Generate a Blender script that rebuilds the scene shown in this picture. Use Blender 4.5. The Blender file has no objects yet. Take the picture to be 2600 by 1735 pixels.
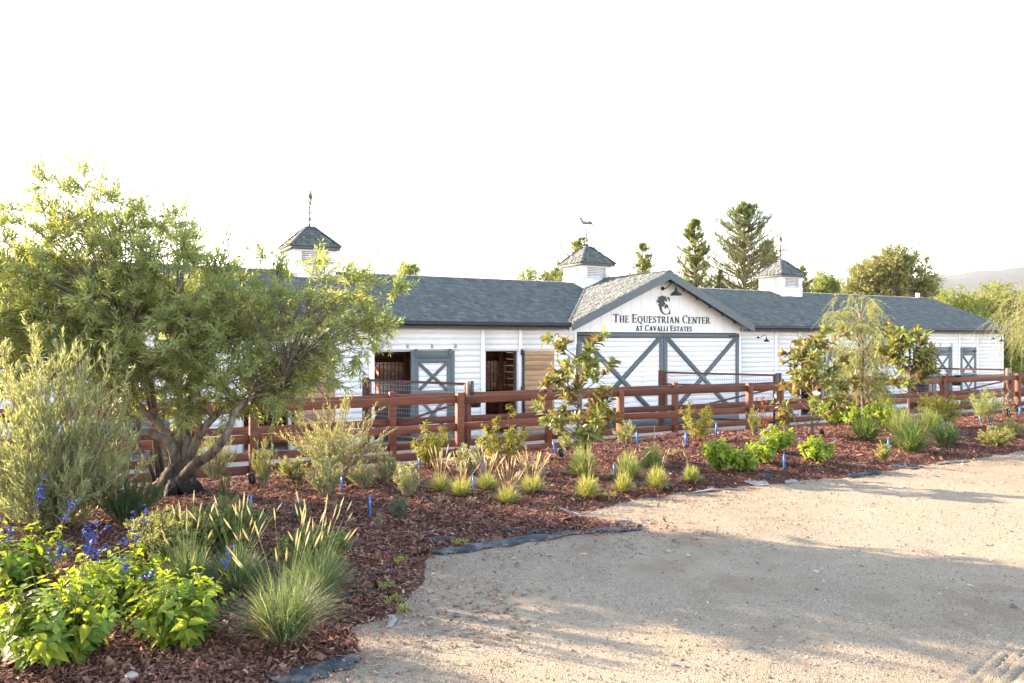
import bpy, bmesh, math
import numpy as np
from mathutils import Vector, Matrix, geometry

# ---------------------------------------------------------------- camera, sky, sun, exposure
scene = bpy.context.scene
COL = scene.collection
CAM_Z = 1.65
F_PX = 2022.0            # focal length in photograph pixels (28 mm on 36 mm, 2600 px wide)
cam_data = bpy.data.cameras.new('camera')
cam_data.lens = 28.0
cam_data.sensor_width = 36.0
cam_data.clip_start = 0.05
cam_data.clip_end = 30000.0
camera = bpy.data.objects.new('camera', cam_data)
camera.location = (0, 0, CAM_Z)
camera.rotation_euler = (math.radians(90), 0, 0)
COL.objects.link(camera)
scene.camera = camera

SUN_AZ = math.radians(-65.0)     # measured from +Y towards +X
SUN_EL = math.radians(19.5)
world = bpy.data.worlds.new('World')
scene.world = world
world.use_nodes = True
wn = world.node_tree.nodes
wl = world.node_tree.links
wn.clear()
w_out = wn.new('ShaderNodeOutputWorld')
w_bg = wn.new('ShaderNodeBackground')
w_sky = wn.new('ShaderNodeTexSky')
w_sky.sky_type = 'NISHITA'
w_sky.sun_disc = False
w_sky.sun_elevation = SUN_EL
w_sky.sun_rotation = SUN_AZ
w_sky.altitude = 0
w_sky.air_density = 1.0
w_sky.dust_density = 0.35
w_sky.ozone_density = 1.0
w_bg.inputs['Strength'].default_value = 0.15
wl.new(w_sky.outputs['Color'], w_bg.inputs['Color'])
wl.new(w_bg.outputs['Background'], w_out.inputs['Surface'])

sun_data = bpy.data.lights.new('sun', 'SUN')
sun_data.energy = 4.3
sun_data.angle = math.radians(0.53)
sun_data.color = (1.0, 0.87, 0.71)
sun = bpy.data.objects.new('sun', sun_data)
sdir = Vector((math.sin(SUN_AZ) * math.cos(SUN_EL), math.cos(SUN_AZ) * math.cos(SUN_EL), math.sin(SUN_EL)))
sun.rotation_euler = sdir.to_track_quat('Z', 'Y').to_euler()
sun.location = (-30, 10, 20)
COL.objects.link(sun)

scene.view_settings.view_transform = 'Standard'
scene.view_settings.look = 'None'
scene.view_settings.exposure = 2.55
scene.view_settings.gamma = 1.0
scene.view_settings.use_curve_mapping = False
scene.view_settings.use_white_balance = True          # camera balanced for the open shade
scene.view_settings.white_balance_temperature = 7900
scene.view_settings.white_balance_tint = 24
scene.render.engine = 'CYCLES'
scene.cycles.use_denoising = True
scene.cycles.max_bounces = 8
scene.cycles.diffuse_bounces = 6
scene.cycles.transmission_bounces = 4
scene.cycles.sample_clamp_indirect = 8.0

# ---------------------------------------------------------------- coordinates
# barn axes: u runs along the barn front (to the far right), v goes from the camera towards the barn
TH = math.atan2(0.492, 0.870)
CU, SU = math.cos(TH), math.sin(TH)


def uv(u, v, z=0.0):
    return Vector((u * CU - v * SU, u * SU + v * CU, z))


def to_uv(x, y):
    return x * CU + y * SU, -x * SU + y * CU


def sstep(a, b, x):
    t = np.clip((x - a) / (b - a), 0, 1)
    return t * t * (3 - 2 * t)


EDGE = np.array([(-2.6, -6.0), (-2.0, 0.5), (-1.45, 2.6), (-1.13, 3.85), (-0.85, 4.2), (-0.95, 4.6), (-0.75, 4.85), (-0.70, 5.4),
                 (-0.68, 5.85), (-0.5, 6.25), (0.0, 6.58), (0.67, 6.85), (1.15, 7.02), (0.98, 7.3), (0.62, 7.7),
                 (1.0, 8.15), (1.55, 8.42), (2.1, 8.75), (2.75, 9.15), (3.3, 9.4), (4.15, 9.85), (5.4, 10.6),
                 (7.6, 11.85), (12.0, 14.3), (25.0, 21.6), (60.0, 41.4)])

BED = np.concatenate([EDGE, [(60.0, 300.0), (-300.0, 300.0), (-300.0, -6.0)]])


def vnoise(x, y, seed=0):
    """cheap smooth value noise, vectorised"""
    xi = np.floor(x).astype(np.int64)
    yi = np.floor(y).astype(np.int64)
    fx = x - xi
    fy = y - yi
    fx = fx * fx * (3 - 2 * fx)
    fy = fy * fy * (3 - 2 * fy)

    def h(a, b):
        n = (a * 374761393 + b * 668265263 + seed * 1442695041) & 0x7fffffff
        n = ((n ^ (n >> 13)) * 1274126177) & 0x7fffffff
        n = n ^ (n >> 16)
        return (n % 65536) / 65535.0
    return (h(xi, yi) * (1 - fx) + h(xi + 1, yi) * fx) * (1 - fy) + (h(xi, yi + 1) * (1 - fx) + h(xi + 1, yi + 1) * fx) * fy - 0.5


def edge_dist(X, Y):
    """signed distance to the driveway edge, positive on the planted side"""
    X = np.asarray(X, float)
    Y = np.asarray(Y, float)
    best = np.full(X.shape, 1e9)
    for i in range(len(EDGE) - 1):
        ax, ay = EDGE[i]
        bx, by = EDGE[i + 1]
        dx, dy = bx - ax, by - ay
        t = np.clip(((X - ax) * dx + (Y - ay) * dy) / (dx * dx + dy * dy), 0, 1)
        best = np.minimum(best, np.hypot(X - ax - t * dx, Y - ay - t * dy))
    inside = np.zeros(X.shape, bool)
    n = len(BED)
    for i in range(n):
        ax, ay = BED[i]
        bx, by = BED[(i + 1) % n]
        if ay == by:
            continue
        c = ((ay > Y) != (by > Y)) & (X < (bx - ax) * (Y - ay) / (by - ay) + ax)
        inside ^= c
    sign = np.where(inside, 1.0, -1.0)
    return best * sign


def mulch_z(X, Y):
    X = np.asarray(X, float)
    Y = np.asarray(Y, float)
    u, v = to_uv(X, Y)
    d = edge_dist(X, Y) + 0.16 * vnoise(X * 2.3, Y * 2.3, 3) + 0.08 * vnoise(X * 7, Y * 7, 4)
    z = -0.42 * sstep(8.6, 12.0, v)
    z = z + 0.15 * np.exp(-((u - 11.5) / 3.2) ** 2) * sstep(8.5, 11.5, v)
    z = z + 0.10 * np.exp(-((u - 20.5) / 3.5) ** 2) * sstep(8.5, 11.5, v)
    z = z + 0.055 * sstep(-0.02, 0.35, d) + 0.07 * sstep(0.2, 1.8, d)
    z = z - 0.25 * sstep(0.0, 0.55, -d) - 1.0 * sstep(11.95, 12.45, v + 0.25 * vnoise(u * 1.1, v, 5))
    z = z + 0.05 * vnoise(X * 1.3, Y * 1.3, 6) + 0.022 * vnoise(X * 5, Y * 5, 7)
    return z


def sand_z(v):
    return -0.58 - 0.057 * (np.asarray(v, float) - 13.15)


def drive_z(X, Y):
    d = edge_dist(X, Y)
    z = 0.012 * vnoise(X * 1.7, Y * 1.7, 11) + 0.006 * vnoise(X * 6, Y * 6, 12)
    return z - 0.9 * sstep(0.25, 0.7, d)


def ground_z(X, Y):
    u, v = to_uv(X, Y)
    return np.maximum(np.maximum(mulch_z(X, Y), drive_z(X, Y)), np.where(v > 11.2, sand_z(v), -9))


def at(px, py, Y):
    """the point that stands Y metres ahead of the camera on the sight line of a photograph pixel"""
    return Vector(((px - 1300) / F_PX * Y, Y, CAM_Z - (py - 867.5) / F_PX * Y))


def on_ground(px, py, far=40.0):
    Ys = np.arange(2.6, far, 0.02)
    Xs = (px - 1300) / F_PX * Ys
    zr = CAM_Z - (py - 867.5) / F_PX * Ys
    g = ground_z(Xs, Ys)
    k = np.nonzero(zr <= g)[0]
    i = k[0] if len(k) else len(Ys) - 1
    return Vector((Xs[i], Ys[i], g[i]))


# ---------------------------------------------------------------- object helpers
def tag(o, label=None, cat=None, group=None, kind=None):
    if label:
        o['label'] = label
    if cat:
        o['category'] = cat
    if group:
        o['group'] = group
    if kind:
        o['kind'] = kind
    return o


def empty(name, loc=(0, 0, 0), rz=0.0, parent=None):
    o = bpy.data.objects.new(name, None)
    COL.objects.link(o)
    o.location = loc
    o.rotation_euler = (0, 0, rz)
    o.empty_display_size = 0.2
    if parent:
        o.parent = parent
    return o


def thing(name, label, cat, loc=(0, 0, 0), rz=0.0, group=None):
    return tag(empty(name, loc, rz), label, cat, group)


def obj(name, me, mat=None, parent=None, loc=None, rot=None):
    o = bpy.data.objects.new(name, me)
    COL.objects.link(o)
    if mat is not None and len(me.materials) == 0:
        me.materials.append(mat)
    if parent:
        o.parent = parent
    if loc is not None:
        o.location = loc
    if rot is not None:
        o.rotation_euler = rot
    return o


class Buf:
    """collects polygons; build() makes one mesh out of them"""

    def __init__(self):
        self.V = []
        self.n = 0
        self.Q = []
        self.T = []
        self.tint = []

    def add(self, V, faces, tint=None):
        """V (n,k,3); faces: tuples of indices into k; tint (n,) in 0..1"""
        V = np.asarray(V, np.float32)
        if V.ndim == 2:
            V = V[None]
        n, k = V.shape[:2]
        off = (np.arange(n) * k + self.n)[:, None]
        q = [f for f in faces if len(f) == 4]
        t = [f for f in faces if len(f) == 3]
        if q:
            self.Q.append((off[:, :, None] + np.array(q)[None]).reshape(-1, 4))
        if t:
            self.T.append((off[:, :, None] + np.array(t)[None]).reshape(-1, 3))
        if tint is None:
            tint = np.full(n, 0.5)
        self.tint.append(np.repeat(np.broadcast_to(np.asarray(tint, np.float32), (n,)), k))
        self.V.append(V.reshape(-1, 3))
        self.n += n * k

    def mesh(self, name, smooth=False):
        me = bpy.data.meshes.new(name)
        if self.n == 0:
            return me
        V = np.concatenate(self.V).astype(np.float32)
        Q = np.concatenate(self.Q) if self.Q else np.zeros((0, 4), int)
        T = np.concatenate(self.T) if self.T else np.zeros((0, 3), int)
        me.vertices.add(len(V))
        me.vertices.foreach_set('co', V.ravel())
        nl = Q.size + T.size
        me.loops.add(nl)
        me.loops.foreach_set('vertex_index', np.concatenate([Q.ravel(), T.ravel()]).astype(np.int32))
        npoly = len(Q) + len(T)
        me.polygons.add(npoly)
        starts = np.concatenate([np.arange(len(Q)) * 4, Q.size + np.arange(len(T)) * 3]).astype(np.int32)
        me.polygons.foreach_set('loop_start', starts)
        if smooth:
            me.polygons.foreach_set('use_smooth', np.ones(npoly, bool))
        at_ = me.attributes.new('tint', 'FLOAT', 'POINT')
        at_.data.foreach_set('value', np.concatenate(self.tint).astype(np.float32))
        me.update(calc_edges=True)
        me.validate()
        return me

    # -- shapes
    def box(self, x0, x1, y0, y1, z0, z1, tint=0.5):
        v = [(x0, y0, z0), (x1, y0, z0), (x1, y1, z0), (x0, y1, z0), (x0, y0, z1), (x1, y0, z1), (x1, y1, z1), (x0, y1, z1)]
        self.add(np.array(v), BOXF, np.array([tint]))
        return self

    def cbox(self, x0, x1, y0, y1, z0, z1, c=0.006, tint=0.5):
        """box with all edges chamfered by c"""
        xs, ys, zs = (x0, x1), (y0, y1), (z0, z1)
        V = []
        for i in (0, 1):
            for j in (0, 1):
                for k in (0, 1):
                    sx, sy, sz = (1, -1)[i], (1, -1)[j], (1, -1)[k]
                    V.append((xs[i], ys[j] + sy * c, zs[k] + sz * c))
                    V.append((xs[i] + sx * c, ys[j], zs[k] + sz * c))
                    V.append((xs[i] + sx * c, ys[j] + sy * c, zs[k]))
        self.add(np.array(V), CBOXF, np.array([tint]))
        return self

    def beam(self, a, b, w, h, tint=0.5, up=(0, 0, 1), c=0.0):
        """bar of section w (sideways) x h (along up) from a to b"""
        a = np.array(a, float)
        b = np.array(b, float)
        d = b - a
        d = d / np.linalg.norm(d)
        s = np.cross(d, np.array(up, float))
        s = s / np.linalg.norm(s)
        n = np.cross(s, d)
        V = []
        for p in (a, b):
            for (i, j) in ((-1, -1), (1, -1), (1, 1), (-1, 1)):
                V.append(p + s * i * w / 2 + n * j * h / 2)
        self.add(np.array(V), ((3, 2, 1, 0), (4, 5, 6, 7), (0, 1, 5, 4), (1, 2, 6, 5), (2, 3, 7, 6), (3, 0, 4, 7)), np.array([tint]))
        return self

    def tube(self, pts, radii, sides=8, tint=0.5, cap=True, wob=0.0, seed=0):
        P = np.array(pts, float)
        n = len(P)
        R = np.broadcast_to(np.asarray(radii, float), (n,))
        T = np.gradient(P, axis=0)
        T /= np.linalg.norm(T, axis=1)[:, None] + 1e-9
        ref = np.array((0.0, 0.0, 1.0)) if abs(T[0][2]) < 0.9 else np.array((1.0, 0, 0))
        s = np.cross(T[0], ref)
        s /= np.linalg.norm(s)
        rng = np.random.default_rng(seed)
        ang = np.arange(sides) / sides * 2 * math.pi
        V = []
        base = 1 + wob * rng.uniform(-1, 1, sides)
        for i in range(n):
            s = s - T[i] * np.dot(s, T[i])
            s /= np.linalg.norm(s) + 1e-9
            q = np.cross(T[i], s)
            rr = R[i] * (base + wob * 0.5 * rng.uniform(-1, 1, sides))
            V.append(P[i] + (np.cos(ang) * rr)[:, None] * s + (np.sin(ang) * rr)[:, None] * q)
        V = np.concatenate(V)
        F = []
        for i in range(n - 1):
            for k in range(sides):
                k2 = (k + 1) % sides
                F.append((i * sides + k, i * sides + k2, (i + 1) * sides + k2, (i + 1) * sides + k))
        if cap:
            V = np.concatenate([V, P[:1], P[-1:]])
            c0, c1 = n * sides, n * sides + 1
            for k in range(sides):
                k2 = (k + 1) % sides
                F.append((c0, k2, k))
                F.append((c1, (n - 1) * sides + k, (n - 1) * sides + k2))
        self.add(V, F, np.array([tint]))
        return self

    def rods(self, polys, r0, r1, sides=3, tint=None):
        """many thin tapered stems: polys (n,m,3)"""
        polys = np.asarray(polys, float)
        n, m = polys.shape[:2]
        d = polys[:, -1] - polys[:, 0]
        d /= np.linalg.norm(d, axis=1)[:, None] + 1e-9
        ref = np.where(np.abs(d[:, 2:3]) < 0.9, np.array((0, 0, 1.0)), np.array((1.0, 0, 0)))
        s = np.cross(d, ref)
        s /= np.linalg.norm(s, axis=1)[:, None] + 1e-9
        q = np.cross(d, s)
        ang = np.arange(sides) / sides * 2 * math.pi
        off = np.cos(ang)[None, :, None] * s[:, None] + np.sin(ang)[None, :, None] * q[:, None]
        r0 = np.broadcast_to(np.asarray(r0, float), (n,))
        r1 = np.broadcast_to(np.asarray(r1, float), (n,))
        t = np.linspace(0, 1, m)
        R = r0[:, None] * (1 - t) + r1[:, None] * t
        V = polys[:, :, None, :] + off[:, None] * R[:, :, None, None]
        V = V.reshape(n, m * sides, 3)
        F = []
        for i in range(m - 1):
            for k in range(sides):
                k2 = (k + 1) % sides
                F.append((i * sides + k, i * sides + k2, (i + 1) * sides + k2, (i + 1) * sides + k))
        self.add(V, F, tint)
        return self

    def ribbons(self, polys, width, rng, tint=None, taper=0.15):
        """grass blades: polys (n,m,3) flat strips that taper to a point"""
        polys = np.asarray(polys, float)
        n, m = polys.shape[:2]
        d = polys[:, -1] - polys[:, 0]
        a = np.arctan2(d[:, 1], d[:, 0]) + math.pi / 2 + rng.uniform(-0.9, 0.9, n)
        s = np.stack([np.cos(a), np.sin(a), np.zeros(n)], 1)
        t = np.linspace(0, 1, m)
        w = np.broadcast_to(np.asarray(width, float), (n,))
        prof = (1 - (1 - taper) * t ** 1.6) * np.minimum(1, 0.6 + 2 * t)
        off = s[:, None] * (w[:, None] * prof)[:, :, None] * 0.5
        V = np.stack([polys - off, polys + off], 2).reshape(n, m * 2, 3)
        F = [(2 * i, 2 * i + 1, 2 * i + 3, 2 * i + 2) for i in range(m - 1)]
        self.add(V, F, tint)
        return self

    def leaves(self, P, A, N, L, W, tpl, tint=None):
        P = np.asarray(P, float)
        A = np.asarray(A, float)
        A = A / (np.linalg.norm(A, axis=1)[:, None] + 1e-9)
        S = np.cross(N, A)
        S /= np.linalg.norm(S, axis=1)[:, None] + 1e-9
        N2 = np.cross(A, S)
        tv, tf = tpl
        tv = np.array(tv)
        n = len(P)
        L = np.broadcast_to(np.asarray(L, float), (n,))
        W = np.broadcast_to(np.asarray(W, float), (n,))
        V = (P[:, None] + A[:, None] * (tv[None, :, 0] * L[:, None])[:, :, None]
             + S[:, None] * (tv[None, :, 1] * W[:, None])[:, :, None]
             + N2[:, None] * (tv[None, :, 2] * L[:, None])[:, :, None])
        self.add(V, tf, tint)
        return self


BOXF = ((3, 2, 1, 0), (4, 5, 6, 7), (0, 1, 5, 4), (1, 2, 6, 5), (2, 3, 7, 6), (3, 0, 4, 7))


def _cboxf():
    def I(i, j, k, a):
        return (i * 4 + j * 2 + k) * 3 + a
    F = []
    for i in (0, 1):
        F.append([I(i, 0, 0, 0), I(i, 1, 0, 0), I(i, 1, 1, 0), I(i, 0, 1, 0)][::(1 if i else -1)])
        F.append([I(0, i, 0, 1), I(1, i, 0, 1), I(1, i, 1, 1), I(0, i, 1, 1)][::(-1 if i else 1)])
        F.append([I(0, 0, i, 2), I(1, 0, i, 2), I(1, 1, i, 2), I(0, 1, i, 2)][::(1 if i else -1)])
    for j in (0, 1):
        for k in (0, 1):
            F.append([I(0, j, k, 1), I(1, j, k, 1), I(1, j, k, 2), I(0, j, k, 2)])
    for i in (0, 1):
        for k in (0, 1):
            F.append([I(i, 0, k, 0), I(i, 1, k, 0), I(i, 1, k, 2), I(i, 0, k, 2)])
    for i in (0, 1):
        for j in (0, 1):
            F.append([I(i, j, 0, 0), I(i, j, 1, 0), I(i, j, 1, 1), I(i, j, 0, 1)])
    for i in (0, 1):
        for j in (0, 1):
            for k in (0, 1):
                F.append([I(i, j, k, 0), I(i, j, k, 1), I(i, j, k, 2)])
    return tuple(tuple(f) for f in F)


CBOXF = _cboxf()


def fix_normals(me):
    bm = bmesh.new()
    bm.from_mesh(me)
    bmesh.ops.recalc_face_normals(bm, faces=bm.faces)
    bm.to_mesh(me)
    bm.free()
    return me


def boxmesh(name, sx, sy, sz, c=0.0, centre=(0, 0, 0)):
    b = Buf()
    x, y, z = centre
    if c > 0:
        b.cbox(x - sx / 2, x + sx / 2, y - sy / 2, y + sy / 2, z - sz / 2, z + sz / 2, c)
    else:
        b.box(x - sx / 2, x + sx / 2, y - sy / 2, y + sy / 2, z - sz / 2, z + sz / 2)
    return fix_normals(b.mesh(name))


def polymesh(name, pts, depth, axis='y', d0=0.0):
    """flat outline (a, b) extruded by depth along y: a -> x, b -> z"""
    bm = bmesh.new()
    vs = [bm.verts.new((a, d0, b)) for a, b in pts]
    f = bm.faces.new(vs)
    r = bmesh.ops.extrude_face_region(bm, geom=[f])
    for e in r['geom']:
        if isinstance(e, bmesh.types.BMVert):
            e.co.y += depth
    bmesh.ops.triangulate(bm, faces=[f for f in bm.faces if len(f.verts) > 4])
    bmesh.ops.recalc_face_normals(bm, faces=bm.faces)
    me = bpy.data.meshes.new(name)
    bm.to_mesh(me)
    bm.free()
    return me


def grid_mesh(name, xs, ys, zfun, keep=None, smooth=True):
    X, Y = np.meshgrid(xs, ys)
    Z = zfun(X, Y)
    nx, ny = len(xs), len(ys)
    V = np.stack([X, Y, Z], -1).reshape(-1, 3)
    idx = np.arange(nx * ny).reshape(ny, nx)
    Q = np.stack([idx[:-1, :-1], idx[:-1, 1:], idx[1:, 1:], idx[1:, :-1]], -1).reshape(-1, 4)
    if keep is not None:
        K = keep(X, Y, Z).reshape(-1)
        Q = Q[K[Q].any(1)]
    used = np.unique(Q)
    remap = np.full(nx * ny, -1)
    remap[used] = np.arange(len(used))
    b = Buf()
    b.V.append(V[used].astype(np.float32))
    b.Q.append(remap[Q])
    b.tint.append(np.full(len(used), 0.5, np.float32))
    b.n = len(used)
    return b.mesh(name, smooth)


def spaced(*segs):
    """spaced((a, b, step), ...) concatenated coordinates"""
    out = []
    for a, b, s in segs:
        n = max(2, int(round((b - a) / s)))
        out.append(np.linspace(a, b, n, endpoint=False))
    out.append(np.array([segs[-1][1]]))
    return np.concatenate(out)
# ---------------------------------------------------------------- materials
MATS = {}


class NT:
    def __init__(self, name):
        m = bpy.data.materials.new(name)
        m.use_nodes = True
        self.m = m
        self.n = m.node_tree.nodes
        self.l = m.node_tree.links
        self.n.clear()
        self.out = self.n.new('ShaderNodeOutputMaterial')
        self.p = self.n.new('ShaderNodeBsdfPrincipled')
        self.l.new(self.p.outputs[0], self.out.inputs['Surface'])

    def node(self, t, **kw):
        nd = self.n.new(t)
        for k, v in kw.items():
            if k in nd.inputs.keys() if hasattr(nd.inputs, 'keys') else False:
                nd.inputs[k].default_value = v
            else:
                setattr(nd, k, v)
        return nd

    def link(self, a, b):
        self.l.new(a, b)

    def noise(self, scale, detail=4, rough=0.6, vec=None, dist=0.0):
        nd = self.n.new('ShaderNodeTexNoise')
        nd.inputs['Scale'].default_value = scale
        nd.inputs['Detail'].default_value = detail
        nd.inputs['Roughness'].default_value = rough
        nd.inputs['Distortion'].default_value = dist
        if vec is not None:
            self.link(vec, nd.inputs['Vector'])
        return nd.outputs['Fac']

    def voro(self, scale, vec=None, feature='F1', out='Distance', rand=1.0):
        nd = self.n.new('ShaderNodeTexVoronoi')
        nd.feature = feature
        nd.inputs['Scale'].default_value = scale
        nd.inputs['Randomness'].default_value = rand
        if vec is not None:
            self.link(vec, nd.inputs['Vector'])
        return nd.outputs[out]

    def coord(self, kind='Object', scale=None):
        tc = self.n.new('ShaderNodeTexCoord')
        v = tc.outputs[kind]
        if scale is not None:
            mp = self.n.new('ShaderNodeMapping')
            mp.inputs['Scale'].default_value = scale
            self.link(v, mp.inputs['Vector'])
            v = mp.outputs['Vector']
        return v

    def pos(self, scale=None):
        g = self.n.new('ShaderNodeNewGeometry')
        v = g.outputs['Position']
        if scale is not None:
            mp = self.n.new('ShaderNodeMapping')
            mp.inputs['Scale'].default_value = scale
            self.link(v, mp.inputs['Vector'])
            v = mp.outputs['Vector']
        return v

    def ramp(self, fac, stops, interp='LINEAR'):
        r = self.n.new('ShaderNodeValToRGB')
        r.color_ramp.interpolation = interp
        el = r.color_ramp.elements
        el[0].position, el[0].color = stops[0][0], (*stops[0][1], 1)
        el[1].position, el[1].color = stops[-1][0], (*stops[-1][1], 1)
        for p, c in stops[1:-1]:
            e = el.new(p)
            e.color = (*c, 1)
        self.link(fac, r.inputs['Fac'])
        return r.outputs['Color']

    def mix(self, fac, a, b, blend='MIX'):
        m = self.n.new('ShaderNodeMix')
        m.data_type = 'RGBA'
        m.blend_type = blend
        for s, v in ((m.inputs[0], fac), (m.inputs[6], a), (m.inputs[7], b)):
            if hasattr(v, 'is_output'):
                self.link(v, s)
            elif isinstance(v, tuple):
                s.default_value = (*v, 1) if len(v) == 3 else v
            else:
                s.default_value = v
        return m.outputs[2]

    def math(self, op, a, b=0.0):
        m = self.n.new('ShaderNodeMath')
        m.operation = op
        for s, v in ((m.inputs[0], a), (m.inputs[1], b)):
            if hasattr(v, 'is_output'):
                self.link(v, s)
            else:
                s.default_value = v
        return m.outputs[0]

    def attr(self, name='tint'):
        a = self.n.new('ShaderNodeAttribute')
        a.attribute_name = name
        return a.outputs['Fac']

    def rand(self):
        return self.n.new('ShaderNodeObjectInfo').outputs['Random']

    def bump(self, h, strength=0.3, dist=0.01):
        b = self.n.new('ShaderNodeBump')
        b.inputs['Strength'].default_value = strength
        b.inputs['Distance'].default_value = dist
        self.link(h, b.inputs['Height'])
        self.link(b.outputs['Normal'], self.p.inputs['Normal'])

    def done(self, color, rough=0.7, spec=0.3, metal=0.0):
        s = self.p.inputs['Base Color']
        if hasattr(color, 'is_output'):
            self.link(color, s)
        else:
            s.default_value = (*color, 1)
        if hasattr(rough, 'is_output'):
            self.link(rough, self.p.inputs['Roughness'])
        else:
            self.p.inputs['Roughness'].default_value = rough
        self.p.inputs['Specular IOR Level'].default_value = spec
        self.p.inputs['Metallic'].default_value = metal
        MATS[self.m.name] = self.m
        return self.m


def hexlike(*c):
    return tuple(c)


def leaf_mat(name, a, b, trans=0.45, per_object=False, back=None, rough=0.5, spec=0.35, yellow=None):
    a, b = tuple(x * 1.75 for x in a), tuple(min(0.85, x * 1.75) for x in b)
    t = NT(name)
    f = t.rand() if per_object else t.attr('tint')
    stops = [(0.0, a), (1.0, b)] if yellow is None else [(0.0, a), (0.86, b), (0.93, yellow), (1.0, yellow)]
    col = t.ramp(f, stops)
    nz = t.noise(3.0, 2, 0.5, t.pos())
    col = t.mix(t.math('MULTIPLY', nz, 0.45), col, tuple(x * 0.6 for x in a), 'MIX')
    if back is not None:
        g = t.n.new('ShaderNodeNewGeometry')
        col = t.mix(g.outputs['Backfacing'], col, back)
    m = t.done(col, rough, spec)
    tr = t.n.new('ShaderNodeBsdfTranslucent')
    tcol = t.mix(1.0, col, (1.25, 1.25, 0.62), 'MULTIPLY')
    t.link(tcol, tr.inputs['Color'])
    mx = t.n.new('ShaderNodeMixShader')
    mx.inputs[0].default_value = trans
    t.link(t.p.outputs[0], mx.inputs[1])
    t.link(tr.outputs[0], mx.inputs[2])
    t.link(mx.outputs[0], t.out.inputs['Surface'])
    return m


def wood_mat(name, c1, c2, c3, grain=(1.2, 22, 22), rough=0.65, streak=0.0, bumps=0.25, dark=(0.01, 0.008, 0.007)):
    """stained timber; grain runs along local X of the board's own object"""
    t = NT(name)
    co = t.coord('Object', grain)
    off = t.n.new('ShaderNodeVectorMath')
    off.operation = 'ADD'
    cmb = t.n.new('ShaderNodeCombineXYZ')
    r = t.rand()
    for i, k in enumerate((31.0, 57.0, 83.0)):
        t.link(t.math('MULTIPLY', r, k), cmb.inputs[i])
    t.link(co, off.inputs[0])
    t.link(cmb.outputs[0], off.inputs[1])
    v = off.outputs[0]
    n1 = t.noise(1.0, 6, 0.65, v, 0.6)
    n2 = t.noise(0.35, 3, 0.5, v)
    col = t.ramp(n1, [(0.3, c1), (0.55, c2), (0.75, c3)])
    col = t.mix(t.math('MULTIPLY', t.math('SUBTRACT', r, 0.5), 0.9), col, (0.02, 0.01, 0.008), 'MIX')
    if streak > 0:
        co2 = t.coord('Object', (1.1, 9, 9))
        off2 = t.n.new('ShaderNodeVectorMath')
        off2.operation = 'ADD'
        t.link(co2, off2.inputs[0])
        t.link(cmb.outputs[0], off2.inputs[1])
        n3 = t.noise(0.9, 5, 0.7, off2.outputs[0], 0.4)
        s = t.ramp(n3, [(0.62, (0, 0, 0)), (0.70, (1, 1, 1))])
        col = t.mix(t.math('MULTIPLY', s, streak), col, dark)
    t.bump(n1, bumps, 0.004)
    return t.done(col, rough, 0.3)


def paint_mat(name, c, var=0.06, rough=0.5, scale=6.0, dirt=None):
    t = NT(name)
    n = t.noise(scale, 5, 0.65, t.pos())
    c2 = tuple(max(0, x * (1 - var * 2.2)) for x in c)
    col = t.ramp(n, [(0.3, c2), (0.7, c)])
    col = t.mix(t.math('MULTIPLY', t.rand(), 0.5), col, tuple(x * (1 - var * 1.5) for x in c))
    if name == 'white_siding':
        sp = t.n.new('ShaderNodeSeparateXYZ')
        t.link(t.pos(), sp.inputs[0])
        lo = t.ramp(t.math('ADD', sp.outputs['Z'], 1.0), [(0.10, (1, 1, 1)), (0.62, (0, 0, 0))])
        sl = t.math('MULTIPLY', lo, t.ramp(t.noise(7, 6, 0.75, t.pos()), [(0.38, (0, 0, 0)), (0.7, (0.75, 0.75, 0.75))]))
        col = t.mix(sl, col, (0.45, 0.38, 0.28))
    if dirt:
        n2 = t.noise(1.6, 6, 0.7, t.pos((1, 1, 0.5)))
        col = t.mix(t.ramp(n2, [(0.52, (0, 0, 0)), (0.85, (0.35, 0.35, 0.35))]), col, dirt)
    t.bump(t.noise(120, 3, 0.6, t.pos()), 0.08, 0.002)
    return t.done(col, rough, 0.4)


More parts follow.
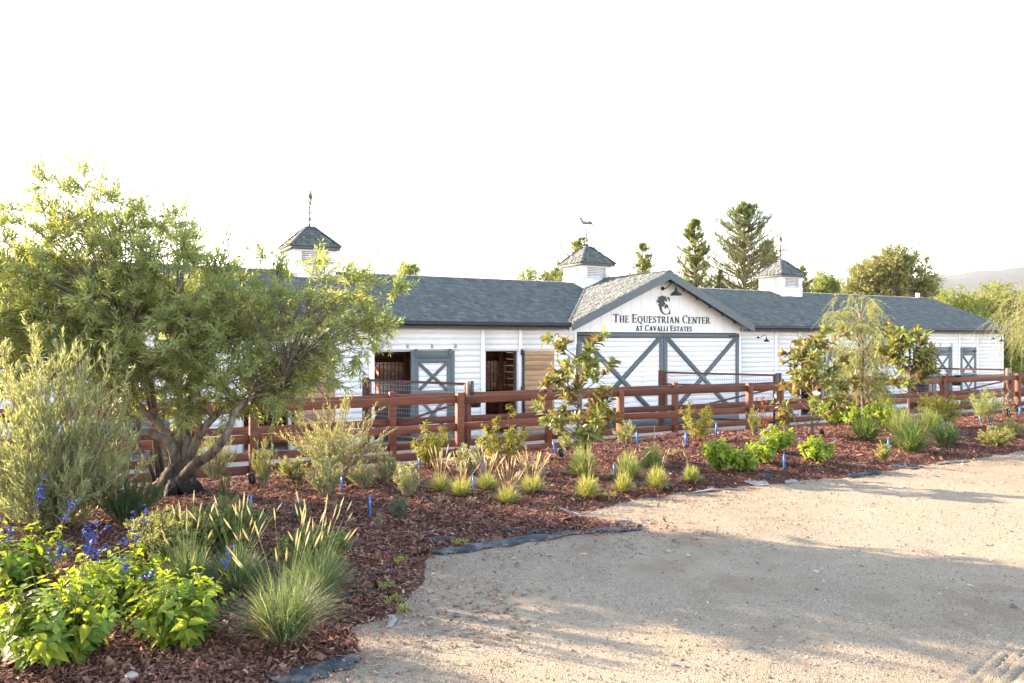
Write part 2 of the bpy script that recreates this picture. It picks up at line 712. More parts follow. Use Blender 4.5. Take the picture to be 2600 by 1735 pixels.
def build_materials():
    paint_mat('white_siding', (0.86, 0.855, 0.835), 0.03, 0.55, 3.0, dirt=(0.58, 0.55, 0.49))
    paint_mat('white_trim', (0.87, 0.87, 0.86), 0.02, 0.5)
    paint_mat('slate_paint', (0.100, 0.128, 0.138), 0.09, 0.5, 9.0, dirt=(0.13, 0.14, 0.14))
    paint_mat('gutter_paint', (0.016, 0.020, 0.023), 0.1, 0.35)
    paint_mat('lamp_enamel', (0.010, 0.016, 0.020), 0.1, 0.22)
    paint_mat('black_metal', (0.012, 0.012, 0.013), 0.1, 0.35)
    paint_mat('sign_metal', (0.045, 0.055, 0.052), 0.1, 0.5)
    paint_mat('galvanised', (0.42, 0.43, 0.44), 0.1, 0.4)
    paint_mat('wire_metal', (0.45, 0.46, 0.47), 0.05, 0.5)
    paint_mat('flashing', (0.22, 0.22, 0.22), 0.1, 0.35)
    paint_mat('vane_copper', (0.30, 0.29, 0.24), 0.2, 0.4, 14)
    paint_mat('blue_plastic', (0.008, 0.19, 0.50), 0.08, 0.35)
    paint_mat('red_plastic', (0.35, 0.05, 0.03), 0.08, 0.4)
    paint_mat('black_plastic', (0.012, 0.012, 0.014), 0.08, 0.3)
    paint_mat('lamp_glass', (0.55, 0.55, 0.50), 0.1, 0.15)
    wood_mat('fence_stain', (0.110, 0.033, 0.016), (0.190, 0.062, 0.031), (0.270, 0.100, 0.053), streak=0.7)
    wood_mat('gate_stain', (0.09, 0.030, 0.020), (0.15, 0.050, 0.032), (0.20, 0.070, 0.045))
    wood_mat('stall_wood', (0.13, 0.032, 0.016), (0.25, 0.065, 0.030), (0.34, 0.100, 0.046))
    wood_mat('raw_fir', (0.36, 0.20, 0.105), (0.47, 0.275, 0.155), (0.55, 0.345, 0.21), grain=(1.6, 12, 12))
    wood_mat('weathered_post', (0.06, 0.05, 0.042), (0.15, 0.12, 0.095), (0.26, 0.21, 0.16), grain=(20, 20, 1.5))
    # shingles
    t = NT('shingles')
    col = t.ramp(t.attr(), [(0.0, (0.046, 0.063, 0.064)), (0.5, (0.092, 0.122, 0.121)), (1.0, (0.160, 0.188, 0.180))])
    g = t.noise(140, 2, 0.7, t.pos())
    col = t.mix(t.ramp(g, [(0.35, (0.0, 0, 0)), (0.75, (0.4, 0.4, 0.4))]), col, (0.17, 0.18, 0.176))
    t.bump(g, 0.4, 0.003)
    t.done(col, 0.85, 0.2)
    # bark
    t = NT('olive_bark')
    p = t.pos((16, 16, 6))
    n1 = t.noise(1.0, 7, 0.7, p, 0.8)
    n2 = t.noise(1.0, 5, 0.7, t.pos((4.5, 4.5, 2.2)), 0.5)
    col = t.ramp(n1, [(0.32, (0.045, 0.036, 0.028)), (0.47, (0.165, 0.135, 0.106)), (0.62, (0.285, 0.24, 0.19)), (0.75, (0.37, 0.32, 0.26))])
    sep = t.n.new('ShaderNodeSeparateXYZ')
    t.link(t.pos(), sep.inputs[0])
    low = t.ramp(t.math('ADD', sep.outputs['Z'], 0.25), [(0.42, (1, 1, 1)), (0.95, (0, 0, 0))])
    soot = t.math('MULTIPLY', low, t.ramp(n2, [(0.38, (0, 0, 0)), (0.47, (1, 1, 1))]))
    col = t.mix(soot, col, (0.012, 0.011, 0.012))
    t.bump(n1, 0.9, 0.03)
    t.done(col, 0.9, 0.1)
    t = NT('bark')
    n1 = t.noise(1.0, 6, 0.7, t.pos((30, 30, 8)))
    col = t.ramp(n1, [(0.3, (0.07, 0.05, 0.04)), (0.7, (0.24, 0.19, 0.15))])
    t.bump(n1, 0.5, 0.01)
    t.done(col, 0.9, 0.1)
    for nm, c in (('twig', (0.20, 0.165, 0.12)), ('green_stem', (0.12, 0.15, 0.05)), ('red_stem', (0.17, 0.075, 0.04)), ('pale_stem', (0.33, 0.27, 0.18))):
        t = NT(nm)
        n1 = t.noise(30, 3, 0.6, t.pos())
        t.done(t.ramp(n1, [(0.3, tuple(x * 0.65 for x in c)), (0.7, c)]), 0.8, 0.2)
    # ground
    t = NT('gravel_ground')
    p = t.pos()
    big = t.noise(0.35, 4, 0.55, p)
    mid = t.noise(2.2, 6, 0.65, p)
    col = t.ramp(big, [(0.40, (0.215, 0.172, 0.115)), (0.58, (0.315, 0.266, 0.182))])
    col = t.mix(t.ramp(mid, [(0.42, (0, 0, 0)), (0.68, (0.75, 0.75, 0.75))]), col, (0.385, 0.325, 0.225))
    v1 = t.voro(150, p, 'F1', 'Color')
    sx = t.n.new('ShaderNodeSeparateColor')
    t.link(v1, sx.inputs[0])
    stones = t.ramp(sx.outputs[0], [(0.0, (0.125, 0.106, 0.078)), (0.35, (0.225, 0.192, 0.138)), (0.7, (0.312, 0.270, 0.198)), (1.0, (0.46, 0.415, 0.33))])
    fac = t.ramp(t.noise(1.1, 5, 0.6, p), [(0.36, (0.15, 0.15, 0.15)), (0.58, (0.65, 0.65, 0.65))])
    col = t.mix(fac, col, stones)
    hgt = t.math('ADD', t.math('MULTIPLY', t.voro(150, p), -0.6), t.math('MULTIPLY', t.noise(26, 5, 0.7, p), 0.9))
    t.bump(hgt, 0.8, 0.008)
    t.done(col, 0.95, 0.15)
    t = NT('pebble')
    col = t.ramp(t.attr(), [(0.0, (0.105, 0.092, 0.072)), (0.45, (0.245, 0.206, 0.150)), (0.8, (0.345, 0.30, 0.228)), (1.0, (0.51, 0.465, 0.375))])
    t.done(col, 0.9, 0.2)
    t = NT('sand')
    p = t.pos()
    col = t.ramp(t.noise(1.5, 6, 0.6, p), [(0.35, (0.42, 0.355, 0.275)), (0.65, (0.56, 0.49, 0.39))])
    t.bump(t.noise(9, 6, 0.7, p), 0.8, 0.05)
    t.done(col, 0.95, 0.1)
    t = NT('mulch_soil')
    p = t.pos()
    n = t.noise(34, 5, 0.75, p, 0.4)
    col = t.ramp(n, [(0.3, (0.050, 0.024, 0.017)), (0.52, (0.135, 0.062, 0.043)), (0.72, (0.235, 0.118, 0.084))])
    t.bump(t.math('ADD', n, t.noise(90, 4, 0.7, p)), 1.0, 0.03)
    t.done(col, 0.9, 0.15)
    t = NT('mulch_chip')
    col = t.ramp(t.attr(), [(0.0, (0.060, 0.028, 0.019)), (0.4, (0.175, 0.080, 0.055)), (0.75, (0.290, 0.150, 0.106)), (1.0, (0.46, 0.30, 0.22))])
    t.done(col, 0.85, 0.15)
    t = NT('far_field')
    col = t.ramp(t.noise(0.03, 5, 0.6, t.pos()), [(0.35, (0.16, 0.15, 0.07)), (0.65, (0.28, 0.24, 0.13))])
    t.done(col, 0.95, 0.1)
    t = NT('hill_scrub')
    p = t.pos()
    n = t.noise(0.0022, 8, 0.62, p)
    col = t.ramp(n, [(0.42, (0.040, 0.060, 0.045)), (0.56, (0.065, 0.085, 0.062)), (0.68, (0.16, 0.15, 0.10))])
    t.bump(t.noise(0.02, 6, 0.7, p), 0.6, 20)
    t.done(col, 0.95, 0.05)
    t = NT('weed_fabric')
    p = t.pos()
    n = t.noise(9, 4, 0.6, p)
    col = t.ramp(n, [(0.35, (0.018, 0.030, 0.036)), (0.7, (0.055, 0.080, 0.088))])
    dust = t.noise(5, 6, 0.7, p)
    col = t.mix(t.ramp(dust, [(0.5, (0, 0, 0)), (0.72, (0.75, 0.75, 0.75))]), col, (0.30, 0.25, 0.20))
    t.bump(t.noise(300, 2, 0.5, p), 0.3, 0.002)
    t.done(col, 0.8, 0.25)
    t = NT('dusty_fabric')
    p = t.pos()
    col = t.ramp(t.noise(7, 6, 0.7, p), [(0.35, (0.16, 0.165, 0.16)), (0.65, (0.36, 0.34, 0.30))])
    t.done(col, 0.85, 0.2)
    t = NT('rock')
    p = t.pos()
    n = t.noise(22, 6, 0.7, p)
    t.bump(n, 0.6, 0.01)
    t.done(t.ramp(n, [(0.3, (0.22, 0.20, 0.175)), (0.7, (0.46, 0.435, 0.39))]), 0.9, 0.2)
    # leaves
    leaf_mat('olive_leaf', (0.125, 0.165, 0.068), (0.240, 0.275, 0.128), 0.54, yellow=(0.30, 0.20, 0.03))
    leaf_mat('silver_leaf', (0.135, 0.165, 0.085), (0.255, 0.275, 0.160), 0.42)
    leaf_mat('greyolive_leaf', (0.125, 0.145, 0.078), (0.265, 0.265, 0.155), 0.42)
    leaf_mat('rosemary_leaf', (0.022, 0.060, 0.030), (0.055, 0.110, 0.055), 0.3)
    leaf_mat('rosemary_light', (0.115, 0.150, 0.060), (0.220, 0.245, 0.105), 0.42)
    leaf_mat('sage_leaf', (0.125, 0.155, 0.072), (0.255, 0.275, 0.145), 0.42)
    leaf_mat('palesage_leaf', (0.150, 0.165, 0.095), (0.275, 0.285, 0.18), 0.38)
    leaf_mat('salvia_leaf', (0.105, 0.155, 0.022), (0.205, 0.245, 0.036), 0.48, per_object=True, rough=0.65, spec=0.2)
    leaf_mat('salvia_leaf_mass', (0.095, 0.160, 0.022), (0.215, 0.270, 0.040), 0.48)
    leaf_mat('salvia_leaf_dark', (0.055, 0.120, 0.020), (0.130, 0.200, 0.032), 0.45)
    leaf_mat('myrtle_leaf', (0.070, 0.105, 0.035), (0.165, 0.195, 0.070), 0.4)
    leaf_mat('myrtle_pale', (0.150, 0.165, 0.060), (0.300, 0.295, 0.125), 0.42)
    leaf_mat('grass_blade', (0.085, 0.130, 0.045), (0.190, 0.225, 0.085), 0.42)
    leaf_mat('grass_blue', (0.050, 0.090, 0.045), (0.125, 0.170, 0.085), 0.38)
    leaf_mat('grass_dark', (0.035, 0.080, 0.022), (0.105, 0.165, 0.045), 0.38)
    leaf_mat('grass_lime', (0.125, 0.155, 0.045), (0.275, 0.280, 0.110), 0.45)
    leaf_mat('straw', (0.300, 0.245, 0.140), (0.500, 0.425, 0.285), 0.4)
    leaf_mat('magnolia_leaf', (0.085, 0.120, 0.032), (0.185, 0.200, 0.062), 0.34, per_object=True, back=(0.19, 0.15, 0.06), rough=0.3, spec=0.5)
    leaf_mat('magnolia_mass', (0.085, 0.120, 0.032), (0.185, 0.200, 0.062), 0.34, back=(0.19, 0.15, 0.06), rough=0.3, spec=0.5)
    leaf_mat('toyon_leaf', (0.090, 0.120, 0.022), (0.215, 0.205, 0.045), 0.42, yellow=(0.30, 0.11, 0.04))
    leaf_mat('weeping_leaf', (0.105, 0.140, 0.050), (0.210, 0.240, 0.095), 0.45)
    leaf_mat('dead_leaf', (0.165, 0.050, 0.022), (0.300, 0.105, 0.040), 0.35)
    leaf_mat('dry_leaf', (0.300, 0.250, 0.170), (0.480, 0.420, 0.310), 0.4)
    leaf_mat('lavender_leaf', (0.060, 0.100, 0.088), (0.130, 0.175, 0.150), 0.3)
    leaf_mat('blue_flower', (0.005, 0.014, 0.110), (0.020, 0.062, 0.330), 0.35)
    leaf_mat('lilac_flower', (0.160, 0.130, 0.480), (0.270, 0.230, 0.600), 0.35)
    leaf_mat('white_petal', (0.700, 0.660, 0.580), (0.820, 0.790, 0.730), 0.3)
    leaf_mat('pine_needle', (0.080, 0.115, 0.036), (0.190, 0.210, 0.065), 0.4)
    leaf_mat('pine_needle_dark', (0.055, 0.090, 0.036), (0.140, 0.170, 0.060), 0.38)
    leaf_mat('oak_leaf', (0.090, 0.105, 0.040), (0.200, 0.195, 0.075), 0.4)
    leaf_mat('pepper_leaf', (0.080, 0.115, 0.030), (0.195, 0.220, 0.062), 0.42)


build_materials()
M = MATS
# ---------------------------------------------------------------- ground
def build_ground():
    # terrain to the horizon
    me = grid_mesh('terrain', spaced((-6000, -80, 600), (-80, 90, 10), (90, 6000, 600)), spaced((-3000, -60, 500), (-60, 120, 10), (120, 9000, 700)),
                   lambda X, Y: -1.35 + 0 * X)
    tag(obj('terrain', me, M['far_field']), kind='structure')
    # gravel drive
    xs = spaced((-60, -4, 4), (-4, 2.0, 0.09), (2.0, 3.3, 0.018), (3.3, 11, 0.09), (11, 40, 1.5))
    ys = spaced((-40, 2.6, 3), (2.6, 3.5, 0.09), (3.5, 4.7, 0.018), (4.7, 13, 0.09), (13, 40, 1.5))

    def zf(X, Y):
        z = drive_z(X, Y)
        # tyre ruts in the near right corner
        for k, off in enumerate((0.0, 0.075, 0.15, 0.225)):
            c = 2.17 + off + 1.05 * (Y - 3.85)
            z = z - 0.014 * np.exp(-((X - c) / 0.022) ** 2) * sstep(4.6, 4.25, Y) * (0.45 + 1.5 * np.maximum(0, vnoise(X * 16, Y * 16, 21 + k) + 0.25))
        z = z + 0.012 * vnoise(X * 11, Y * 11, 15) * sstep(-1.6, -0.2, edge_dist(X, Y))
        return z
    me = grid_mesh('driveway', xs, ys, zf, keep=lambda X, Y, Z: Z > -0.6)
    tag(obj('driveway', me, M['gravel_ground']), kind='structure')
    # planting bed
    xs = spaced((-24, -7, 0.5), (-7, 10, 0.075), (10, 32, 0.25))
    ys = spaced((-6, 2.6, 0.4), (2.6, 17, 0.075), (17, 30, 0.25))

    def keep(X, Y, Z):
        u, v = to_uv(X, Y)
        return (edge_dist(X, Y) > -0.6) & (v < 12.7)
    me = grid_mesh('planting_bed', xs, ys, mulch_z, keep=keep)
    tag(obj('planting_bed', me, M['mulch_soil']), kind='structure')
    # sand paddock in barn axes
    us = spaced((-30, -8, 1.5), (-8, 40, 0.25), (40, 70, 2))
    vs = spaced((11.0, 26.0, 0.25), (26.0, 60, 4))

    def zs(U, V):
        return np.maximum(sand_z(V), -1.0) + 0.03 * vnoise(U * 1.5, V * 1.5, 31) + 0.02 * vnoise(U * 4, V * 4, 32)
    me = grid_mesh('sand_paddock', us, vs, zs)
    o = tag(obj('sand_paddock', me, M['sand']), kind='structure')
    o.rotation_euler = (0, 0, TH)


def scatter_view(n, rng, y0, y1, pad=0.14, pw=1.0):
    """random ground points inside the camera's view, denser near the camera"""
    Y = y0 * (y1 / y0) ** (rng.uniform(0, 1, n) ** pw)
    X = rng.uniform(-0.643 - pad, 0.643 + pad, n) * Y
    return X, Y


def build_loose_ground():
    rng = np.random.default_rng(5)
    # wood chips
    X, Y = scatter_view(600000, rng, 3.2, 24.0, pw=0.9)
    u, v = to_uv(X, Y)
    d = edge_dist(X, Y) + 0.2 * vnoise(X * 2.3, Y * 2.3, 3)
    pr = np.where(d > 0.0, 1.0, 0.62 * np.exp(d / 0.30)) + 0.10 * ((d < 0) & (d > -0.7)) * (vnoise(X * 1.5, Y * 1.5, 41) > 0.12)
    k = (rng.uniform(0, 1, len(X)) < pr) & (v < 12.2)
    X, Y, d = X[k], Y[k], d[k]
    n = len(X)
    z = ground_z(X, Y)
    L = 0.0088 * np.exp(rng.normal(0.75, 0.5, n)) * (1 + 0.05 * Y) * np.where(d < 0, 0.6, 1.0)
    W = L * rng.uniform(0.18, 0.42, n)
    a = rng.uniform(0, 2 * math.pi, n)
    tilt = rng.normal(0, 0.38, n)
    A = np.stack([np.cos(a) * np.cos(tilt), np.sin(a) * np.cos(tilt), np.sin(tilt)], 1)
    N = np.stack([rng.normal(0, 0.42, n), rng.normal(0, 0.42, n), np.ones(n)], 1)
    P = np.stack([X, Y, z + rng.uniform(0.0, 0.018, n)], 1) - A * L[:, None] * 0.5
    tpl = (((0, -0.35, 0), (0.1, 0.5, 0.05), (0.85, 0.42, 0.0), (1, -0.4, 0.05)), ((0, 3, 2, 1),))
    b = Buf()
    b.leaves(P, A, N, L, W, tpl, np.clip(rng.beta(2, 2.6, n) + 0.25 * (d < 0), 0, 1))
    tag(obj('mulch_chips', b.mesh('mulch_chips'), M['mulch_chip']), 'reddish brown wood chip mulch spread over the planting bed', 'mulch', kind='stuff')
    # pebbles of the drive
    X, Y = scatter_view(190000, rng, 3.4, 15.0, pw=1.0)
    d = edge_dist(X, Y)
    dens = 0.45 + 0.8 * vnoise(X * 0.7, Y * 0.7, 51) + 0.4 * vnoise(X * 2.5, Y * 2.5, 52)
    rut = np.abs(X - (2.28 + 1.05 * (Y - 3.85))) < 0.24
    k = (d < 0.12) & (rng.uniform(0, 1, len(X)) < np.clip(dens, 0.06, 1) * np.where(rut & (Y < 4.5), 0.15, 1))
    X, Y = X[k], Y[k]
    n = len(X)
    r = 0.0027 * np.exp(rng.normal(0.15, 0.5, n)) * (1 + 0.05 * Y)
    z = drive_z(X, Y)
    a = rng.uniform(0, 2 * math.pi, n)
    ca, sa = np.cos(a), np.sin(a)
    base = np.array([(1, 0, 0.1), (0.2, 0.8, 0.0), (-0.9, 0.35, 0.1), (-0.35, -0.8, 0.0), (0.15, 0.1, 0.75), (-0.3, -0.1, 0.7)])
    J = base[None] * (1 + rng.uniform(-0.25, 0.25, (n, 6, 1)))
    V = np.stack([(J[:, :, 0] * ca[:, None] - J[:, :, 1] * sa[:, None]), (J[:, :, 0] * sa[:, None] + J[:, :, 1] * ca[:, None]), J[:, :, 2]], -1) * r[:, None, None]
    V = V + np.stack([X, Y, z], 1)[:, None]
    b = Buf()
    b.add(V, ((0, 1, 4), (1, 5, 4), (1, 2, 5), (2, 3, 5), (3, 4, 5), (3, 0, 4)), rng.beta(2, 2, n))
    tag(obj('gravel', b.mesh('gravel'), M['pebble']), 'loose pale gravel scattered over the drive', 'gravel', kind='stuff')


build_ground()
build_loose_ground()

# ---------------------------------------------------------------- barn
BZ = -0.91            # floor level of the barn
U0, U1 = -3.25, 34.45
VW = 19.0             # front wall plane
VE, ZE = 18.7, 2.17   # eave edge
VR = 22.4
PITCH = 0.395
ZR = ZE + PITCH * (VR - VE)
GC, GZ, GP = 15.95, 3.77, 0.454       # gable: centre u, ridge height, pitch
GH = 3.5                               # gable half width at the eave
VB = 18.55                             # barge board plane
WT = 1.99                              # top of the front wall
DT = 1.39                              # door head
VBACK = 2 * VR - VW

barn = thing('stable_barn', 'long white clapboard stable with grey shingle roof, three cupolas and lettered centre gable', 'barn', uv(0, 0, 0), TH)
rngb = np.random.default_rng(77)

# openings and trim of the front wall: (u0, u1)
SLIDE = [(0.52, 2.68), (6.80, 8.98), (22.2, 24.65), (28.4, 30.8)]      # opening + the leaf slid to its right
OPEN = [(0.52, 1.6), (3.65, 4.68), (6.80, 7.95), (9.93, 10.93), (22.2, 23.35), (28.4, 29.55)]
CLOSED = [(25.2, 26.25), (31.45, 32.5)]
GATEWAY = (12.88, 19.22)
TRIMS = [0.42, 1.75, 3.55, 4.77, 6.70, 9.83, 11.0, 20.95, 22.1, 25.1, 26.32, 28.3, 31.35, 32.58]


def siding():
    wall = empty('front_wall', parent=barn)
    # backing sheet behind the boards, cut round every opening
    holes = sorted(OPEN + [(a, b) for a, b in CLOSED] + [GATEWAY])
    bk = Buf()
    cur = U0
    for a, b in holes:
        if a > cur:
            bk.box(cur, a, VW - 0.001, VW + 0.10, BZ, WT + 0.3)
        top = DT if (a, b) != GATEWAY else 1.92
        bk.box(a, b, VW - 0.001, VW + 0.10, top, WT + 0.3)
        cur = b
    bk.box(cur, U1, VW - 0.001, VW + 0.10, BZ, WT + 0.3)
    obj('wall_core', fix_normals(bk.mesh('wall_core')), M['white_siding'], wall)
    # boards run between the vertical trims
    stops = sorted([U0 + 0.05] + TRIMS + [GATEWAY[0] - 0.06, GATEWAY[1] + 0.06, U1 - 0.05])
    bh = 0.1525
    z = BZ + 0.03
    cache = {}
    while z < WT - 0.03:
        zt = min(z + bh, WT)
        for a, b in zip(stops[:-1], stops[1:]):
            a2, b2 = a + 0.042, b - 0.042
            if (a, b) == (GATEWAY[0] - 0.06, GATEWAY[1] + 0.06):
                continue
            segs = [(a2, b2)]
            for ha, hb in OPEN + CLOSED:
                if zt <= DT + 0.03:
                    nx = []
                    for s0, s1 in segs:
                        if hb <= s0 or ha >= s1:
                            nx.append((s0, s1))
                        else:
                            if ha - s0 > 0.08:
                                nx.append((s0, ha))
                            if s1 - hb > 0.08:
                                nx.append((hb, s1))
                    segs = nx
            for s0, s1 in segs:
                if s1 < -2.0:
                    continue
                L = round(s1 - s0, 2)
                h = round(zt - z, 3)
                key = (L, h)
                if key not in cache:
                    bb = Buf()
                    # lapped board: thick at its lower edge
                    V = [(-L / 2, 0.014, 0), (L / 2, 0.014, 0), (L / 2, -0.015, 0), (-L / 2, -0.015, 0),
                         (-L / 2, 0.014, h - 0.006), (L / 2, 0.014, h - 0.006), (L / 2, -0.0142, h - 0.006), (-L / 2, -0.0142, h - 0.006)]
                    bb.add(np.array(V), BOXF)
                    cache[key] = fix_normals(bb.mesh('siding_board'))
                obj('siding_board', cache[key], M['white_siding'], wall, loc=((s0 + s1) / 2, VW + rngb.uniform(-0.002, 0.002), z))
        z += bh
    for u in TRIMS:
        hgt = WT - BZ
        obj('trim_board', boxmesh('trim_board', 0.105, 0.05, hgt, 0.004), M['white_trim'], wall, loc=(u, VW - 0.008, BZ + hgt / 2))
    for u in (U0 + 0.06, U1 - 0.06):
        obj('corner_board', boxmesh('corner_board', 0.12, 0.06, WT - BZ, 0.004), M['white_trim'], wall, loc=(u, VW - 0.008, (WT + BZ) / 2))
    # narrow drip board at the top of the wall and grey frieze under the eave
    for a, b in ((U0, GATEWAY[0] - 0.4), (GATEWAY[1] + 0.4, U1)):
        obj('frieze', boxmesh('frieze', b - a, 0.03, 0.07, 0.004), M['slate_paint'], wall, loc=((a + b) / 2, VW - 0.026, WT + 0.045))
    # remaining walls
    sides = Buf()
    for u in (U0, U1):
        s = 1 if u == U0 else -1
        sides.box(u, u + s * 0.1, VW + 0.1, VBACK, BZ, WT + 0.2)
    me = fix_normals(sides.mesh('end_wall'))
    obj('end_wall', me, M['white_siding'], barn)
    for u, s in ((U0, 1), (U1, -1)):
        pts = [(VW, WT + 0.2), (VBACK, WT + 0.2), (VBACK, ZE + 0.03), (VR, ZR - 0.06), (VW, ZE + 0.03)]
        me = polymesh('gable_end', [(p[0], p[1]) for p in pts], 0.08)
        o = obj('gable_end', me, M['white_siding'], barn, loc=(u + (0.09 if s > 0 else -0.01), 0, 0))
        o.rotation_euler = (0, 0, math.pi / 2)
    back = Buf()
    cur = U0
    for k in range(12):
        a = U0 + 1.2 + k * 3.14
        if a + 1.6 > U1:
            break
        back.box(cur, a, VBACK - 0.1, VBACK, BZ, WT + 0.2)
        back.box(a, a + 1.6, VBACK - 0.1, VBACK, 1.5, WT + 0.2)
        cur = a + 1.6
    back.box(cur, U1, VBACK - 0.1, VBACK, BZ, WT + 0.2)
    obj('rear_wall', fix_normals(back.mesh('rear_wall')), M['stall_wood'], barn)
    return wall


def shingle_plane(buf, origin, hdir, sdir_, nrm, rows, interval, course=0.143, seed=0):
    """courses of single tabs: origin + hdir*h + sdir*s ; interval(s) gives the h range of a course"""
    r = np.random.default_rng(seed)
    o, hd, sd, nr = (np.array(x, float) for x in (origin, hdir, sdir_, nrm))
    A, B, S, T, TI = [], [], [], [], []
    for i in range(rows):
        s = i * course
        iv = interval(s + course * 0.5)
        if iv is None:
            continue
        a, b = iv
        h = a - r.uniform(0, 0.15)
        while h < b:
            w = r.choice([0.10, 0.14, 0.18, 0.23])
            x0, x1 = max(h, a), min(h + w - 0.006, b)
            if x1 - x0 > 0.03:
                A.append(x0)
                B.append(x1)
                S.append(s)
                hi = r.uniform() < 0.5
                T.append(0.012 + (0.014 if hi else 0.0) + r.uniform(0, 0.005))
                TI.append(np.clip((0.60 if hi else 0.36) + r.normal(0, 0.14), 0, 1))
            h += w
    A, B, S, T = (np.array(x) for x in (A, B, S, T))
    n = len(A)

    def P(h, s, t):
        return o + h[:, None] * hd + s[:, None] * sd + t[:, None] * nr
    dip = S - 0.012
    top = S + course + 0.02
    z0 = np.full(n, -0.002)
    V = np.stack([P(A, dip, T), P(B, dip, T), P(B, top, T * 0.15), P(A, top, T * 0.15), P(A, dip, z0), P(B, dip, z0), P(B, top, z0), P(A, top, z0)], 1)
    buf.add(V, ((0, 1, 2, 3), (4, 5, 1, 0), (5, 6, 2, 1), (7, 4, 0, 3)), np.array(TI))


def z_wing(v):
    return ZE + PITCH * (v - VE)


def u_valley(v, side):
    return GC + side * (GZ - z_wing(v)) / GP


def roofs():
    roof = empty('roof', parent=barn)
    cs = 1 / math.hypot(1, PITCH)
    sdw = (0, cs, PITCH * cs)
    nw = (0, -PITCH * cs, cs)
    slope = (VR - VE) / cs
    rows = int(slope / 0.143) + 1
    bl, br = U0 - 0.3, U1 + 0.3

    def vs(s):
        return VE + s * cs

    def clip(s):
        return s <= slope
    deck = Buf()
    # decks: front (two wings with the valley cut), back
    n = 12
    for i in range(n):
        v0, v1 = VE + (VR - VE) * i / n, VE + (VR - VE) * (i + 1) / n
        for side in (-1, 1):
            e0 = bl if side < 0 else br
            q = [(e0, v0, z_wing(v0)), (u_valley(v0, side), v0, z_wing(v0)), (u_valley(v1, side), v1, z_wing(v1)), (e0, v1, z_wing(v1))]
            if side > 0:
                q = q[::-1]
            lo = [(a, b, c - 0.06) for a, b, c in q]
            deck.add(np.array(q + lo), ((0, 1, 2, 3), (7, 6, 5, 4), (0, 4, 5, 1), (2, 6, 7, 3), (1, 5, 6, 2), (3, 7, 4, 0)), np.array([0.35]))
    vb = 2 * VR - VE
    q = [(bl, VR, ZR), (br, VR, ZR), (br, vb, ZE), (bl, vb, ZE)]
    lo = [(a, b, c - 0.06) for a, b, c in q]
    deck.add(np.array(q + lo), ((3, 2, 1, 0), (4, 5, 6, 7), (0, 1, 5, 4), (2, 3, 7, 6), (1, 2, 6, 5), (3, 0, 4, 7)), np.array([0.35]))
    # gable decks
    cg = 1 / math.hypot(1, GP)
    for side in (-1, 1):
        m = 12
        for i in range(m):
            t0, t1 = i / m, (i + 1) / m
            ua, ub = GC + side * GH * (1 - t0), GC + side * GH * (1 - t1)
            za, zb = GZ - GP * GH * (1 - t0), GZ - GP * GH * (1 - t1)
            va = min(VR + 0.3, max(VB + 0.05, VE + (za - ZE) / PITCH))
            vb2 = min(VR + 0.3, max(VB + 0.05, VE + (zb - ZE) / PITCH))
            q = [(ua, VB, za), (ua, va, za), (ub, vb2, zb), (ub, VB, zb)]
            lo = [(a, b, c - 0.05) for a, b, c in q]
            deck.add(np.array(q + lo), ((0, 1, 2, 3), (7, 6, 5, 4), (0, 4, 5, 1), (2, 6, 7, 3), (1, 5, 6, 2), (3, 7, 4, 0)), np.array([0.35]))
    o = obj('roof_deck', fix_normals(deck.mesh('roof_deck')), M['shingles'], roof)
    sh = Buf()
    shingle_plane(sh, (0, VE, ZE + 0.004), (1, 0, 0), sdw, nw, rows, lambda s: (bl, u_valley(vs(s), -1) - 0.10) if clip(s) else None, seed=1)
    shingle_plane(sh, (0, VE, ZE + 0.004), (1, 0, 0), sdw, nw, rows, lambda s: (u_valley(vs(s), 1) + 0.10, br) if clip(s) else None, seed=2)
    for side, sd in ((-1, 3), (1, 4)):
        sg = (-side * cg, 0, GP * cg)
        ng = (side * GP * cg, 0, cg)
        L = GH / cg

        def iv(s):
            if s > L:
                return None
            z = GZ - GP * GH + s * cg * GP
            return (VB - 0.02, min(VR + 0.25, max(VB + 0.1, VE + (z - ZE) / PITCH - 0.10)))
        org = np.array((GC + side * GH, 0, GZ - GP * GH + 0.004))
        shingle_plane(sh, org, (0, 1, 0), sg, ng, int(L / 0.143) + 1, iv, seed=sd)
    o = obj('shingles', sh.mesh('shingles'), M['shingles'], roof)
    tag(o, kind='stuff')
    # ridge caps
    caps = Buf()
    r = np.random.default_rng(9)
    uu = bl
    while uu < br:
        for sgn in (-1, 1):
            w = 0.14
            V = [(uu, VR, ZR + 0.035), (uu + 0.2, VR, ZR + 0.020), (uu + 0.2, VR + sgn * w, ZR + 0.020 - w * PITCH), (uu, VR + sgn * w, ZR + 0.035 - w * PITCH)]
            V += [(a, b, c - 0.02) for a, b, c in V]
            caps.add(np.array(V), BOXF, np.array([np.clip(r.normal(0.5, 0.2), 0, 1)]))
        uu += 0.19
    vv = VB - 0.02
    while vv < VR - 0.35:
        for sgn in (-1, 1):
            w = 0.14
            V = [(GC, vv, GZ + 0.045), (GC, vv + 0.2, GZ + 0.022), (GC + sgn * w, vv + 0.2, GZ + 0.022 - w * GP), (GC + sgn * w, vv, GZ + 0.045 - w * GP)]
            V += [(a, b, c - 0.03) for a, b, c in V]
            caps.add(np.array(V), BOXF, np.array([np.clip(r.normal(0.5, 0.2), 0, 1)]))
        vv += 0.19
    tag(obj('ridge_caps', fix_normals(caps.mesh('ridge_caps')), M['shingles'], roof), kind='stuff')
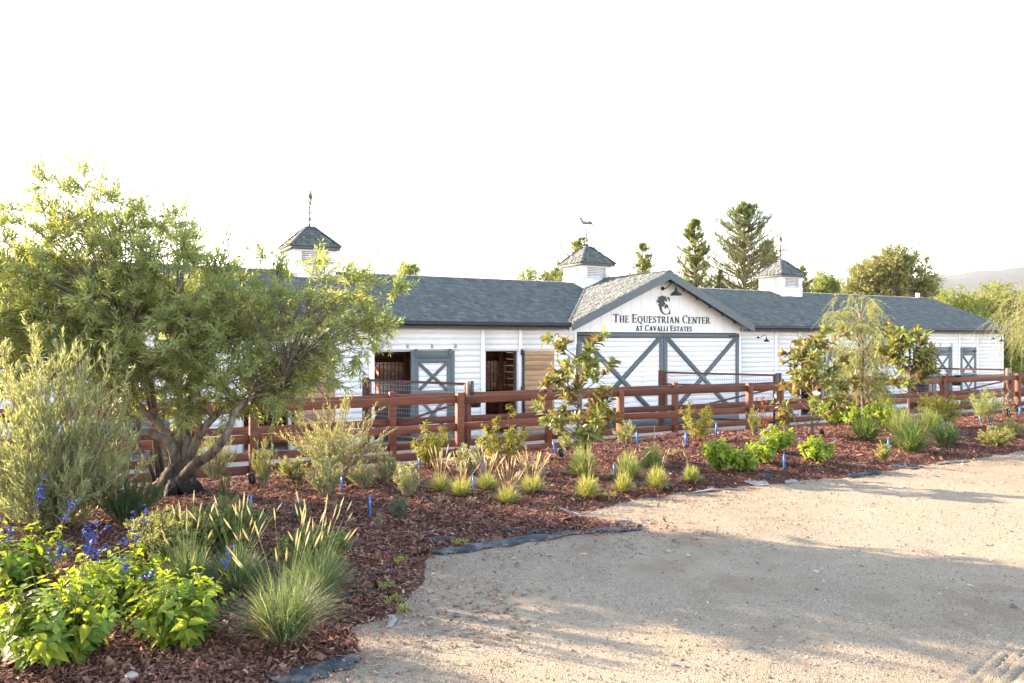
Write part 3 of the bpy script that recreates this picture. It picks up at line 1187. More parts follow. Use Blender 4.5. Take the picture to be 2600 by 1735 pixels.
    # valley flashings
    for side in (-1, 1):
        b = Buf()
        pts = []
        for t in (0.0, 1.0):
            v = VE + 0.02 + (VR - 0.5 - VE) * t
            pts.append((u_valley(v, side), v, z_wing(v) + 0.018))
        b.beam(pts[0], pts[1], 0.20, 0.012)
        b.beam(tuple(np.array(pts[0]) + (0, 0, 0.012)), tuple(np.array(pts[1]) + (0, 0, 0.012)), 0.025, 0.035)
        obj('valley_flashing', fix_normals(b.mesh('valley_flashing')), M['flashing'], roof)
    # gutters, fascia, soffit
    for a, b in ((bl, GC - GH - 0.02), (GC + GH + 0.02, br)):
        g = Buf()
        prof = [(VE - 0.10, 2.165), (VE - 0.115, 2.10), (VE - 0.085, 2.05), (VE - 0.01, 2.045), (VE, 2.165), (VE - 0.012, 2.165), (VE - 0.02, 2.062), (VE - 0.078, 2.066), (VE - 0.098, 2.105), (VE - 0.088, 2.165)]
        V = [(a, p[0], p[1]) for p in prof] + [(b, p[0], p[1]) for p in prof]
        k = len(prof)
        F = [(i, (i + 1) % k, k + (i + 1) % k, k + i) for i in range(k)]
        g.add(np.array(V), F)
        obj('gutter', fix_normals(g.mesh('gutter')), M['gutter_paint'], roof)
        obj('fascia', boxmesh('fascia', b - a, 0.03, 0.15, 0.004), M['slate_paint'], roof, loc=((a + b) / 2, VE + 0.03, 2.07))
        obj('soffit', boxmesh('soffit', b - a, VW - VE - 0.03, 0.02), M['slate_paint'], roof, loc=((a + b) / 2, (VW + VE) / 2 + 0.015, 2.02))
    # barge boards
    for side in (-1, 1):
        e0 = (GC + side * (GH + 0.02), GZ - GP * (GH + 0.02) + 0.01)
        e1 = (GC, GZ + 0.012)
        d = 0.255
        pts = [e0, e1, (GC, e1[1] - d), (GC + side * (GH + 0.02), e0[1] - d + 0.02)]
        if side > 0:
            pts = pts[::-1]
        obj('barge_board', polymesh('barge_board', pts, 0.045), M['slate_paint'], roof, loc=(0, VB - 0.04, 0))
        # look-out blocks and dark soffit under the overhang
        for k in range(6):
            t = 0.12 + 0.155 * k
            u = GC + side * GH * (1 - t)
            z = GZ - GP * GH * (1 - t) - 0.105
            bb = Buf()
            bb.beam((u, VB + 0.006, z), (u, VW - 0.01, z), 0.075, 0.09)
            obj('look_out', fix_normals(bb.mesh('look_out')), M['slate_paint'], roof)
    # rake boards on the barn ends
    for u in (bl + 0.02, br - 0.02):
        for sg in (1, -1):
            b = Buf()
            b.beam((u, VR, ZR - 0.06), (u, VR - sg * (VR - VE), ZE - 0.06), 0.04, 0.14)
            obj('rake_board', fix_normals(b.mesh('rake_board')), M['slate_paint'], roof)
    # little vent pipe by the far end of the ridge
    b = Buf()
    b.tube([(U1 - 0.25, VR + 0.25, ZR - 0.1), (U1 - 0.25, VR + 0.25, ZR + 0.24)], 0.09, 10)
    obj('vent_pipe', fix_normals(b.mesh('vent_pipe')), M['white_trim'], roof)


def x_panel(parent, name, u0, u1, z0, z1, v, w, mat, thick=0.022):
    """two crossed braces inside a rectangle"""
    for k, (a, b) in enumerate((((u0, z0), (u1, z1)), ((u0, z1), (u1, z0)))):
        bb = Buf()
        bb.beam((a[0], v - 0.003 * k, a[1]), (b[0], v - 0.003 * k, b[1]), w, thick, up=(0, 1, 0))
        obj(name, fix_normals(bb.mesh(name)), mat, parent)


def bar(parent, name, u0, u1, v0, v1, z0, z1, mat, c=0.004):
    return obj(name, boxmesh(name, u1 - u0, v1 - v0, z1 - z0, c), mat, parent, loc=((u0 + u1) / 2, (v0 + v1) / 2, (z0 + z1) / 2))


def panel_boards(parent, u0, u1, z0, z1, v, mat, step=0.1525, name='plank', depth=0.025):
    n = max(1, int(round((z1 - z0) / step)))
    st = (z1 - z0) / n
    me = boxmesh(name, u1 - u0, depth, st - 0.008, 0.004)
    for i in range(n):
        obj(name, me, mat, parent, loc=((u0 + u1) / 2, v + depth / 2 + rngb.uniform(0, 0.002), z0 + st * (i + 0.5)))


def double_door():
    u0, u1 = GATEWAY
    top = 1.90
    mid = (u0 + u1) / 2
    dv = VW - 0.035
    for k, (a, b) in enumerate(((u0, mid - 0.008), (mid + 0.008, u1))):
        leaf = empty('door_leaf', parent=barn)
        panel_boards(leaf, a + 0.10, b - 0.10, BZ + 0.10, top - 0.10, dv, M['white_siding'])
        bar(leaf, 'top_rail', a, b, dv - 0.026, dv + 0.03, top - 0.145, top, M['slate_paint'])
        bar(leaf, 'bottom_rail', a, b, dv - 0.026, dv + 0.03, BZ + 0.02, BZ + 0.20, M['slate_paint'])
        so = 0.145
        bar(leaf, 'stile', a, a + so, dv - 0.023, dv + 0.03, BZ + 0.2, top - 0.145, M['slate_paint'])
        bar(leaf, 'stile', b - so, b, dv - 0.023, dv + 0.03, BZ + 0.2, top - 0.145, M['slate_paint'])
        x_panel(leaf, 'brace', a + so - 0.05, b - so + 0.05, BZ + 0.15, top - 0.11, dv - 0.010, 0.15, M['slate_paint'])
        # strap hinges on the outer top corner
        e = a if k == 0 else b
        s = 1 if k == 0 else -1
        bb = Buf()
        bb.box(min(e, e + s * 0.45), max(e, e + s * 0.45), dv - 0.034, dv - 0.0265, top - 0.09, top - 0.055)
        obj('hinge', fix_normals(bb.mesh('hinge')), M['black_metal'], leaf)
    # jambs
    jm = empty('door_surround', parent=barn)
    bar(jm, 'jamb', u0 - 0.10, u0 - 0.004, VW - 0.03, VW + 0.03, BZ, WT - 0.02, M['white_trim'])
    bar(jm, 'jamb', u1 + 0.004, u1 + 0.10, VW - 0.03, VW + 0.03, BZ, WT - 0.02, M['white_trim'])


def stall_leaf(name, a, b, v, kind):
    """sliding or hinged stall door with two crossed panels"""
    leaf = empty(name, parent=barn)
    z0, z1 = BZ + 0.05, DT + 0.02
    st = 0.115 if kind == 'slide' else 0.10
    panel_boards(leaf, a + st, b - st, z0 + 0.1, z1 - 0.2, v + 0.01, M['white_siding'])
    for e in ((a, a + st), (b - st, b)):
        bar(leaf, 'stile', e[0], e[1], v - 0.02, v + 0.03, z0, z1, M['slate_paint'])
    if kind == 'slide':
        for e in ((a + st, a + st + 0.10), (b - st - 0.10, b - st)):
            bar(leaf, 'stile', e[0], e[1], v - 0.014, v + 0.03, z0 + 0.2, z1 - 0.2, M['slate_paint'])
    ins = st + (0.10 if kind == 'slide' else 0.0)
    bar(leaf, 'top_rail', a + st, b - st, v - 0.018, v + 0.03, z1 - 0.2, z1, M['slate_paint'])
    bar(leaf, 'upper_rail', a + st, b - st, v - 0.012, v + 0.03, z1 - 0.315, z1 - 0.206, M['slate_paint'])
    bar(leaf, 'middle_rail', a + st, b - st, v - 0.018, v + 0.03, z0 + 1.07, z0 + 1.25, M['slate_paint'])
    bar(leaf, 'bottom_rail', a + st, b - st, v - 0.018, v + 0.03, z0, z0 + 0.2, M['slate_paint'])
    x_panel(leaf, 'brace', a + ins - 0.02, b - ins + 0.02, z0 + 1.235, z1 - 0.30, v - 0.004, 0.085, M['slate_paint'])
    x_panel(leaf, 'brace', a + ins - 0.02, b - ins + 0.02, z0 + 0.185, z0 + 1.085, v - 0.004, 0.085, M['slate_paint'])
    bb = Buf()
    if kind == 'slide':
        for e in (a + st + 0.02, b - st - 0.02):
            bb.cbox(e - 0.05, e + 0.05, v - 0.032, v - 0.020, z1 - 0.14, z1 + 0.03, 0.006)
            bb.tube([(e, v - 0.045, z1 + 0.02), (e, v - 0.015, z1 + 0.02)], 0.035, 10)
        obj('hanger', fix_normals(bb.mesh('hanger')), M['slate_paint'], leaf)
    else:
        for zz in (z1 - 0.18, z0 + 1.15, z0 + 0.3):
            bb.box(b - 0.22, b + 0.04, v - 0.029, v - 0.021, zz, zz + 0.06)
        obj('hinge', fix_normals(bb.mesh('hinge')), M['black_metal'], leaf)
    return leaf


def tracks():
    for a, b in SLIDE:
        t = empty('door_track', parent=barn)
        b2 = b + 0.2
        bb = Buf()
        bb.cbox(a - 0.1, b2, VW - 0.085, VW - 0.035, DT + 0.055, DT + 0.085, 0.006)
        obj('rail', fix_normals(bb.mesh('rail')), M['white_trim'], t)
        for k in range(4):
            u = a + 0.2 + k * (b2 - a - 0.35) / 3
            bb = Buf()
            bb.box(u - 0.03, u + 0.03, VW - 0.075, VW - 0.012, DT + 0.085, DT + 0.105)
            bb.box(u - 0.03, u + 0.03, VW - 0.03, VW - 0.018, DT + 0.105, DT + 0.20)
            obj('bracket', fix_normals(bb.mesh('bracket')), M['galvanised'], t)


def open_dutch(a, b):
    """hinged leaf folded back flat on the wall, raw boards outwards"""
    leaf = empty('dutch_door_leaf', parent=barn)
    z0, z1 = BZ + 0.1, DT + 0.01
    v = VW - 0.095
    panel_boards(leaf, a + 0.03, b, z0, z1, v, M['raw_fir'], 0.142, depth=0.045)
    bar(leaf, 'edge_strip', a - 0.02, a + 0.028, v - 0.012, v + 0.05, z0, z1, M['black_metal'])
    bb = Buf()
    for zz in (z1 - 0.12, (z0 + z1) / 2 - 0.05, z0 + 0.1):
        bb.cbox(a - 0.075, a - 0.022, v - 0.02, v + 0.03, zz, zz + 0.16, 0.006)
    obj('hinge', fix_normals(bb.mesh('hinge')), M['black_metal'], leaf)


def stall_inside(a, b, k):
    """what an open doorway shows: planked side walls, a barred partition and the aisle behind it"""
    st = empty('stall', parent=barn)
    lo, hi = a - 1.2, b + 1.2
    vp = VW + 2.75
    # side partitions
    for u in (lo, hi):
        panel = Buf()
        n = 12
        for i in range(n):
            panel.cbox(u - 0.03, u + 0.03, VW + 0.12, vp + 3.4, BZ + 0.02 + i * 0.2, BZ + 0.2 * (i + 1) + 0.012, 0.006, tint=rngb.uniform())
        obj('partition', fix_normals(panel.mesh('partition')), M['stall_wood'], st)
    # rear partition: boards below and above, bars between
    zb0, zb1 = BZ + 1.05, BZ + 1.98
    for i in range(7):
        obj('plank', boxmesh('plank', hi - lo - 0.08, 0.04, 0.145, 0.005), M['stall_wood'], st, loc=((lo + hi) / 2, vp, BZ + 0.08 + 0.15 * i))
    for i in range(5):
        obj('plank', boxmesh('plank', hi - lo - 0.08, 0.04, 0.145, 0.005), M['stall_wood'], st, loc=((lo + hi) / 2, vp, zb1 + 0.10 + 0.15 * i))
    bar(st, 'grille_rail', lo + 0.05, hi - 0.05, vp - 0.02, vp + 0.02, zb1 - 0.015, zb1 + 0.025, M['black_metal'])
    bar(st, 'grille_rail', lo + 0.05, hi - 0.05, vp - 0.02, vp + 0.02, zb0 - 0.03, zb0 + 0.01, M['black_metal'])
    me = Buf().tube([(0, 0, 0), (0, 0, zb1 - zb0)], 0.014, 6).mesh('grille_bar', True)
    u = lo + 0.15
    while u < hi:
        obj('grille_bar', me, M['black_metal'], st, loc=(u, vp, zb0))
        u += 0.115
    # far aisle wall with its own lit boards
    for i in range(9):
        if 4 <= i <= 6:
            obj('plank', boxmesh('plank', (hi - lo) * 0.55, 0.04, 0.19, 0.005), M['stall_wood'], st, loc=(lo + (hi - lo) * 0.3, vp + 3.0, BZ + 0.12 + 0.2 * i))
        else:
            obj('plank', boxmesh('plank', hi - lo, 0.04, 0.19, 0.005), M['stall_wood'], st, loc=((lo + hi) / 2, vp + 3.0, BZ + 0.12 + 0.2 * i))
    # post just inside the doorway and lining of the opening
    bar(st, 'door_post', b - 0.005, b + 0.10, VW + 0.11, VW + 0.25, BZ, DT, M['weathered_post'])
    bar(st, 'inner_post', b + 0.3, b + 0.42, VW + 1.6, VW + 1.72, BZ, 1.9, M['stall_wood'])
    # dark loft boards overhead
    bar(st, 'loft_floor', lo, hi, VW + 0.12, vp + 3.3, WT - 0.05, WT + 0.02, M['stall_wood'])


def gable_front():
    g = empty('gable_wall', parent=barn)
    v0 = VW - 0.012
    zt0 = 1.93
    u = GC - 3.35
    w = 0.372
    i = 0
    lim = GP
    while u < GC + 3.35:
        a, b = u + 0.004, min(u + w - 0.004, GC + 3.35)

        def top(x):
            return GZ - 0.10 - GP * abs(x - GC)
        pts = [(a, zt0), (b, zt0), (b, max(zt0 + 0.01, top(b)))]
        if a < GC < b:
            pts.append((GC, top(GC)))
        pts.append((a, max(zt0 + 0.01, top(a))))
        if max(top(a), top(b)) > zt0 + 0.02:
            obj('gable_board', polymesh('gable_board', pts, 0.022), M['white_siding'], g, loc=(0, v0 - 0.022 + rngb.uniform(0, 0.002), 0))
        u += w
    back = [(GC - 3.4, zt0), (GC + 3.4, zt0), (GC + 3.4, zt0 + 0.15), (GC, GZ - 0.11), (GC - 3.4, zt0 + 0.15)]
    obj('gable_core', polymesh('gable_core', back, 0.06), M['gutter_paint'], g, loc=(0, v0 + 0.004, 0))
    # pale closing trim beside the gable foot
    return g


wall = siding()
roofs()
double_door()
stall_leaf('sliding_door', 1.48, 2.70, VW - 0.075, 'slide')
stall_leaf('sliding_door', 7.74, 8.97, VW - 0.075, 'slide')
stall_leaf('sliding_door', 23.32, 24.6, VW - 0.075, 'slide')
stall_leaf('sliding_door', 29.52, 30.78, VW - 0.075, 'slide')
for a, b in CLOSED:
    stall_leaf('dutch_door', a, b, VW - 0.02, 'hinged')
tracks()
open_dutch(4.75, 5.77)
open_dutch(11.06, 12.06)
for k, (a, b) in enumerate(OPEN):
    stall_inside(a, b, k)
gable = gable_front()

# ---------------------------------------------------------------- sign lettering
GLYPH = {
    # strokes: list of (points, widths); unit height 1; thick stems 0.15, thin 0.05
    'T': (0.74, [([(0.37, 0.02), (0.37, 0.97)], 0.15), ([(0.02, 0.965), (0.72, 0.965)], 0.07), ([(0.03, 0.98), (0.03, 0.80)], [0.06, 0.02]), ([(0.71, 0.98), (0.71, 0.80)], [0.06, 0.02]), ([(0.24, 0.02), (0.50, 0.02)], 0.045)]),
    'H': (0.84, [([(0.16, 0.02), (0.16, 0.98)], 0.15), ([(0.68, 0.02), (0.68, 0.98)], 0.15), ([(0.16, 0.51), (0.68, 0.51)], 0.06)] + [([(c - 0.13, y), (c + 0.13, y)], 0.045) for c in (0.16, 0.68) for y in (0.02, 0.98)]),
    'E': (0.66, [([(0.16, 0.02), (0.16, 0.98)], 0.15), ([(0.04, 0.975), (0.58, 0.975)], 0.06), ([(0.04, 0.025), (0.60, 0.025)], 0.06), ([(0.16, 0.52), (0.48, 0.52)], 0.055), ([(0.57, 0.99), (0.57, 0.82)], [0.06, 0.02]), ([(0.60, 0.01), (0.60, 0.19)], [0.06, 0.02]), ([(0.48, 0.62), (0.48, 0.42)], 0.03)]),
    'I': (0.38, [([(0.19, 0.02), (0.19, 0.98)], 0.15), ([(0.05, 0.02), (0.33, 0.02)], 0.045), ([(0.05, 0.98), (0.33, 0.98)], 0.045)]),
    'L': (0.64, [([(0.16, 0.02), (0.16, 0.98)], 0.15), ([(0.04, 0.98), (0.29, 0.98)], 0.045), ([(0.04, 0.025), (0.58, 0.025)], 0.06), ([(0.58, 0.01), (0.58, 0.22)], [0.06, 0.02])]),
    'A': (0.84, [([(0.14, 0.02), (0.42, 0.99)], 0.055), ([(0.70, 0.02), (0.41, 1.0)], 0.15), ([(0.23, 0.34), (0.62, 0.34)], 0.05), ([(0.02, 0.02), (0.26, 0.02)], 0.045), ([(0.56, 0.02), (0.84, 0.02)], 0.045)]),
    'V': (0.84, [([(0.14, 0.98), (0.44, 0.02)], 0.15), ([(0.70, 0.98), (0.44, 0.02)], 0.055), ([(0.0, 0.98), (0.28, 0.98)], 0.045), ([(0.58, 0.98), (0.82, 0.98)], 0.045)]),
    'N': (0.88, [([(0.16, 0.02), (0.16, 0.98)], 0.06), ([(0.74, 0.02), (0.74, 0.98)], 0.06), ([(0.15, 0.97), (0.74, 0.02)], 0.15), ([(0.02, 0.98), (0.18, 0.98)], 0.045), ([(0.62, 0.98), (0.86, 0.98)], 0.045), ([(0.04, 0.02), (0.28, 0.02)], 0.045)]),
    'U': (0.84, [([(0.18, 0.98), (0.18, 0.34), (0.22, 0.15), (0.33, 0.05), (0.46, 0.03)], [0.15, 0.15, 0.13, 0.09, 0.06]), ([(0.46, 0.03), (0.58, 0.07), (0.66, 0.17), (0.68, 0.34), (0.68, 0.98)], [0.06, 0.055, 0.055, 0.055, 0.055]), ([(0.05, 0.98), (0.31, 0.98)], 0.045), ([(0.57, 0.98), (0.80, 0.98)], 0.045)]),
    'R': (0.82, [([(0.16, 0.02), (0.16, 0.98)], 0.15), ([(0.04, 0.02), (0.30, 0.02)], 0.045), ([(0.04, 0.965), (0.36, 0.965), (0.52, 0.90), (0.57, 0.75), (0.52, 0.58), (0.37, 0.50), (0.16, 0.49)], [0.05, 0.06, 0.12, 0.15, 0.12, 0.06, 0.05]), ([(0.36, 0.50), (0.60, 0.16), (0.72, 0.04), (0.84, 0.02)], [0.12, 0.15, 0.11, 0.04])]),
    'S': (0.60, [([(0.50, 0.78), (0.46, 0.92), (0.30, 0.975), (0.15, 0.90), (0.11, 0.76), (0.18, 0.62), (0.30, 0.53), (0.43, 0.43), (0.50, 0.28), (0.44, 0.10), (0.29, 0.03), (0.13, 0.08), (0.07, 0.26)], [0.03, 0.05, 0.06, 0.10, 0.13, 0.15, 0.15, 0.15, 0.13, 0.10, 0.06, 0.05, 0.03]), ([(0.505, 0.98), (0.505, 0.76)], [0.05, 0.02]), ([(0.07, 0.02), (0.07, 0.26)], [0.05, 0.02])]),
    'C': (0.80, [([(0.70, 0.76), (0.62, 0.92), (0.46, 0.98), (0.27, 0.91), (0.15, 0.74), (0.12, 0.50), (0.16, 0.26), (0.28, 0.09), (0.46, 0.02), (0.62, 0.08), (0.74, 0.24)], [0.03, 0.05, 0.06, 0.10, 0.14, 0.155, 0.14, 0.10, 0.06, 0.05, 0.025]), ([(0.71, 0.99), (0.71, 0.72)], [0.06, 0.02])]),
    'Q': (0.92, [([(0.46, 0.98), (0.27, 0.91), (0.15, 0.74), (0.12, 0.50), (0.15, 0.26), (0.27, 0.09), (0.46, 0.02), (0.65, 0.09), (0.77, 0.26), (0.80, 0.50), (0.77, 0.74), (0.65, 0.91), (0.46, 0.98)], [0.05, 0.09, 0.14, 0.155, 0.14, 0.09, 0.05, 0.09, 0.14, 0.155, 0.14, 0.09, 0.05]), ([(0.46, 0.02), (0.62, -0.14), (0.84, -0.20), (1.02, -0.16)], [0.12, 0.12, 0.08, 0.03])]),
}


def letter_mesh(ch, h, squeeze=1.0):
    b = Buf()
    for si, (pts, wd) in enumerate(GLYPH[ch][1]):
        P = np.array(pts, float) * h
        P[:, 0] *= squeeze
        n = len(P)
        W = np.broadcast_to(np.asarray(wd, float), (n,)) * h * 0.92
        T = np.gradient(P, axis=0)
        T /= np.linalg.norm(T, axis=1)[:, None]
        Nn = np.stack([-T[:, 1], T[:, 0]], 1)
        A = P + Nn * W[:, None] / 2
        B = P - Nn * W[:, None] / 2
        y0, y1 = -0.022 - 0.0006 * si, 0.0
        V = []
        for i in range(n):
            V += [(A[i, 0], y0, A[i, 1]), (B[i, 0], y0, B[i, 1]), (B[i, 0], y1, B[i, 1]), (A[i, 0], y1, A[i, 1])]
        F = []
        for i in range(n - 1):
            for k in range(4):
                k2 = (k + 1) % 4
                F.append((i * 4 + k, i * 4 + k2, i * 4 + 4 + k2, i * 4 + 4 + k))
        F.append((3, 2, 1, 0))
        F.append(((n - 1) * 4, (n - 1) * 4 + 1, (n - 1) * 4 + 2, (n - 1) * 4 + 3))
        b.add(np.array(V), F)
    return fix_normals(b.mesh('letter'))


def write_line(text, u0, u1, z, cap, small, parent):
    """text in small capitals: upper-case letters are full height, lower-case ones small"""
    gap, space = 0.10, 0.42
    total, lay = 0.0, []
    for ch in text:
        if ch == ' ':
            total += space * small
            continue
        h = cap if ch.isupper() else small
        w = GLYPH[ch.upper()][0] * h
        lay.append((ch, total, h))
        total += w + gap * small
    k = (u1 - u0) / total
    for ch, x, h in lay:
        obj('letter', letter_mesh(ch.upper(), h, k), M['sign_metal'], parent, loc=(u0 + x * k, VW - 0.036, z))


sign = empty('sign_lettering', parent=barn)
write_line('The Equestrian Center', 14.15, 17.98, 2.215, 0.255, 0.205, sign)
write_line('at Cavalli Estates', 14.98, 17.22, 1.968, 0.185, 0.152, sign)
emblem = empty('emblem', parent=barn)


def emb(pts, name, d):
    P = [((x - 310) / 490 * 0.55 + 15.77, 3.06 - (y - 165) / 710 * 0.59) for x, y in pts]
    obj(name, polymesh(name, P, 0.02), M['sign_metal'], emblem, loc=(0, VW - 0.058 - d, 0))


emb([(365, 212), (402, 245), (450, 205), (510, 168), (560, 188), (598, 214), (620, 178), (634, 225), (662, 285), (684, 352), (668, 388), (640, 376), (608, 342), (585, 318),
     (582, 352), (594, 405), (628, 468), (604, 492), (576, 542), (540, 582), (508, 562), (494, 592), (500, 660), (520, 738), (560, 800), (620, 842), (680, 842), (735, 814),
     (766, 768), (790, 660), (798, 862), (762, 836), (700, 862), (640, 872), (580, 858), (520, 822), (462, 742), (426, 642), (410, 572), (390, 538), (352, 520), (392, 500),
     (414, 476), (412, 438), (372, 436), (318, 446), (360, 414), (312, 394), (356, 380), (318, 332), (372, 352), (398, 272)], 'horse_head', 0.0)
emb([(600, 545), (620, 502), (660, 484), (702, 510), (726, 572), (727, 662), (692, 604), (667, 582), (650, 612), (615, 662), (600, 622), (612, 582)], 'bent_leg', 0.002)
emb([(664, 213), (702, 234), (737, 268), (746, 226), (766, 214), (770, 388), (742, 322), (710, 272)], 'serif', 0.001)


# ---------------------------------------------------------------- cupolas
def cupola(u, k):
    c = empty('cupola', parent=barn, loc=(u, VR, 0))
    a = 0.575
    z0, zb, z1, zt = ZR - 0.35, 3.76, 4.19, 4.86
    b = Buf().box(-a, a, -a, a, z0, zb - 0.03)
    obj('skirt', fix_normals(b.mesh('skirt')), M['white_siding'], c)
    # upright boards of the skirt
    for i in range(7):
        x = -a + 0.082 + i * 2 * (a - 0.0) / 7
        obj('skirt_board', boxmesh('skirt_board', 2 * a / 7 - 0.008, 0.018, zb - z0 - 0.04, 0.003), M['white_trim'], c, loc=(x, -a - 0.009, (z0 + zb) / 2 - 0.02))
    bar(c, 'band', -a - 0.03, a + 0.03, -a - 0.03, a + 0.03, zb - 0.03, zb + 0.012, M['white_trim'])
    core = Buf().box(-a + 0.10, a - 0.10, -a + 0.10, a - 0.10, zb, z1)
    obj('core', fix_normals(core.mesh('core')), M['gutter_paint'], c)
    ow = 0.20
    for (sx, sy) in ((-1, -1), (1, -1), (-1, 1), (1, 1)):
        bb = Buf()
        bb.box(min(sx * a, sx * (a - ow)), max(sx * a, sx * (a - ow)), min(sy * a, sy * (a - 0.06)), max(sy * a, sy * (a - 0.06)), zb + 0.012, z1)
        bb.box(min(sx * a, sx * (a - 0.06)), max(sx * a, sx * (a - 0.06)), min(sy * (a - 0.061), sy * (a - ow)), max(sy * (a - 0.061), sy * (a - ow)), zb + 0.012, z1)
        obj('corner_post', fix_normals(bb.mesh('corner_post')), M['white_trim'], c)
    ln = 2 * (a - ow) - 0.004
    for face in range(4):
        ang = face * math.pi / 2
        for i in range(7):
            z = zb + 0.055 + i * 0.055
            bb = Buf()
            bb.beam((-ln / 2, -a + 0.045, z), (ln / 2, -a + 0.045, z), 0.052, 0.012, up=(0, 0.75, 0.8))
            o = obj('louver', fix_normals(bb.mesh('louver')), M['white_trim'], c)
            o.rotation_euler = (0, 0, ang)
    e = 0.69
    bb = Buf().cbox(-e, e, -e, e, z1 - 0.005, z1 + 0.075, 0.006)
    obj('cornice', fix_normals(bb.mesh('cornice')), M['white_trim' if False else 'slate_paint'], c)
    # bright underside trim
    bar(c, 'bed_mould', -a - 0.02, a + 0.02, -a - 0.02, a + 0.02, z1 - 0.06, z1 - 0.006, M['white_trim'])
    t = 0.11
    e2 = e + 0.03
    zr0 = z1 + 0.078
    V = [(-e2, -e2, zr0), (e2, -e2, zr0), (e2, e2, zr0), (-e2, e2, zr0), (-t, -t, zt), (t, -t, zt), (t, t, zt), (-t, t, zt)]
    bb = Buf()
    bb.add(np.array(V), BOXF, np.array([0.4]))
    obj('roof_deck', fix_normals(bb.mesh('roof_deck')), M['shingles'], c)
    sh = Buf()
    run = e2 - t
    rise = zt - zr0
    L = math.hypot(run, rise)
    cs, sn = run / L, rise / L
    for face in range(4):
        ang = face * math.pi / 2
        R = np.array(Matrix.Rotation(ang, 3, 'Z'))
        org = R @ np.array((0, -e2, zr0 + 0.004))
        hd = R @ np.array((1.0, 0, 0))
        sd = R @ np.array((0, cs, sn))
        nr = R @ np.array((0, -sn, cs))
        shingle_plane(sh, org, hd, sd, nr, int(L / 0.10), lambda s: (-(e2 - s * cs), e2 - s * cs) if s < L else None, course=0.10, seed=20 + face + 4 * k)
    tag(obj('shingles', sh.mesh('shingles'), M['shingles'], c), kind='stuff')
    hips = Buf()
    for face in range(4):
        ang = math.pi / 4 + face * math.pi / 2
        R = np.array(Matrix.Rotation(ang, 3, 'Z'))
        p0 = R @ np.array((e2 * 1.414, 0, zr0 + 0.02))
        p1 = R @ np.array((t * 1.414, 0, zt + 0.02))
        for i in range(9):
            q0 = p0 + (p1 - p0) * i / 9
            q1 = p0 + (p1 - p0) * (i + 1.08) / 9
            hips.beam(q0 + (0, 0, 0.008), q1, 0.13, 0.016, tint=rngb.uniform(0.2, 0.8))
    tag(obj('hip_caps', fix_normals(hips.mesh('hip_caps')), M['shingles'], c), kind='stuff')
    bb = Buf().cbox(-t - 0.02, t + 0.02, -t - 0.02, t + 0.02, zt - 0.01, zt + 0.035, 0.01)
    obj('cap', fix_normals(bb.mesh('cap')), M['slate_paint'], c)


CUP = (6.1, 15.6, 24.98)
for k, u in enumerate(CUP):
    cupola(u, k)


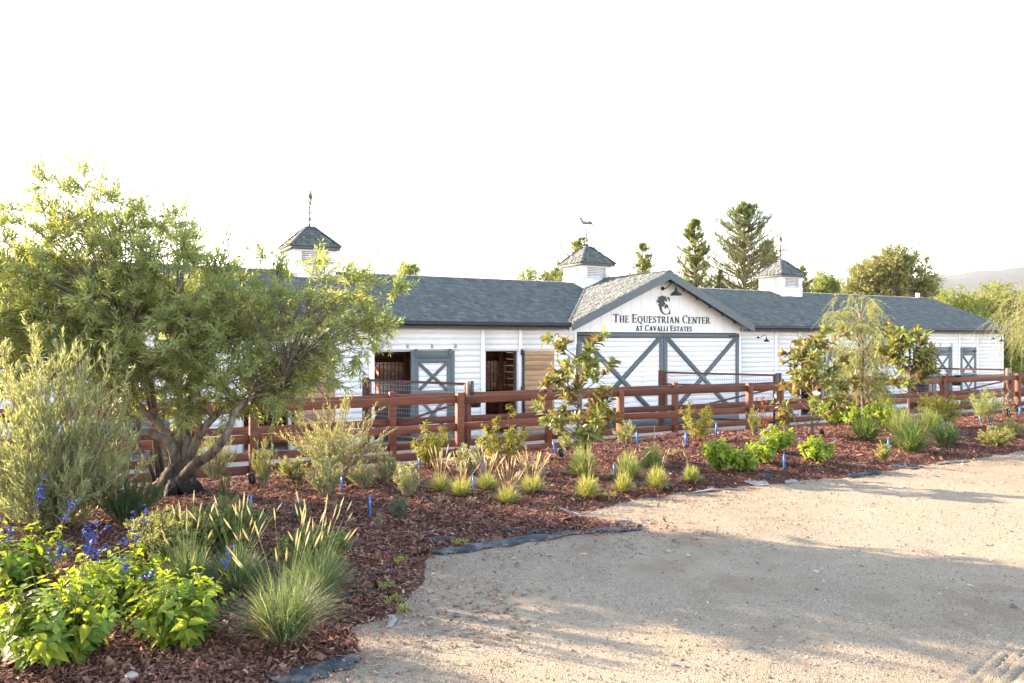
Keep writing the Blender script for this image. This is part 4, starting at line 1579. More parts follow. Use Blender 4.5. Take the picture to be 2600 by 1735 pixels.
def weather_vane(u, label, yaw, kind):
    base = uv(u, VR, 4.89)
    t = thing('weather_vane', label, 'weathervane', base, 0.0, 'weathervanes on the cupolas')
    b = Buf()
    b.tube([(0, 0, 0), (0, 0, 0.08), (0, 0, 0.62)], [0.035, 0.024, 0.02], 8)
    obj('rod', b.mesh('rod', True), M['black_metal'], t)
    b = Buf()
    lat = [(0, 0, 0.22 + 0.06 * math.cos(a)) for a in np.linspace(math.pi, 0, 8)]
    b.tube(lat, [0.058 * math.sin(a) + 0.003 for a in np.linspace(math.pi, 0, 8)], 12)
    obj('ball', b.mesh('ball', True), M['vane_copper'], t)
    b = Buf()
    for a in range(4):
        an = a * math.pi / 2 + 0.5
        d = np.array((math.cos(an), math.sin(an), 0))
        b.beam((0, 0, 0.40), tuple(d * 0.26 + (0, 0, 0.40)), 0.020, 0.020)
    obj('compass_arms', b.mesh('compass_arms'), M['black_metal'], t)
    for a, ch in enumerate('NESV'):
        an = a * math.pi / 2 + 0.5
        me = letter_mesh('S' if ch == 'S' else ('N' if ch == 'N' else ('E' if ch == 'E' else 'V')), 0.085)
        o = obj('compass_letter', me, M['black_metal'], t, loc=(math.cos(an) * 0.27 - 0.03, math.sin(an) * 0.27, 0.365))
    arm = empty('vane_figure', parent=t)
    arm.rotation_euler = (0, 0, yaw)
    arm.scale = (1.1, 1.3, 1.0)
    b = Buf()
    b.beam((-0.33, 0, 0.585), (0.33, 0, 0.615), 0.024, 0.026)
    obj('bar', b.mesh('bar'), M['black_metal'], arm)
    b = Buf()
    if kind == 'horse':
        z = 0.80
        b.tube([(0.17, 0, z + 0.01), (0.10, 0, z + 0.03), (0.0, 0, z), (-0.10, 0, z + 0.02), (-0.16, 0, z + 0.03)], [0.02, 0.062, 0.055, 0.065, 0.03], 10)       # trunk
        b.tube([(-0.12, 0, z + 0.02), (-0.17, 0, z + 0.10), (-0.19, 0, z + 0.16)], [0.05, 0.036, 0.028], 8)       # neck
        b.tube([(-0.17, 0, z + 0.175), (-0.23, 0, z + 0.14), (-0.275, 0, z + 0.09)], [0.028, 0.026, 0.014], 8)    # head
        for ear in (-0.012, 0.012):
            b.tube([(-0.18, ear, z + 0.18), (-0.185, ear, z + 0.215)], [0.010, 0.002], 5)
        b.tube([(-0.13, 0.02, z), (-0.20, 0.02, z - 0.06), (-0.24, 0.02, z - 0.13), (-0.28, 0.02, z - 0.18)], [0.026, 0.018, 0.010, 0.012], 6)
        b.tube([(-0.11, -0.02, z), (-0.13, -0.02, z - 0.08), (-0.08, -0.02, z - 0.12), (-0.05, -0.02, z - 0.15)], [0.026, 0.018, 0.010, 0.010], 6)
        b.tube([(0.12, 0.02, z), (0.10, 0.02, z - 0.08), (0.05, 0.02, z - 0.12), (0.02, 0.02, z - 0.15)], [0.034, 0.020, 0.011, 0.010], 6)
        b.tube([(0.13, -0.02, z), (0.18, -0.02, z - 0.06), (0.24, -0.02, z - 0.12), (0.28, -0.02, z - 0.17)], [0.034, 0.020, 0.011, 0.012], 6)
        b.tube([(0.16, 0, z + 0.02), (0.24, 0, z + 0.03), (0.30, 0, z - 0.03)], [0.012, 0.018, 0.004], 6)          # tail
        b.tube([(-0.12, 0.0, z + 0.06), (-0.14, 0, z + 0.13), (-0.16, 0, z + 0.19)], [0.012, 0.016, 0.008], 5)     # mane
        obj('horse', b.mesh('horse', True), M['vane_copper'], arm)


weather_vane(CUP[0], 'thin weathervane turned edge-on, on the cupola behind the olive tree', 1.92, 'horse')
weather_vane(CUP[1], 'running horse weathervane on the cupola beside the lettered gable', 0.12, 'horse')
weather_vane(CUP[2], 'faint small weathervane on the farthest cupola', 1.25, 'horse')


# the barn's own origin sits at the foot of its front wall, under the gable
_off = Vector((GC, VW, BZ))
barn.location = uv(GC, VW, BZ)
for _c in barn.children:
    _c.location = Vector(_c.location) - _off


# ---------------------------------------------------------------- gooseneck lamps
def gooseneck(u, z, label, big=0.68, side=1):
    t = thing('gooseneck_lamp', label, 'wall lamp', uv(u, VW - 0.02, z), TH, 'black gooseneck lamps on the barn front')
    b = Buf()
    b.tube([(0, -0.0, 0), (0, -0.035, 0)], [0.055 * big, 0.05 * big], 14)
    obj('wall_plate', b.mesh('wall_plate', True), M['lamp_enamel'], t)
    b = Buf()
    s = 0.36 * big
    pts = [(0, -0.03, 0), (0.0, -0.12 * big, -0.005), (0.02, -0.24 * big, 0.05 * big), (0.03, -0.34 * big, 0.13 * big), (0.035, -0.42 * big, 0.145 * big), (0.04, -0.48 * big, 0.09 * big), (0.04, -0.495 * big, 0.0)]
    b.tube(pts, 0.014 * big, 8)
    obj('arm', b.mesh('arm', True), M['lamp_enamel'], t)
    b = Buf()
    prof = [(0.0, 0.028), (-0.07, 0.035), (-0.10, 0.05), (-0.125, 0.10), (-0.155, 0.135), (-0.185, 0.150), (-0.20, 0.150), (-0.198, 0.142), (-0.16, 0.125), (-0.12, 0.06)]
    p0 = np.array((0.04, -0.495 * big, 0.0))
    b.tube([p0 + (0, 0, q[0] * big) for q in prof], [q[1] * big for q in prof], 20, cap=False)
    obj('shade', b.mesh('shade', True), M['lamp_enamel'], t)
    b = Buf()
    b.tube([p0 + (0, 0, -0.10 * big), p0 + (0, 0, -0.14 * big), p0 + (0, 0, -0.17 * big)], [0.02, 0.035, 0.012], 8)
    obj('bulb', b.mesh('bulb', True), M['lamp_glass'], t)


gooseneck(12.0, 1.78, 'small black gooseneck lamp beside the tan open door leaf')
gooseneck(20.1, 1.78, 'small black gooseneck lamp just past the gable foot, before the flowering magnolia')
gooseneck(26.95, 1.78, 'small black gooseneck lamp between the two leafy young trees')
gooseneck(33.7, 1.78, 'small black gooseneck lamp at the far corner of the barn')
gooseneck(16.02, 3.27, 'large black gooseneck lamp under the gable peak above the horse emblem', 1.2)
# ---------------------------------------------------------------- fences
def u_of(px, v):
    """u of the point at distance v from the camera plane of the barn axes that appears above pixel px"""
    t = (px - 1300) / F_PX
    # X = t Y ; X = u CU - v SU ; Y = u SU + v CU
    return v * (SU + t * CU) / (CU - t * SU)


def fence(label, v, us, ztop, tall, name='paddock_fence'):
    """us: post positions along u; rails span the bays"""
    u0 = us[0]
    t = thing(name, label, 'fence', uv(u0, v, float(sand_z(v))), TH)
    zb = float(sand_z(v))
    rg = np.random.default_rng(int(v * 10))
    w = 0.135
    for i, u in enumerate(us):
        top = ztop if tall[i] else ztop - 0.075
        zz0, zz1 = -0.35, top - zb
        b = Buf()
        c = 0.016
        # post with a low weathered top
        b.cbox(-w / 2, w / 2, -w / 2, w / 2, zz0, zz1, c)
        o = obj('post', fix_normals(b.mesh('post')), M['fence_stain'], t, loc=(u - u0, 0, 0))
        o.rotation_euler = (rg.normal(0, 0.006), rg.normal(0, 0.006), rg.normal(0, 0.03))
    for i in range(len(us) - 1):
        a, b_ = us[i] - u0, us[i + 1] - u0
        for k in range(3):
            zc = ztop - 0.13 - 0.49 * k - zb
            L = b_ - a - 0.02
            bb = Buf()
            # gently warped rail in four lengths
            n = 5
            xs = np.linspace(-L / 2, L / 2, n)
            dz = rg.normal(0, 0.005, n)
            dy = rg.normal(0, 0.004, n)
            V = []
            h, d, c = 0.07, 0.021, 0.006
            sec = [(-d, -h + c), (-d + c, -h), (d - c, -h), (d, -h + c), (d, h - c), (d - c, h), (-d + c, h), (-d, h - c)]
            for x, e, f in zip(xs, dz, dy):
                V += [(x, y + f, z + e) for y, z in sec]
            F = []
            for s in range(n - 1):
                for q in range(8):
                    q2 = (q + 1) % 8
                    F.append((s * 8 + q, s * 8 + q2, s * 8 + 8 + q2, s * 8 + 8 + q))
            F.append((0, 1, 2, 3)); F.append((0, 3, 4, 7)); F.append((7, 4, 5, 6))
            e0 = (n - 1) * 8
            F.append((e0, e0 + 1, e0 + 2, e0 + 3)); F.append((e0, e0 + 3, e0 + 4, e0 + 7)); F.append((e0 + 7, e0 + 4, e0 + 5, e0 + 6))
            bb.add(np.array(V), F)
            o = obj('rail', fix_normals(bb.mesh('rail')), M['fence_stain'], t, loc=((a + b_) / 2, 0.0, zc + rg.normal(0, 0.006)))
            o.rotation_euler = (rg.normal(0, 0.012), rg.normal(0, 0.002), 0)
    return t


V1, V2 = 13.15, 15.0
us1 = [u_of(1167, V1) + 3.66 * k for k in range(-3, 11)]
us2 = [u_of(997, V2) + 3.66 * k for k in range(-3, 11)]
fence('near reddish brown three-rail timber fence along the back of the mulch bed', V1, us1, 0.71, [k not in (4, 6, 7, 9) for k in range(len(us1))])
fence('second reddish brown timber fence running just behind the near one', V2, us2, 0.648, [True] * len(us2))


# ---------------------------------------------------------------- wire mesh gates
def gate(a, b, label, zlow, zhigh, bound=False):
    """a: hinge end (far), b: latch end (near); points on the plan in world metres"""
    a, b = Vector(a), Vector(b)
    d = b - a
    L = d.length
    ang = math.atan2(d.y, d.x)
    t = thing('mesh_gate', label, 'gate', (a.x, a.y, zlow), ang, 'wire mesh gates of the paddocks')
    H = zhigh - zlow
    r = 0.026
    me = M['gate_stain']
    for name, p, q in (('top_rail', (0, 0, H), (L, 0, H)), ('bottom_rail', (0, 0, 0.08), (L, 0, 0.08)), ('middle_rail', (0, 0, H - 0.33), (L, 0, H - 0.33)),
                       ('stile', (0.02, 0, 0.0), (0.02, 0, H)), ('stile', (L - 0.02, 0, 0.0), (L - 0.02, 0, H)), ('brace', (0.06, 0, 0.14), (L - 0.05, 0, H - 0.36))):
        bb = Buf()
        if p[0] == q[0]:
            bb.beam(p, q, 0.05, 0.05, up=(1, 0, 0))
        else:
            bb.beam(p, q, 0.042, 0.052)
        obj(name, fix_normals(bb.mesh(name)), me, t)
    w = Buf()
    xs = np.arange(0.06, L - 0.05, 0.051)
    P = np.stack([np.stack([xs, np.full_like(xs, -0.03), np.full_like(xs, 0.08)], 1), np.stack([xs, np.full_like(xs, -0.03), np.full_like(xs, H)], 1)], 1)
    w.rods(P, 0.003, 0.003, 4)
    zs = np.arange(0.12, H, 0.102)
    P = np.stack([np.stack([np.full_like(zs, 0.03), np.full_like(zs, -0.034), zs], 1), np.stack([np.full_like(zs, L - 0.03), np.full_like(zs, -0.034), zs], 1)], 1)
    w.rods(P, 0.003, 0.003, 4)
    tag(obj('wire_mesh', w.mesh('wire_mesh'), M['galvanised'], t), kind='stuff')
    if bound:
        b2 = Buf().cbox(L + 0.01, L + 0.13, -0.05, 0.05, H - 0.42, H + 0.06, 0.02)
        obj('latch_board', fix_normals(b2.mesh('latch_board')), M['weathered_post'], t)
        b2 = Buf().cbox(L + 0.132, L + 0.165, -0.06, 0.06, H - 0.42, H + 0.07, 0.014)
        obj('rubber_guard', fix_normals(b2.mesh('rubber_guard')), M['black_plastic'], t)
    return t


def gate_post(p, ztop, label, mat, rubber=False, w=0.14):
    zb = float(sand_z(to_uv(p[0], p[1])[1]))
    t = thing('gate_post', label, 'post', (p[0], p[1], zb), TH + 0.2, 'posts of the mesh gates')
    b = Buf().cbox(-w / 2, w / 2, -w / 2, w / 2, -0.3, ztop - zb, 0.02)
    obj('shaft', fix_normals(b.mesh('shaft')), M[mat], t)
    if rubber:
        b = Buf()
        b.cbox(w / 2 + 0.002, w / 2 + 0.03, -w / 2 - 0.004, w / 2 + 0.004, 0.25, ztop - zb + 0.01, 0.012)
        b.cbox(-w / 2 - 0.004, w / 2 + 0.03, -w / 2, w / 2, ztop - zb + 0.002, ztop - zb + 0.022, 0.009)
        obj('rubber_guard', fix_normals(b.mesh('rubber_guard')), M['black_plastic'], t)
    return t


def plan(px, Y):
    p = at(px, 868, Y)
    return (p.x, p.y, 0)


GATES = [
    (plan(938, 18.3), plan(1184, 16.65), 'mesh gate half hiding the open sliding door', 0.76, 'reddish brown gate post at the left jamb of the open sliding door', 'slim brown gate post under the weathered latch board, right of the slid stall door'),
    (plan(1688, 22.9), plan(1968, 21.0), 'mesh gate across the right leaf of the big double door', 0.76, 'dark gate post on the middle line of the big double door', 'slim brown gate post before the white wall right of the double door'),
    (plan(2324, 26.9), plan(2552, 25.0), 'mesh gate in front of the closed stall door at the far end', 0.76, 'gate post behind the young magnolia nearest the barn end', 'slim gate post at the far end, behind the drooping branches'),
    (plan(205, 14.9), plan(388, 13.75), 'mesh gate seen through the gap left of the olive trunk', 0.76, None, None),
]
for a, b, lab, zt, l1, l2 in GATES:
    va = to_uv(b[0], b[1])[1]
    gate(a, b, lab, float(sand_z(va)) + 0.12, zt, bound=bool(l2))
    ex = (Vector(a) - Vector(b)).normalized() * 0.11
    if l1:
        gate_post((Vector(a) + ex), zt + 0.06, l1, 'gate_stain')
    if l2:
        gate_post((Vector(b) - ex * 0.7), 0.42, l2, 'gate_stain', False, 0.075)


def bucket(px, py, Y, label, r=0.15):
    p = at(px, py, Y)
    t = thing('feed_bucket', label, 'bucket', p, 0, 'black feed buckets')
    prof = [(0.0, 0.72), (0.02, 0.86), (0.10, 0.92), (0.30, 1.0), (0.32, 1.04), (0.32, 0.94), (0.06, 0.84), (0.05, 0.0)]
    b = Buf()
    b.tube([(0, 0, z) for z, q in prof], [q * r + 0.001 for z, q in prof], 18)
    obj('pail', b.mesh('pail', True), M['black_plastic'], t)
    b = Buf()
    b.tube([(r * math.cos(a), 0, 0.32 + 0.13 * math.sin(a)) for a in np.linspace(0, math.pi, 9)], 0.006, 6)
    obj('handle', b.mesh('handle', True), M['galvanised'], t)


bucket(1205, 1034, 17.0, 'black feed bucket hanging behind the fence right of the slid stall door')
bucket(1530, 1021, 19.4, 'black feed bucket hanging behind the fence at the first magnolia')
bucket(2429, 979, 24.6, 'black feed bucket hanging behind the fence left of the far closed door')
# ---------------------------------------------------------------- plant generators
LANCE = (((0, 0, 0), (0.42, 0.5, 0.05), (1, 0, -0.04), (0.42, -0.5, 0.05)), ((0, 2, 1), (0, 3, 2)))
OVATE = (((0, 0, 0), (0.30, 0.50, 0.045), (0.30, 0, 0.0), (0.30, -0.50, 0.045), (0.66, 0.36, 0.00), (0.66, 0, -0.045), (0.66, -0.36, 0.00), (1, 0, -0.15)),
         ((0, 2, 1), (0, 3, 2), (1, 2, 5, 4), (2, 3, 6, 5), (4, 5, 7), (5, 6, 7)))
NEEDLE = (((0, -0.5, 0), (0, 0.5, 0), (1, 0, 0)), ((0, 1, 2),))
PETAL = (((0, 0, 0), (0.5, 0.5, 0.1), (1, 0.25, -0.1), (1, -0.25, -0.1), (0.5, -0.5, 0.1)), ((0, 4, 1), (1, 4, 3, 2)))
GOLD = math.pi * (3 - math.sqrt(5))


def unit(a):
    return a / (np.linalg.norm(a, axis=-1, keepdims=True) + 1e-9)


def grow(rng, n, H, R, m=7, base_r=0.03, bow=1.4, sag=0.0, hvar=0.3, inner=0.0, fullness=0.7):
    """stems from the ground: polylines (n,m,3) filling a bush H high and R wide"""
    az = rng.uniform(0, 2 * math.pi, n)
    q = inner + (1 - inner) * rng.uniform(0, 1, n) ** fullness
    h = H * rng.uniform(1 - hvar, 1.0, n) * (1 - 0.35 * q ** 2)
    t = np.linspace(0, 1, m)[None]
    rr = base_r * rng.uniform(0, 1, n)[:, None] + (R * q)[:, None] * t ** bow
    z = h[:, None] * (t - sag * q[:, None] * t ** 2.2)
    x = np.cos(az)[:, None] * rr + rng.normal(0, 0.012 * H, (n, m)) * t
    y = np.sin(az)[:, None] * rr + rng.normal(0, 0.012 * H, (n, m)) * t
    return np.stack([x, y, z], -1)


def sample(polys, t):
    """positions and tangents on polylines at t (n,k)"""
    n, m = polys.shape[:2]
    f = np.clip(t, 0, 0.9999) * (m - 1)
    i = f.astype(int)
    w = (f - i)[..., None]
    r = np.arange(n)[:, None]
    a, b = polys[r, i], polys[r, i + 1]
    return a * (1 - w) + b * w, unit(b - a)


def radial(T, ang):
    ref = np.where(np.abs(T[..., 2:3]) < 0.95, np.array((0, 0, 1.0)), np.array((1.0, 0, 0)))
    s = unit(np.cross(T, ref))
    q = np.cross(T, s)
    return np.cos(ang)[..., None] * s + np.sin(ang)[..., None] * q


def shoots(rng, polys, per, length, angle, t0=0.2, droop=0.0, m=4, lift=0.0, jitter=0.3, tpow=1.0):
    """side shoots off polylines"""
    n = len(polys)
    t = t0 + (1 - t0) * rng.uniform(0, 1, (n, per)) ** tpow
    P, T = sample(polys, t)
    ang = np.arange(per)[None] * GOLD + rng.uniform(0, 6.28, (n, 1)) + rng.normal(0, 0.4, (n, per))
    Rd = radial(T, ang)
    a = angle + rng.normal(0, jitter * 0.5, (n, per))
    D = unit(T * np.cos(a)[..., None] + Rd * np.sin(a)[..., None] + np.array((0, 0, lift)))
    L = length * rng.uniform(0.5, 1.1, (n, per)) * (1.1 - 0.5 * t)
    s = np.linspace(0, 1, m)
    V = P[..., None, :] + D[..., None, :] * (L[..., None] * s)[..., None]
    V[..., 2] -= droop * (L[..., None] * s ** 2)
    V += rng.normal(0, 0.03, V.shape) * (L[..., None] * s)[..., None]
    return V.reshape(-1, m, 3)


def leaf_on(buf, rng, polys, per, L, W, tpl=LANCE, angle=0.8, t0=0.15, droop=0.0, lvar=0.3, pairs=False, tint=None, up=0.3, tip_small=0.35):
    n = len(polys)
    if pairs:
        k = max(1, per // 2)
        tt = np.linspace(t0, 1.0, k)
        t = np.repeat(tt, 2)[None].repeat(n, 0) + rng.normal(0, 0.01, (n, k * 2))
        ang = (np.repeat(np.arange(k) * math.pi / 2, 2) + np.tile([0, math.pi], k))[None] + rng.uniform(0, 6.28, (n, 1)) + rng.normal(0, 0.2, (n, 2 * k))
        per = 2 * k
    else:
        t = t0 + (1 - t0) * (np.arange(per)[None] + rng.uniform(0, 1, (n, per))) / per
        ang = np.arange(per)[None] * GOLD + rng.uniform(0, 6.28, (n, 1))
    P, T = sample(polys, t)
    Rd = radial(T, ang)
    a = angle * rng.uniform(0.65, 1.25, (n, per))
    A = T * np.cos(a)[..., None] + Rd * np.sin(a)[..., None]
    A[..., 2] -= droop * rng.uniform(0.5, 1.4, (n, per))
    N = T * np.sin(a)[..., None] - Rd * np.cos(a)[..., None] + np.array((0, 0, up)) + rng.normal(0, 0.25, A.shape)
    LL = L * rng.uniform(1 - lvar, 1 + lvar, (n, per)) * (1 - tip_small * np.maximum(0, t - 0.7) / 0.3)
    if tint is None:
        ti = np.clip(rng.beta(2, 2, (n, per)) * 0.75 + 0.25 * rng.uniform(0, 1, (n, 1)) + 0.12 * t, 0, 1)
    else:
        ti = np.broadcast_to(tint, (n, per))
    args = (P.reshape(-1, 3), unit(A).reshape(-1, 3), unit(N).reshape(-1, 3), LL.reshape(-1), (LL * (W / L)).reshape(-1))
    if buf is None:
        return args
    buf.leaves(*args, tpl, ti.reshape(-1))


def plant(name, label, cat, pos, group=None):
    return thing(name, label, cat, (pos[0], pos[1], pos[2] - 0.01), 0.0, group)


def bush(name, label, cat, pos, H, R, leaf, stemmat, seed, n=26, per_shoot=5, shoot=0.25, leaves=10, L=0.04, W=0.012, angle=0.7, bow=1.3, droop=0.0,
         sh_ang=0.6, t0=0.1, lift=0.15, group=None, tpl=LANCE, thick=0.006, inner=0.0, up=0.3, sdroop=0.0, extra=None, fullness=0.7, hvar=0.35, sag=0.0):
    rng = np.random.default_rng(seed)
    t = plant(name, label, cat, pos, group)
    st = grow(rng, n, H, R, bow=bow, base_r=0.12 * R + 0.01, inner=inner, fullness=fullness, hvar=hvar, sag=sag)
    sh = shoots(rng, st, per_shoot, shoot, sh_ang, t0=t0, lift=lift, droop=sdroop)
    b = Buf()
    b.rods(st, thick, thick * 0.4)
    b.rods(sh, thick * 0.5, thick * 0.2)
    obj('stems', b.mesh('stems'), M[stemmat], t)
    b = Buf()
    leaf_on(b, rng, sh, leaves, L, W, tpl, angle, droop=droop, up=up)
    leaf_on(b, rng, st, leaves, L, W, tpl, angle, t0=0.3, droop=droop, up=up)
    obj('foliage', b.mesh('foliage'), M[leaf], t)
    if extra:
        extra(t, rng, st, sh)
    return t


def grass(name, label, pos, H, R, leaf, seed, n=260, width=0.005, plumes=0, plume_h=0.6, plume_len=0.11, plume_r=0.007, group=None, sag=0.55, plume_spread=0.5, stalk='straw', mound=0.45):
    rng = np.random.default_rng(seed)
    t = plant(name, label, 'ornamental grass', pos, group)
    m = 6
    az = rng.uniform(0, 2 * math.pi, n)
    q = rng.uniform(0, 1, n) ** 0.65
    s = np.linspace(0, 1, m)[None]
    h = H * rng.uniform(0.5, 1.05, n) * (1 - mound * q ** 2)
    rr = (0.22 * R * np.sqrt(rng.uniform(0, 1, n)))[:, None] + (R * q * rng.uniform(0.7, 1.1, n))[:, None] * s ** 1.15
    z = h[:, None] * (s * (1 + sag * q[:, None]) - sag * 1.5 * q[:, None] * s ** 2.2)
    P = np.stack([np.cos(az)[:, None] * rr, np.sin(az)[:, None] * rr, np.maximum(z, 0.005)], -1)
    P[..., :2] += rng.normal(0, 0.02 * H, (n, m, 2)) * s[..., None]
    b = Buf()
    b.ribbons(P, width * rng.uniform(0.7, 1.3, n), rng, rng.beta(2, 2, n))
    obj('blades', b.mesh('blades'), M[leaf], t)
    # straw-coloured dead blades at the foot
    b = Buf()
    k = rng.choice(n, max(8, n // 6), replace=False)
    b.ribbons(P[k] * np.array((1.08, 1.08, 0.92)), width * 0.8, rng, rng.uniform(0, 0.6, len(k)))
    obj('dry_blades', b.mesh('dry_blades'), M['straw'], t)
    if plumes:
        az = rng.uniform(0, 2 * math.pi, plumes)
        q = rng.uniform(0.1, 1, plumes)
        hh = plume_h * rng.uniform(0.7, 1.1, plumes)
        s = np.linspace(0, 1, 6)[None]
        rr = (0.04 + plume_spread * plume_h * q)[:, None] * s ** 1.3
        z = hh[:, None] * (s - 0.10 * q[:, None] * s ** 2)
        S = np.stack([np.cos(az)[:, None] * rr, np.sin(az)[:, None] * rr, z], -1)
        b = Buf()
        b.rods(S, 0.0016, 0.0011, 3, rng.uniform(0.2, 0.6, plumes))
        obj('stalks', b.mesh('stalks'), M[stalk], t)
        d = unit(S[:, -1] - S[:, -2])
        pl = plume_len * rng.uniform(0.6, 1.2, plumes)
        b = Buf()
        ss = np.linspace(0, 1, 5)
        spine = S[:, -1][:, None] - d[:, None] * (pl * 0.25)[:, None, None] + d[:, None] * (ss[None] * pl[:, None])[..., None]
        rad = plume_r * np.array([0.35, 1.0, 1.0, 0.7, 0.1])
        for j in range(4):
            b.rods(spine[:, j:j + 2], rad[j], rad[j + 1], 5, rng.uniform(0.5, 1.0, plumes))
        # bristles
        per = 14
        tt = rng.uniform(0, 0.95, (plumes, per))
        Pp, T = sample(spine, tt)
        Rd = radial(T, rng.uniform(0, 6.28, tt.shape))
        A = unit(T + 0.6 * Rd)
        b.leaves(Pp.reshape(-1, 3), A.reshape(-1, 3), Rd.reshape(-1, 3) + 0.01, plume_r * 2.2, plume_r * 0.35, NEEDLE, rng.uniform(0.5, 1, plumes * per))
        obj('seed_heads', b.mesh('seed_heads'), M['straw'], t)
    return t


def leaf_objects(parent, args, meshes, mat, rng, cap=300):
    P, A, N, L, W = args
    idx = rng.permutation(len(P))[:cap]
    for i in idx:
        a = Vector(A[i]).normalized()
        n = Vector(N[i])
        s = n.cross(a)
        if s.length < 1e-4:
            continue
        s.normalize()
        n2 = a.cross(s)
        mt = Matrix(((a.x * L[i], s.x * W[i], n2.x * L[i], P[i][0]), (a.y * L[i], s.y * W[i], n2.y * L[i], P[i][1]), (a.z * L[i], s.z * W[i], n2.z * L[i], P[i][2]), (0, 0, 0, 1)))
        o = bpy.data.objects.new('leaf', meshes[rng.integers(len(meshes))])
        COL.objects.link(o)
        o.parent = parent
        o.matrix_local = mt


def leaf_template(name, outline, fold, droop, seed, wave=0.03):
    """leaf of unit length: outline [(x, halfwidth)], folded along the midrib and curving down"""
    rng = np.random.default_rng(seed)
    n = len(outline)
    V = []
    for x, w in outline:
        dz = -droop * x ** 2
        e = rng.normal(0, wave)
        V += [(x, w, dz + fold * w + e * w), (x, w * 0.5, dz + fold * w * 0.35), (x, 0, dz), (x, -w * 0.5, dz + fold * w * 0.35), (x, -w, dz + fold * w - e * w)]
    F = []
    for i in range(n - 1):
        for k in range(4):
            F.append((i * 5 + k, i * 5 + k + 1, i * 5 + 6 + k, i * 5 + 5 + k))
    b = Buf()
    b.add(np.array(V), F)
    me = b.mesh(name, True)
    return me


SALVIA_OUT = [(0.0, 0.015), (0.06, 0.02), (0.12, 0.24), (0.25, 0.44), (0.42, 0.49), (0.60, 0.39), (0.78, 0.22), (0.92, 0.08), (1.0, 0.004)]
MAG_OUT = [(0.0, 0.02), (0.08, 0.03), (0.15, 0.22), (0.35, 0.44), (0.55, 0.50), (0.75, 0.40), (0.90, 0.20), (1.0, 0.01)]
SALVIA_ME = [leaf_template('salvia_leaf', SALVIA_OUT, 0.22 + 0.08 * k, 0.12 + 0.09 * k, k) for k in range(4)]
MAG_ME = [leaf_template('magnolia_leaf', MAG_OUT, 0.25, 0.05 + 0.08 * k, 10 + k, 0.12) for k in range(4)]
for me_ in SALVIA_ME:
    me_.materials.append(M['salvia_leaf'])
for me_ in MAG_ME:
    me_.materials.append(M['magnolia_leaf'])


def flower_spike(parent, rng, base, top, mat, n=16, size=0.028):
    base, top = np.array(base), np.array(top)
    b = Buf()
    b.rods(np.array([[base, (base + top) / 2 + rng.normal(0, 0.008, 3), top]]), 0.0022, 0.001, 3)
    o = obj('flower_spike', b.mesh('flower_spike'), M['red_stem'], parent)
    t = rng.uniform(0.35, 1.0, n)
    P = base + (top - base) * t[:, None]
    ang = rng.uniform(0, 6.28, n)
    A = np.stack([np.cos(ang), np.sin(ang), rng.uniform(-0.1, 0.7, n)], 1)
    N = np.stack([rng.normal(0, 0.4, n), rng.normal(0, 0.4, n), np.ones(n)], 1)
    f = Buf()
    L = size * rng.uniform(0.6, 1.2, n)
    f.leaves(P, A, N, L, L * 0.42, PETAL, rng.uniform(0, 1, n))
    f.leaves(P, A, np.cross(A, N), L, L * 0.36, PETAL, rng.uniform(0, 1, n))
    obj('blooms', f.mesh('blooms'), M[mat], o)
    # dark calyces
    c = Buf()
    c.leaves(P, A, N, L * 0.4, L * 0.22, LANCE, rng.uniform(0, 1, n))
    obj('calyces', c.mesh('calyces'), M['black_plastic'], o)


def salvia(label, pos, H, R, seed, stems=26, nodes=9, L=0.085, spikes=6, spike_h=0.22, cap=300):
    """broad-leaved sage built leaf by leaf"""
    rng = np.random.default_rng(seed)
    t = plant('salvia_plant', label, 'flowering plant', pos, 'broad-leaved sages')
    st = grow(rng, stems, H, R, bow=1.25, base_r=0.3 * R, hvar=0.4, fullness=0.55)
    b = Buf()
    b.rods(st, 0.0035, 0.002, 4)
    obj('stems', b.mesh('stems'), M['green_stem'], t)
    args = leaf_on(None, rng, st, nodes * 2, L, L * 0.52, angle=1.0, t0=0.22, droop=0.55, pairs=True, up=0.9, tip_small=0.55)
    leaf_objects(t, args, SALVIA_ME, M['salvia_leaf'], rng, cap)
    # leaf bulk deep inside the plant, joined
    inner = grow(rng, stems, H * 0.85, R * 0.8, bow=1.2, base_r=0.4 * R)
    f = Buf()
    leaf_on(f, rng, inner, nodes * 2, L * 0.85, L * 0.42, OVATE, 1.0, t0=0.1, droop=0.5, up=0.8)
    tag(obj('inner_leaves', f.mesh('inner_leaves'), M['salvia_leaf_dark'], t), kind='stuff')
    for k in range(spikes):
        i = rng.integers(stems)
        p = st[i, -1]
        d = unit(st[i, -1] - st[i, -3]) + rng.normal(0, 0.22, 3)
        d[2] = abs(d[2]) + 0.35
        flower_spike(t, rng, p, p + unit(d) * spike_h * rng.uniform(0.6, 1.2), 'blue_flower', n=rng.integers(10, 22))
    return t


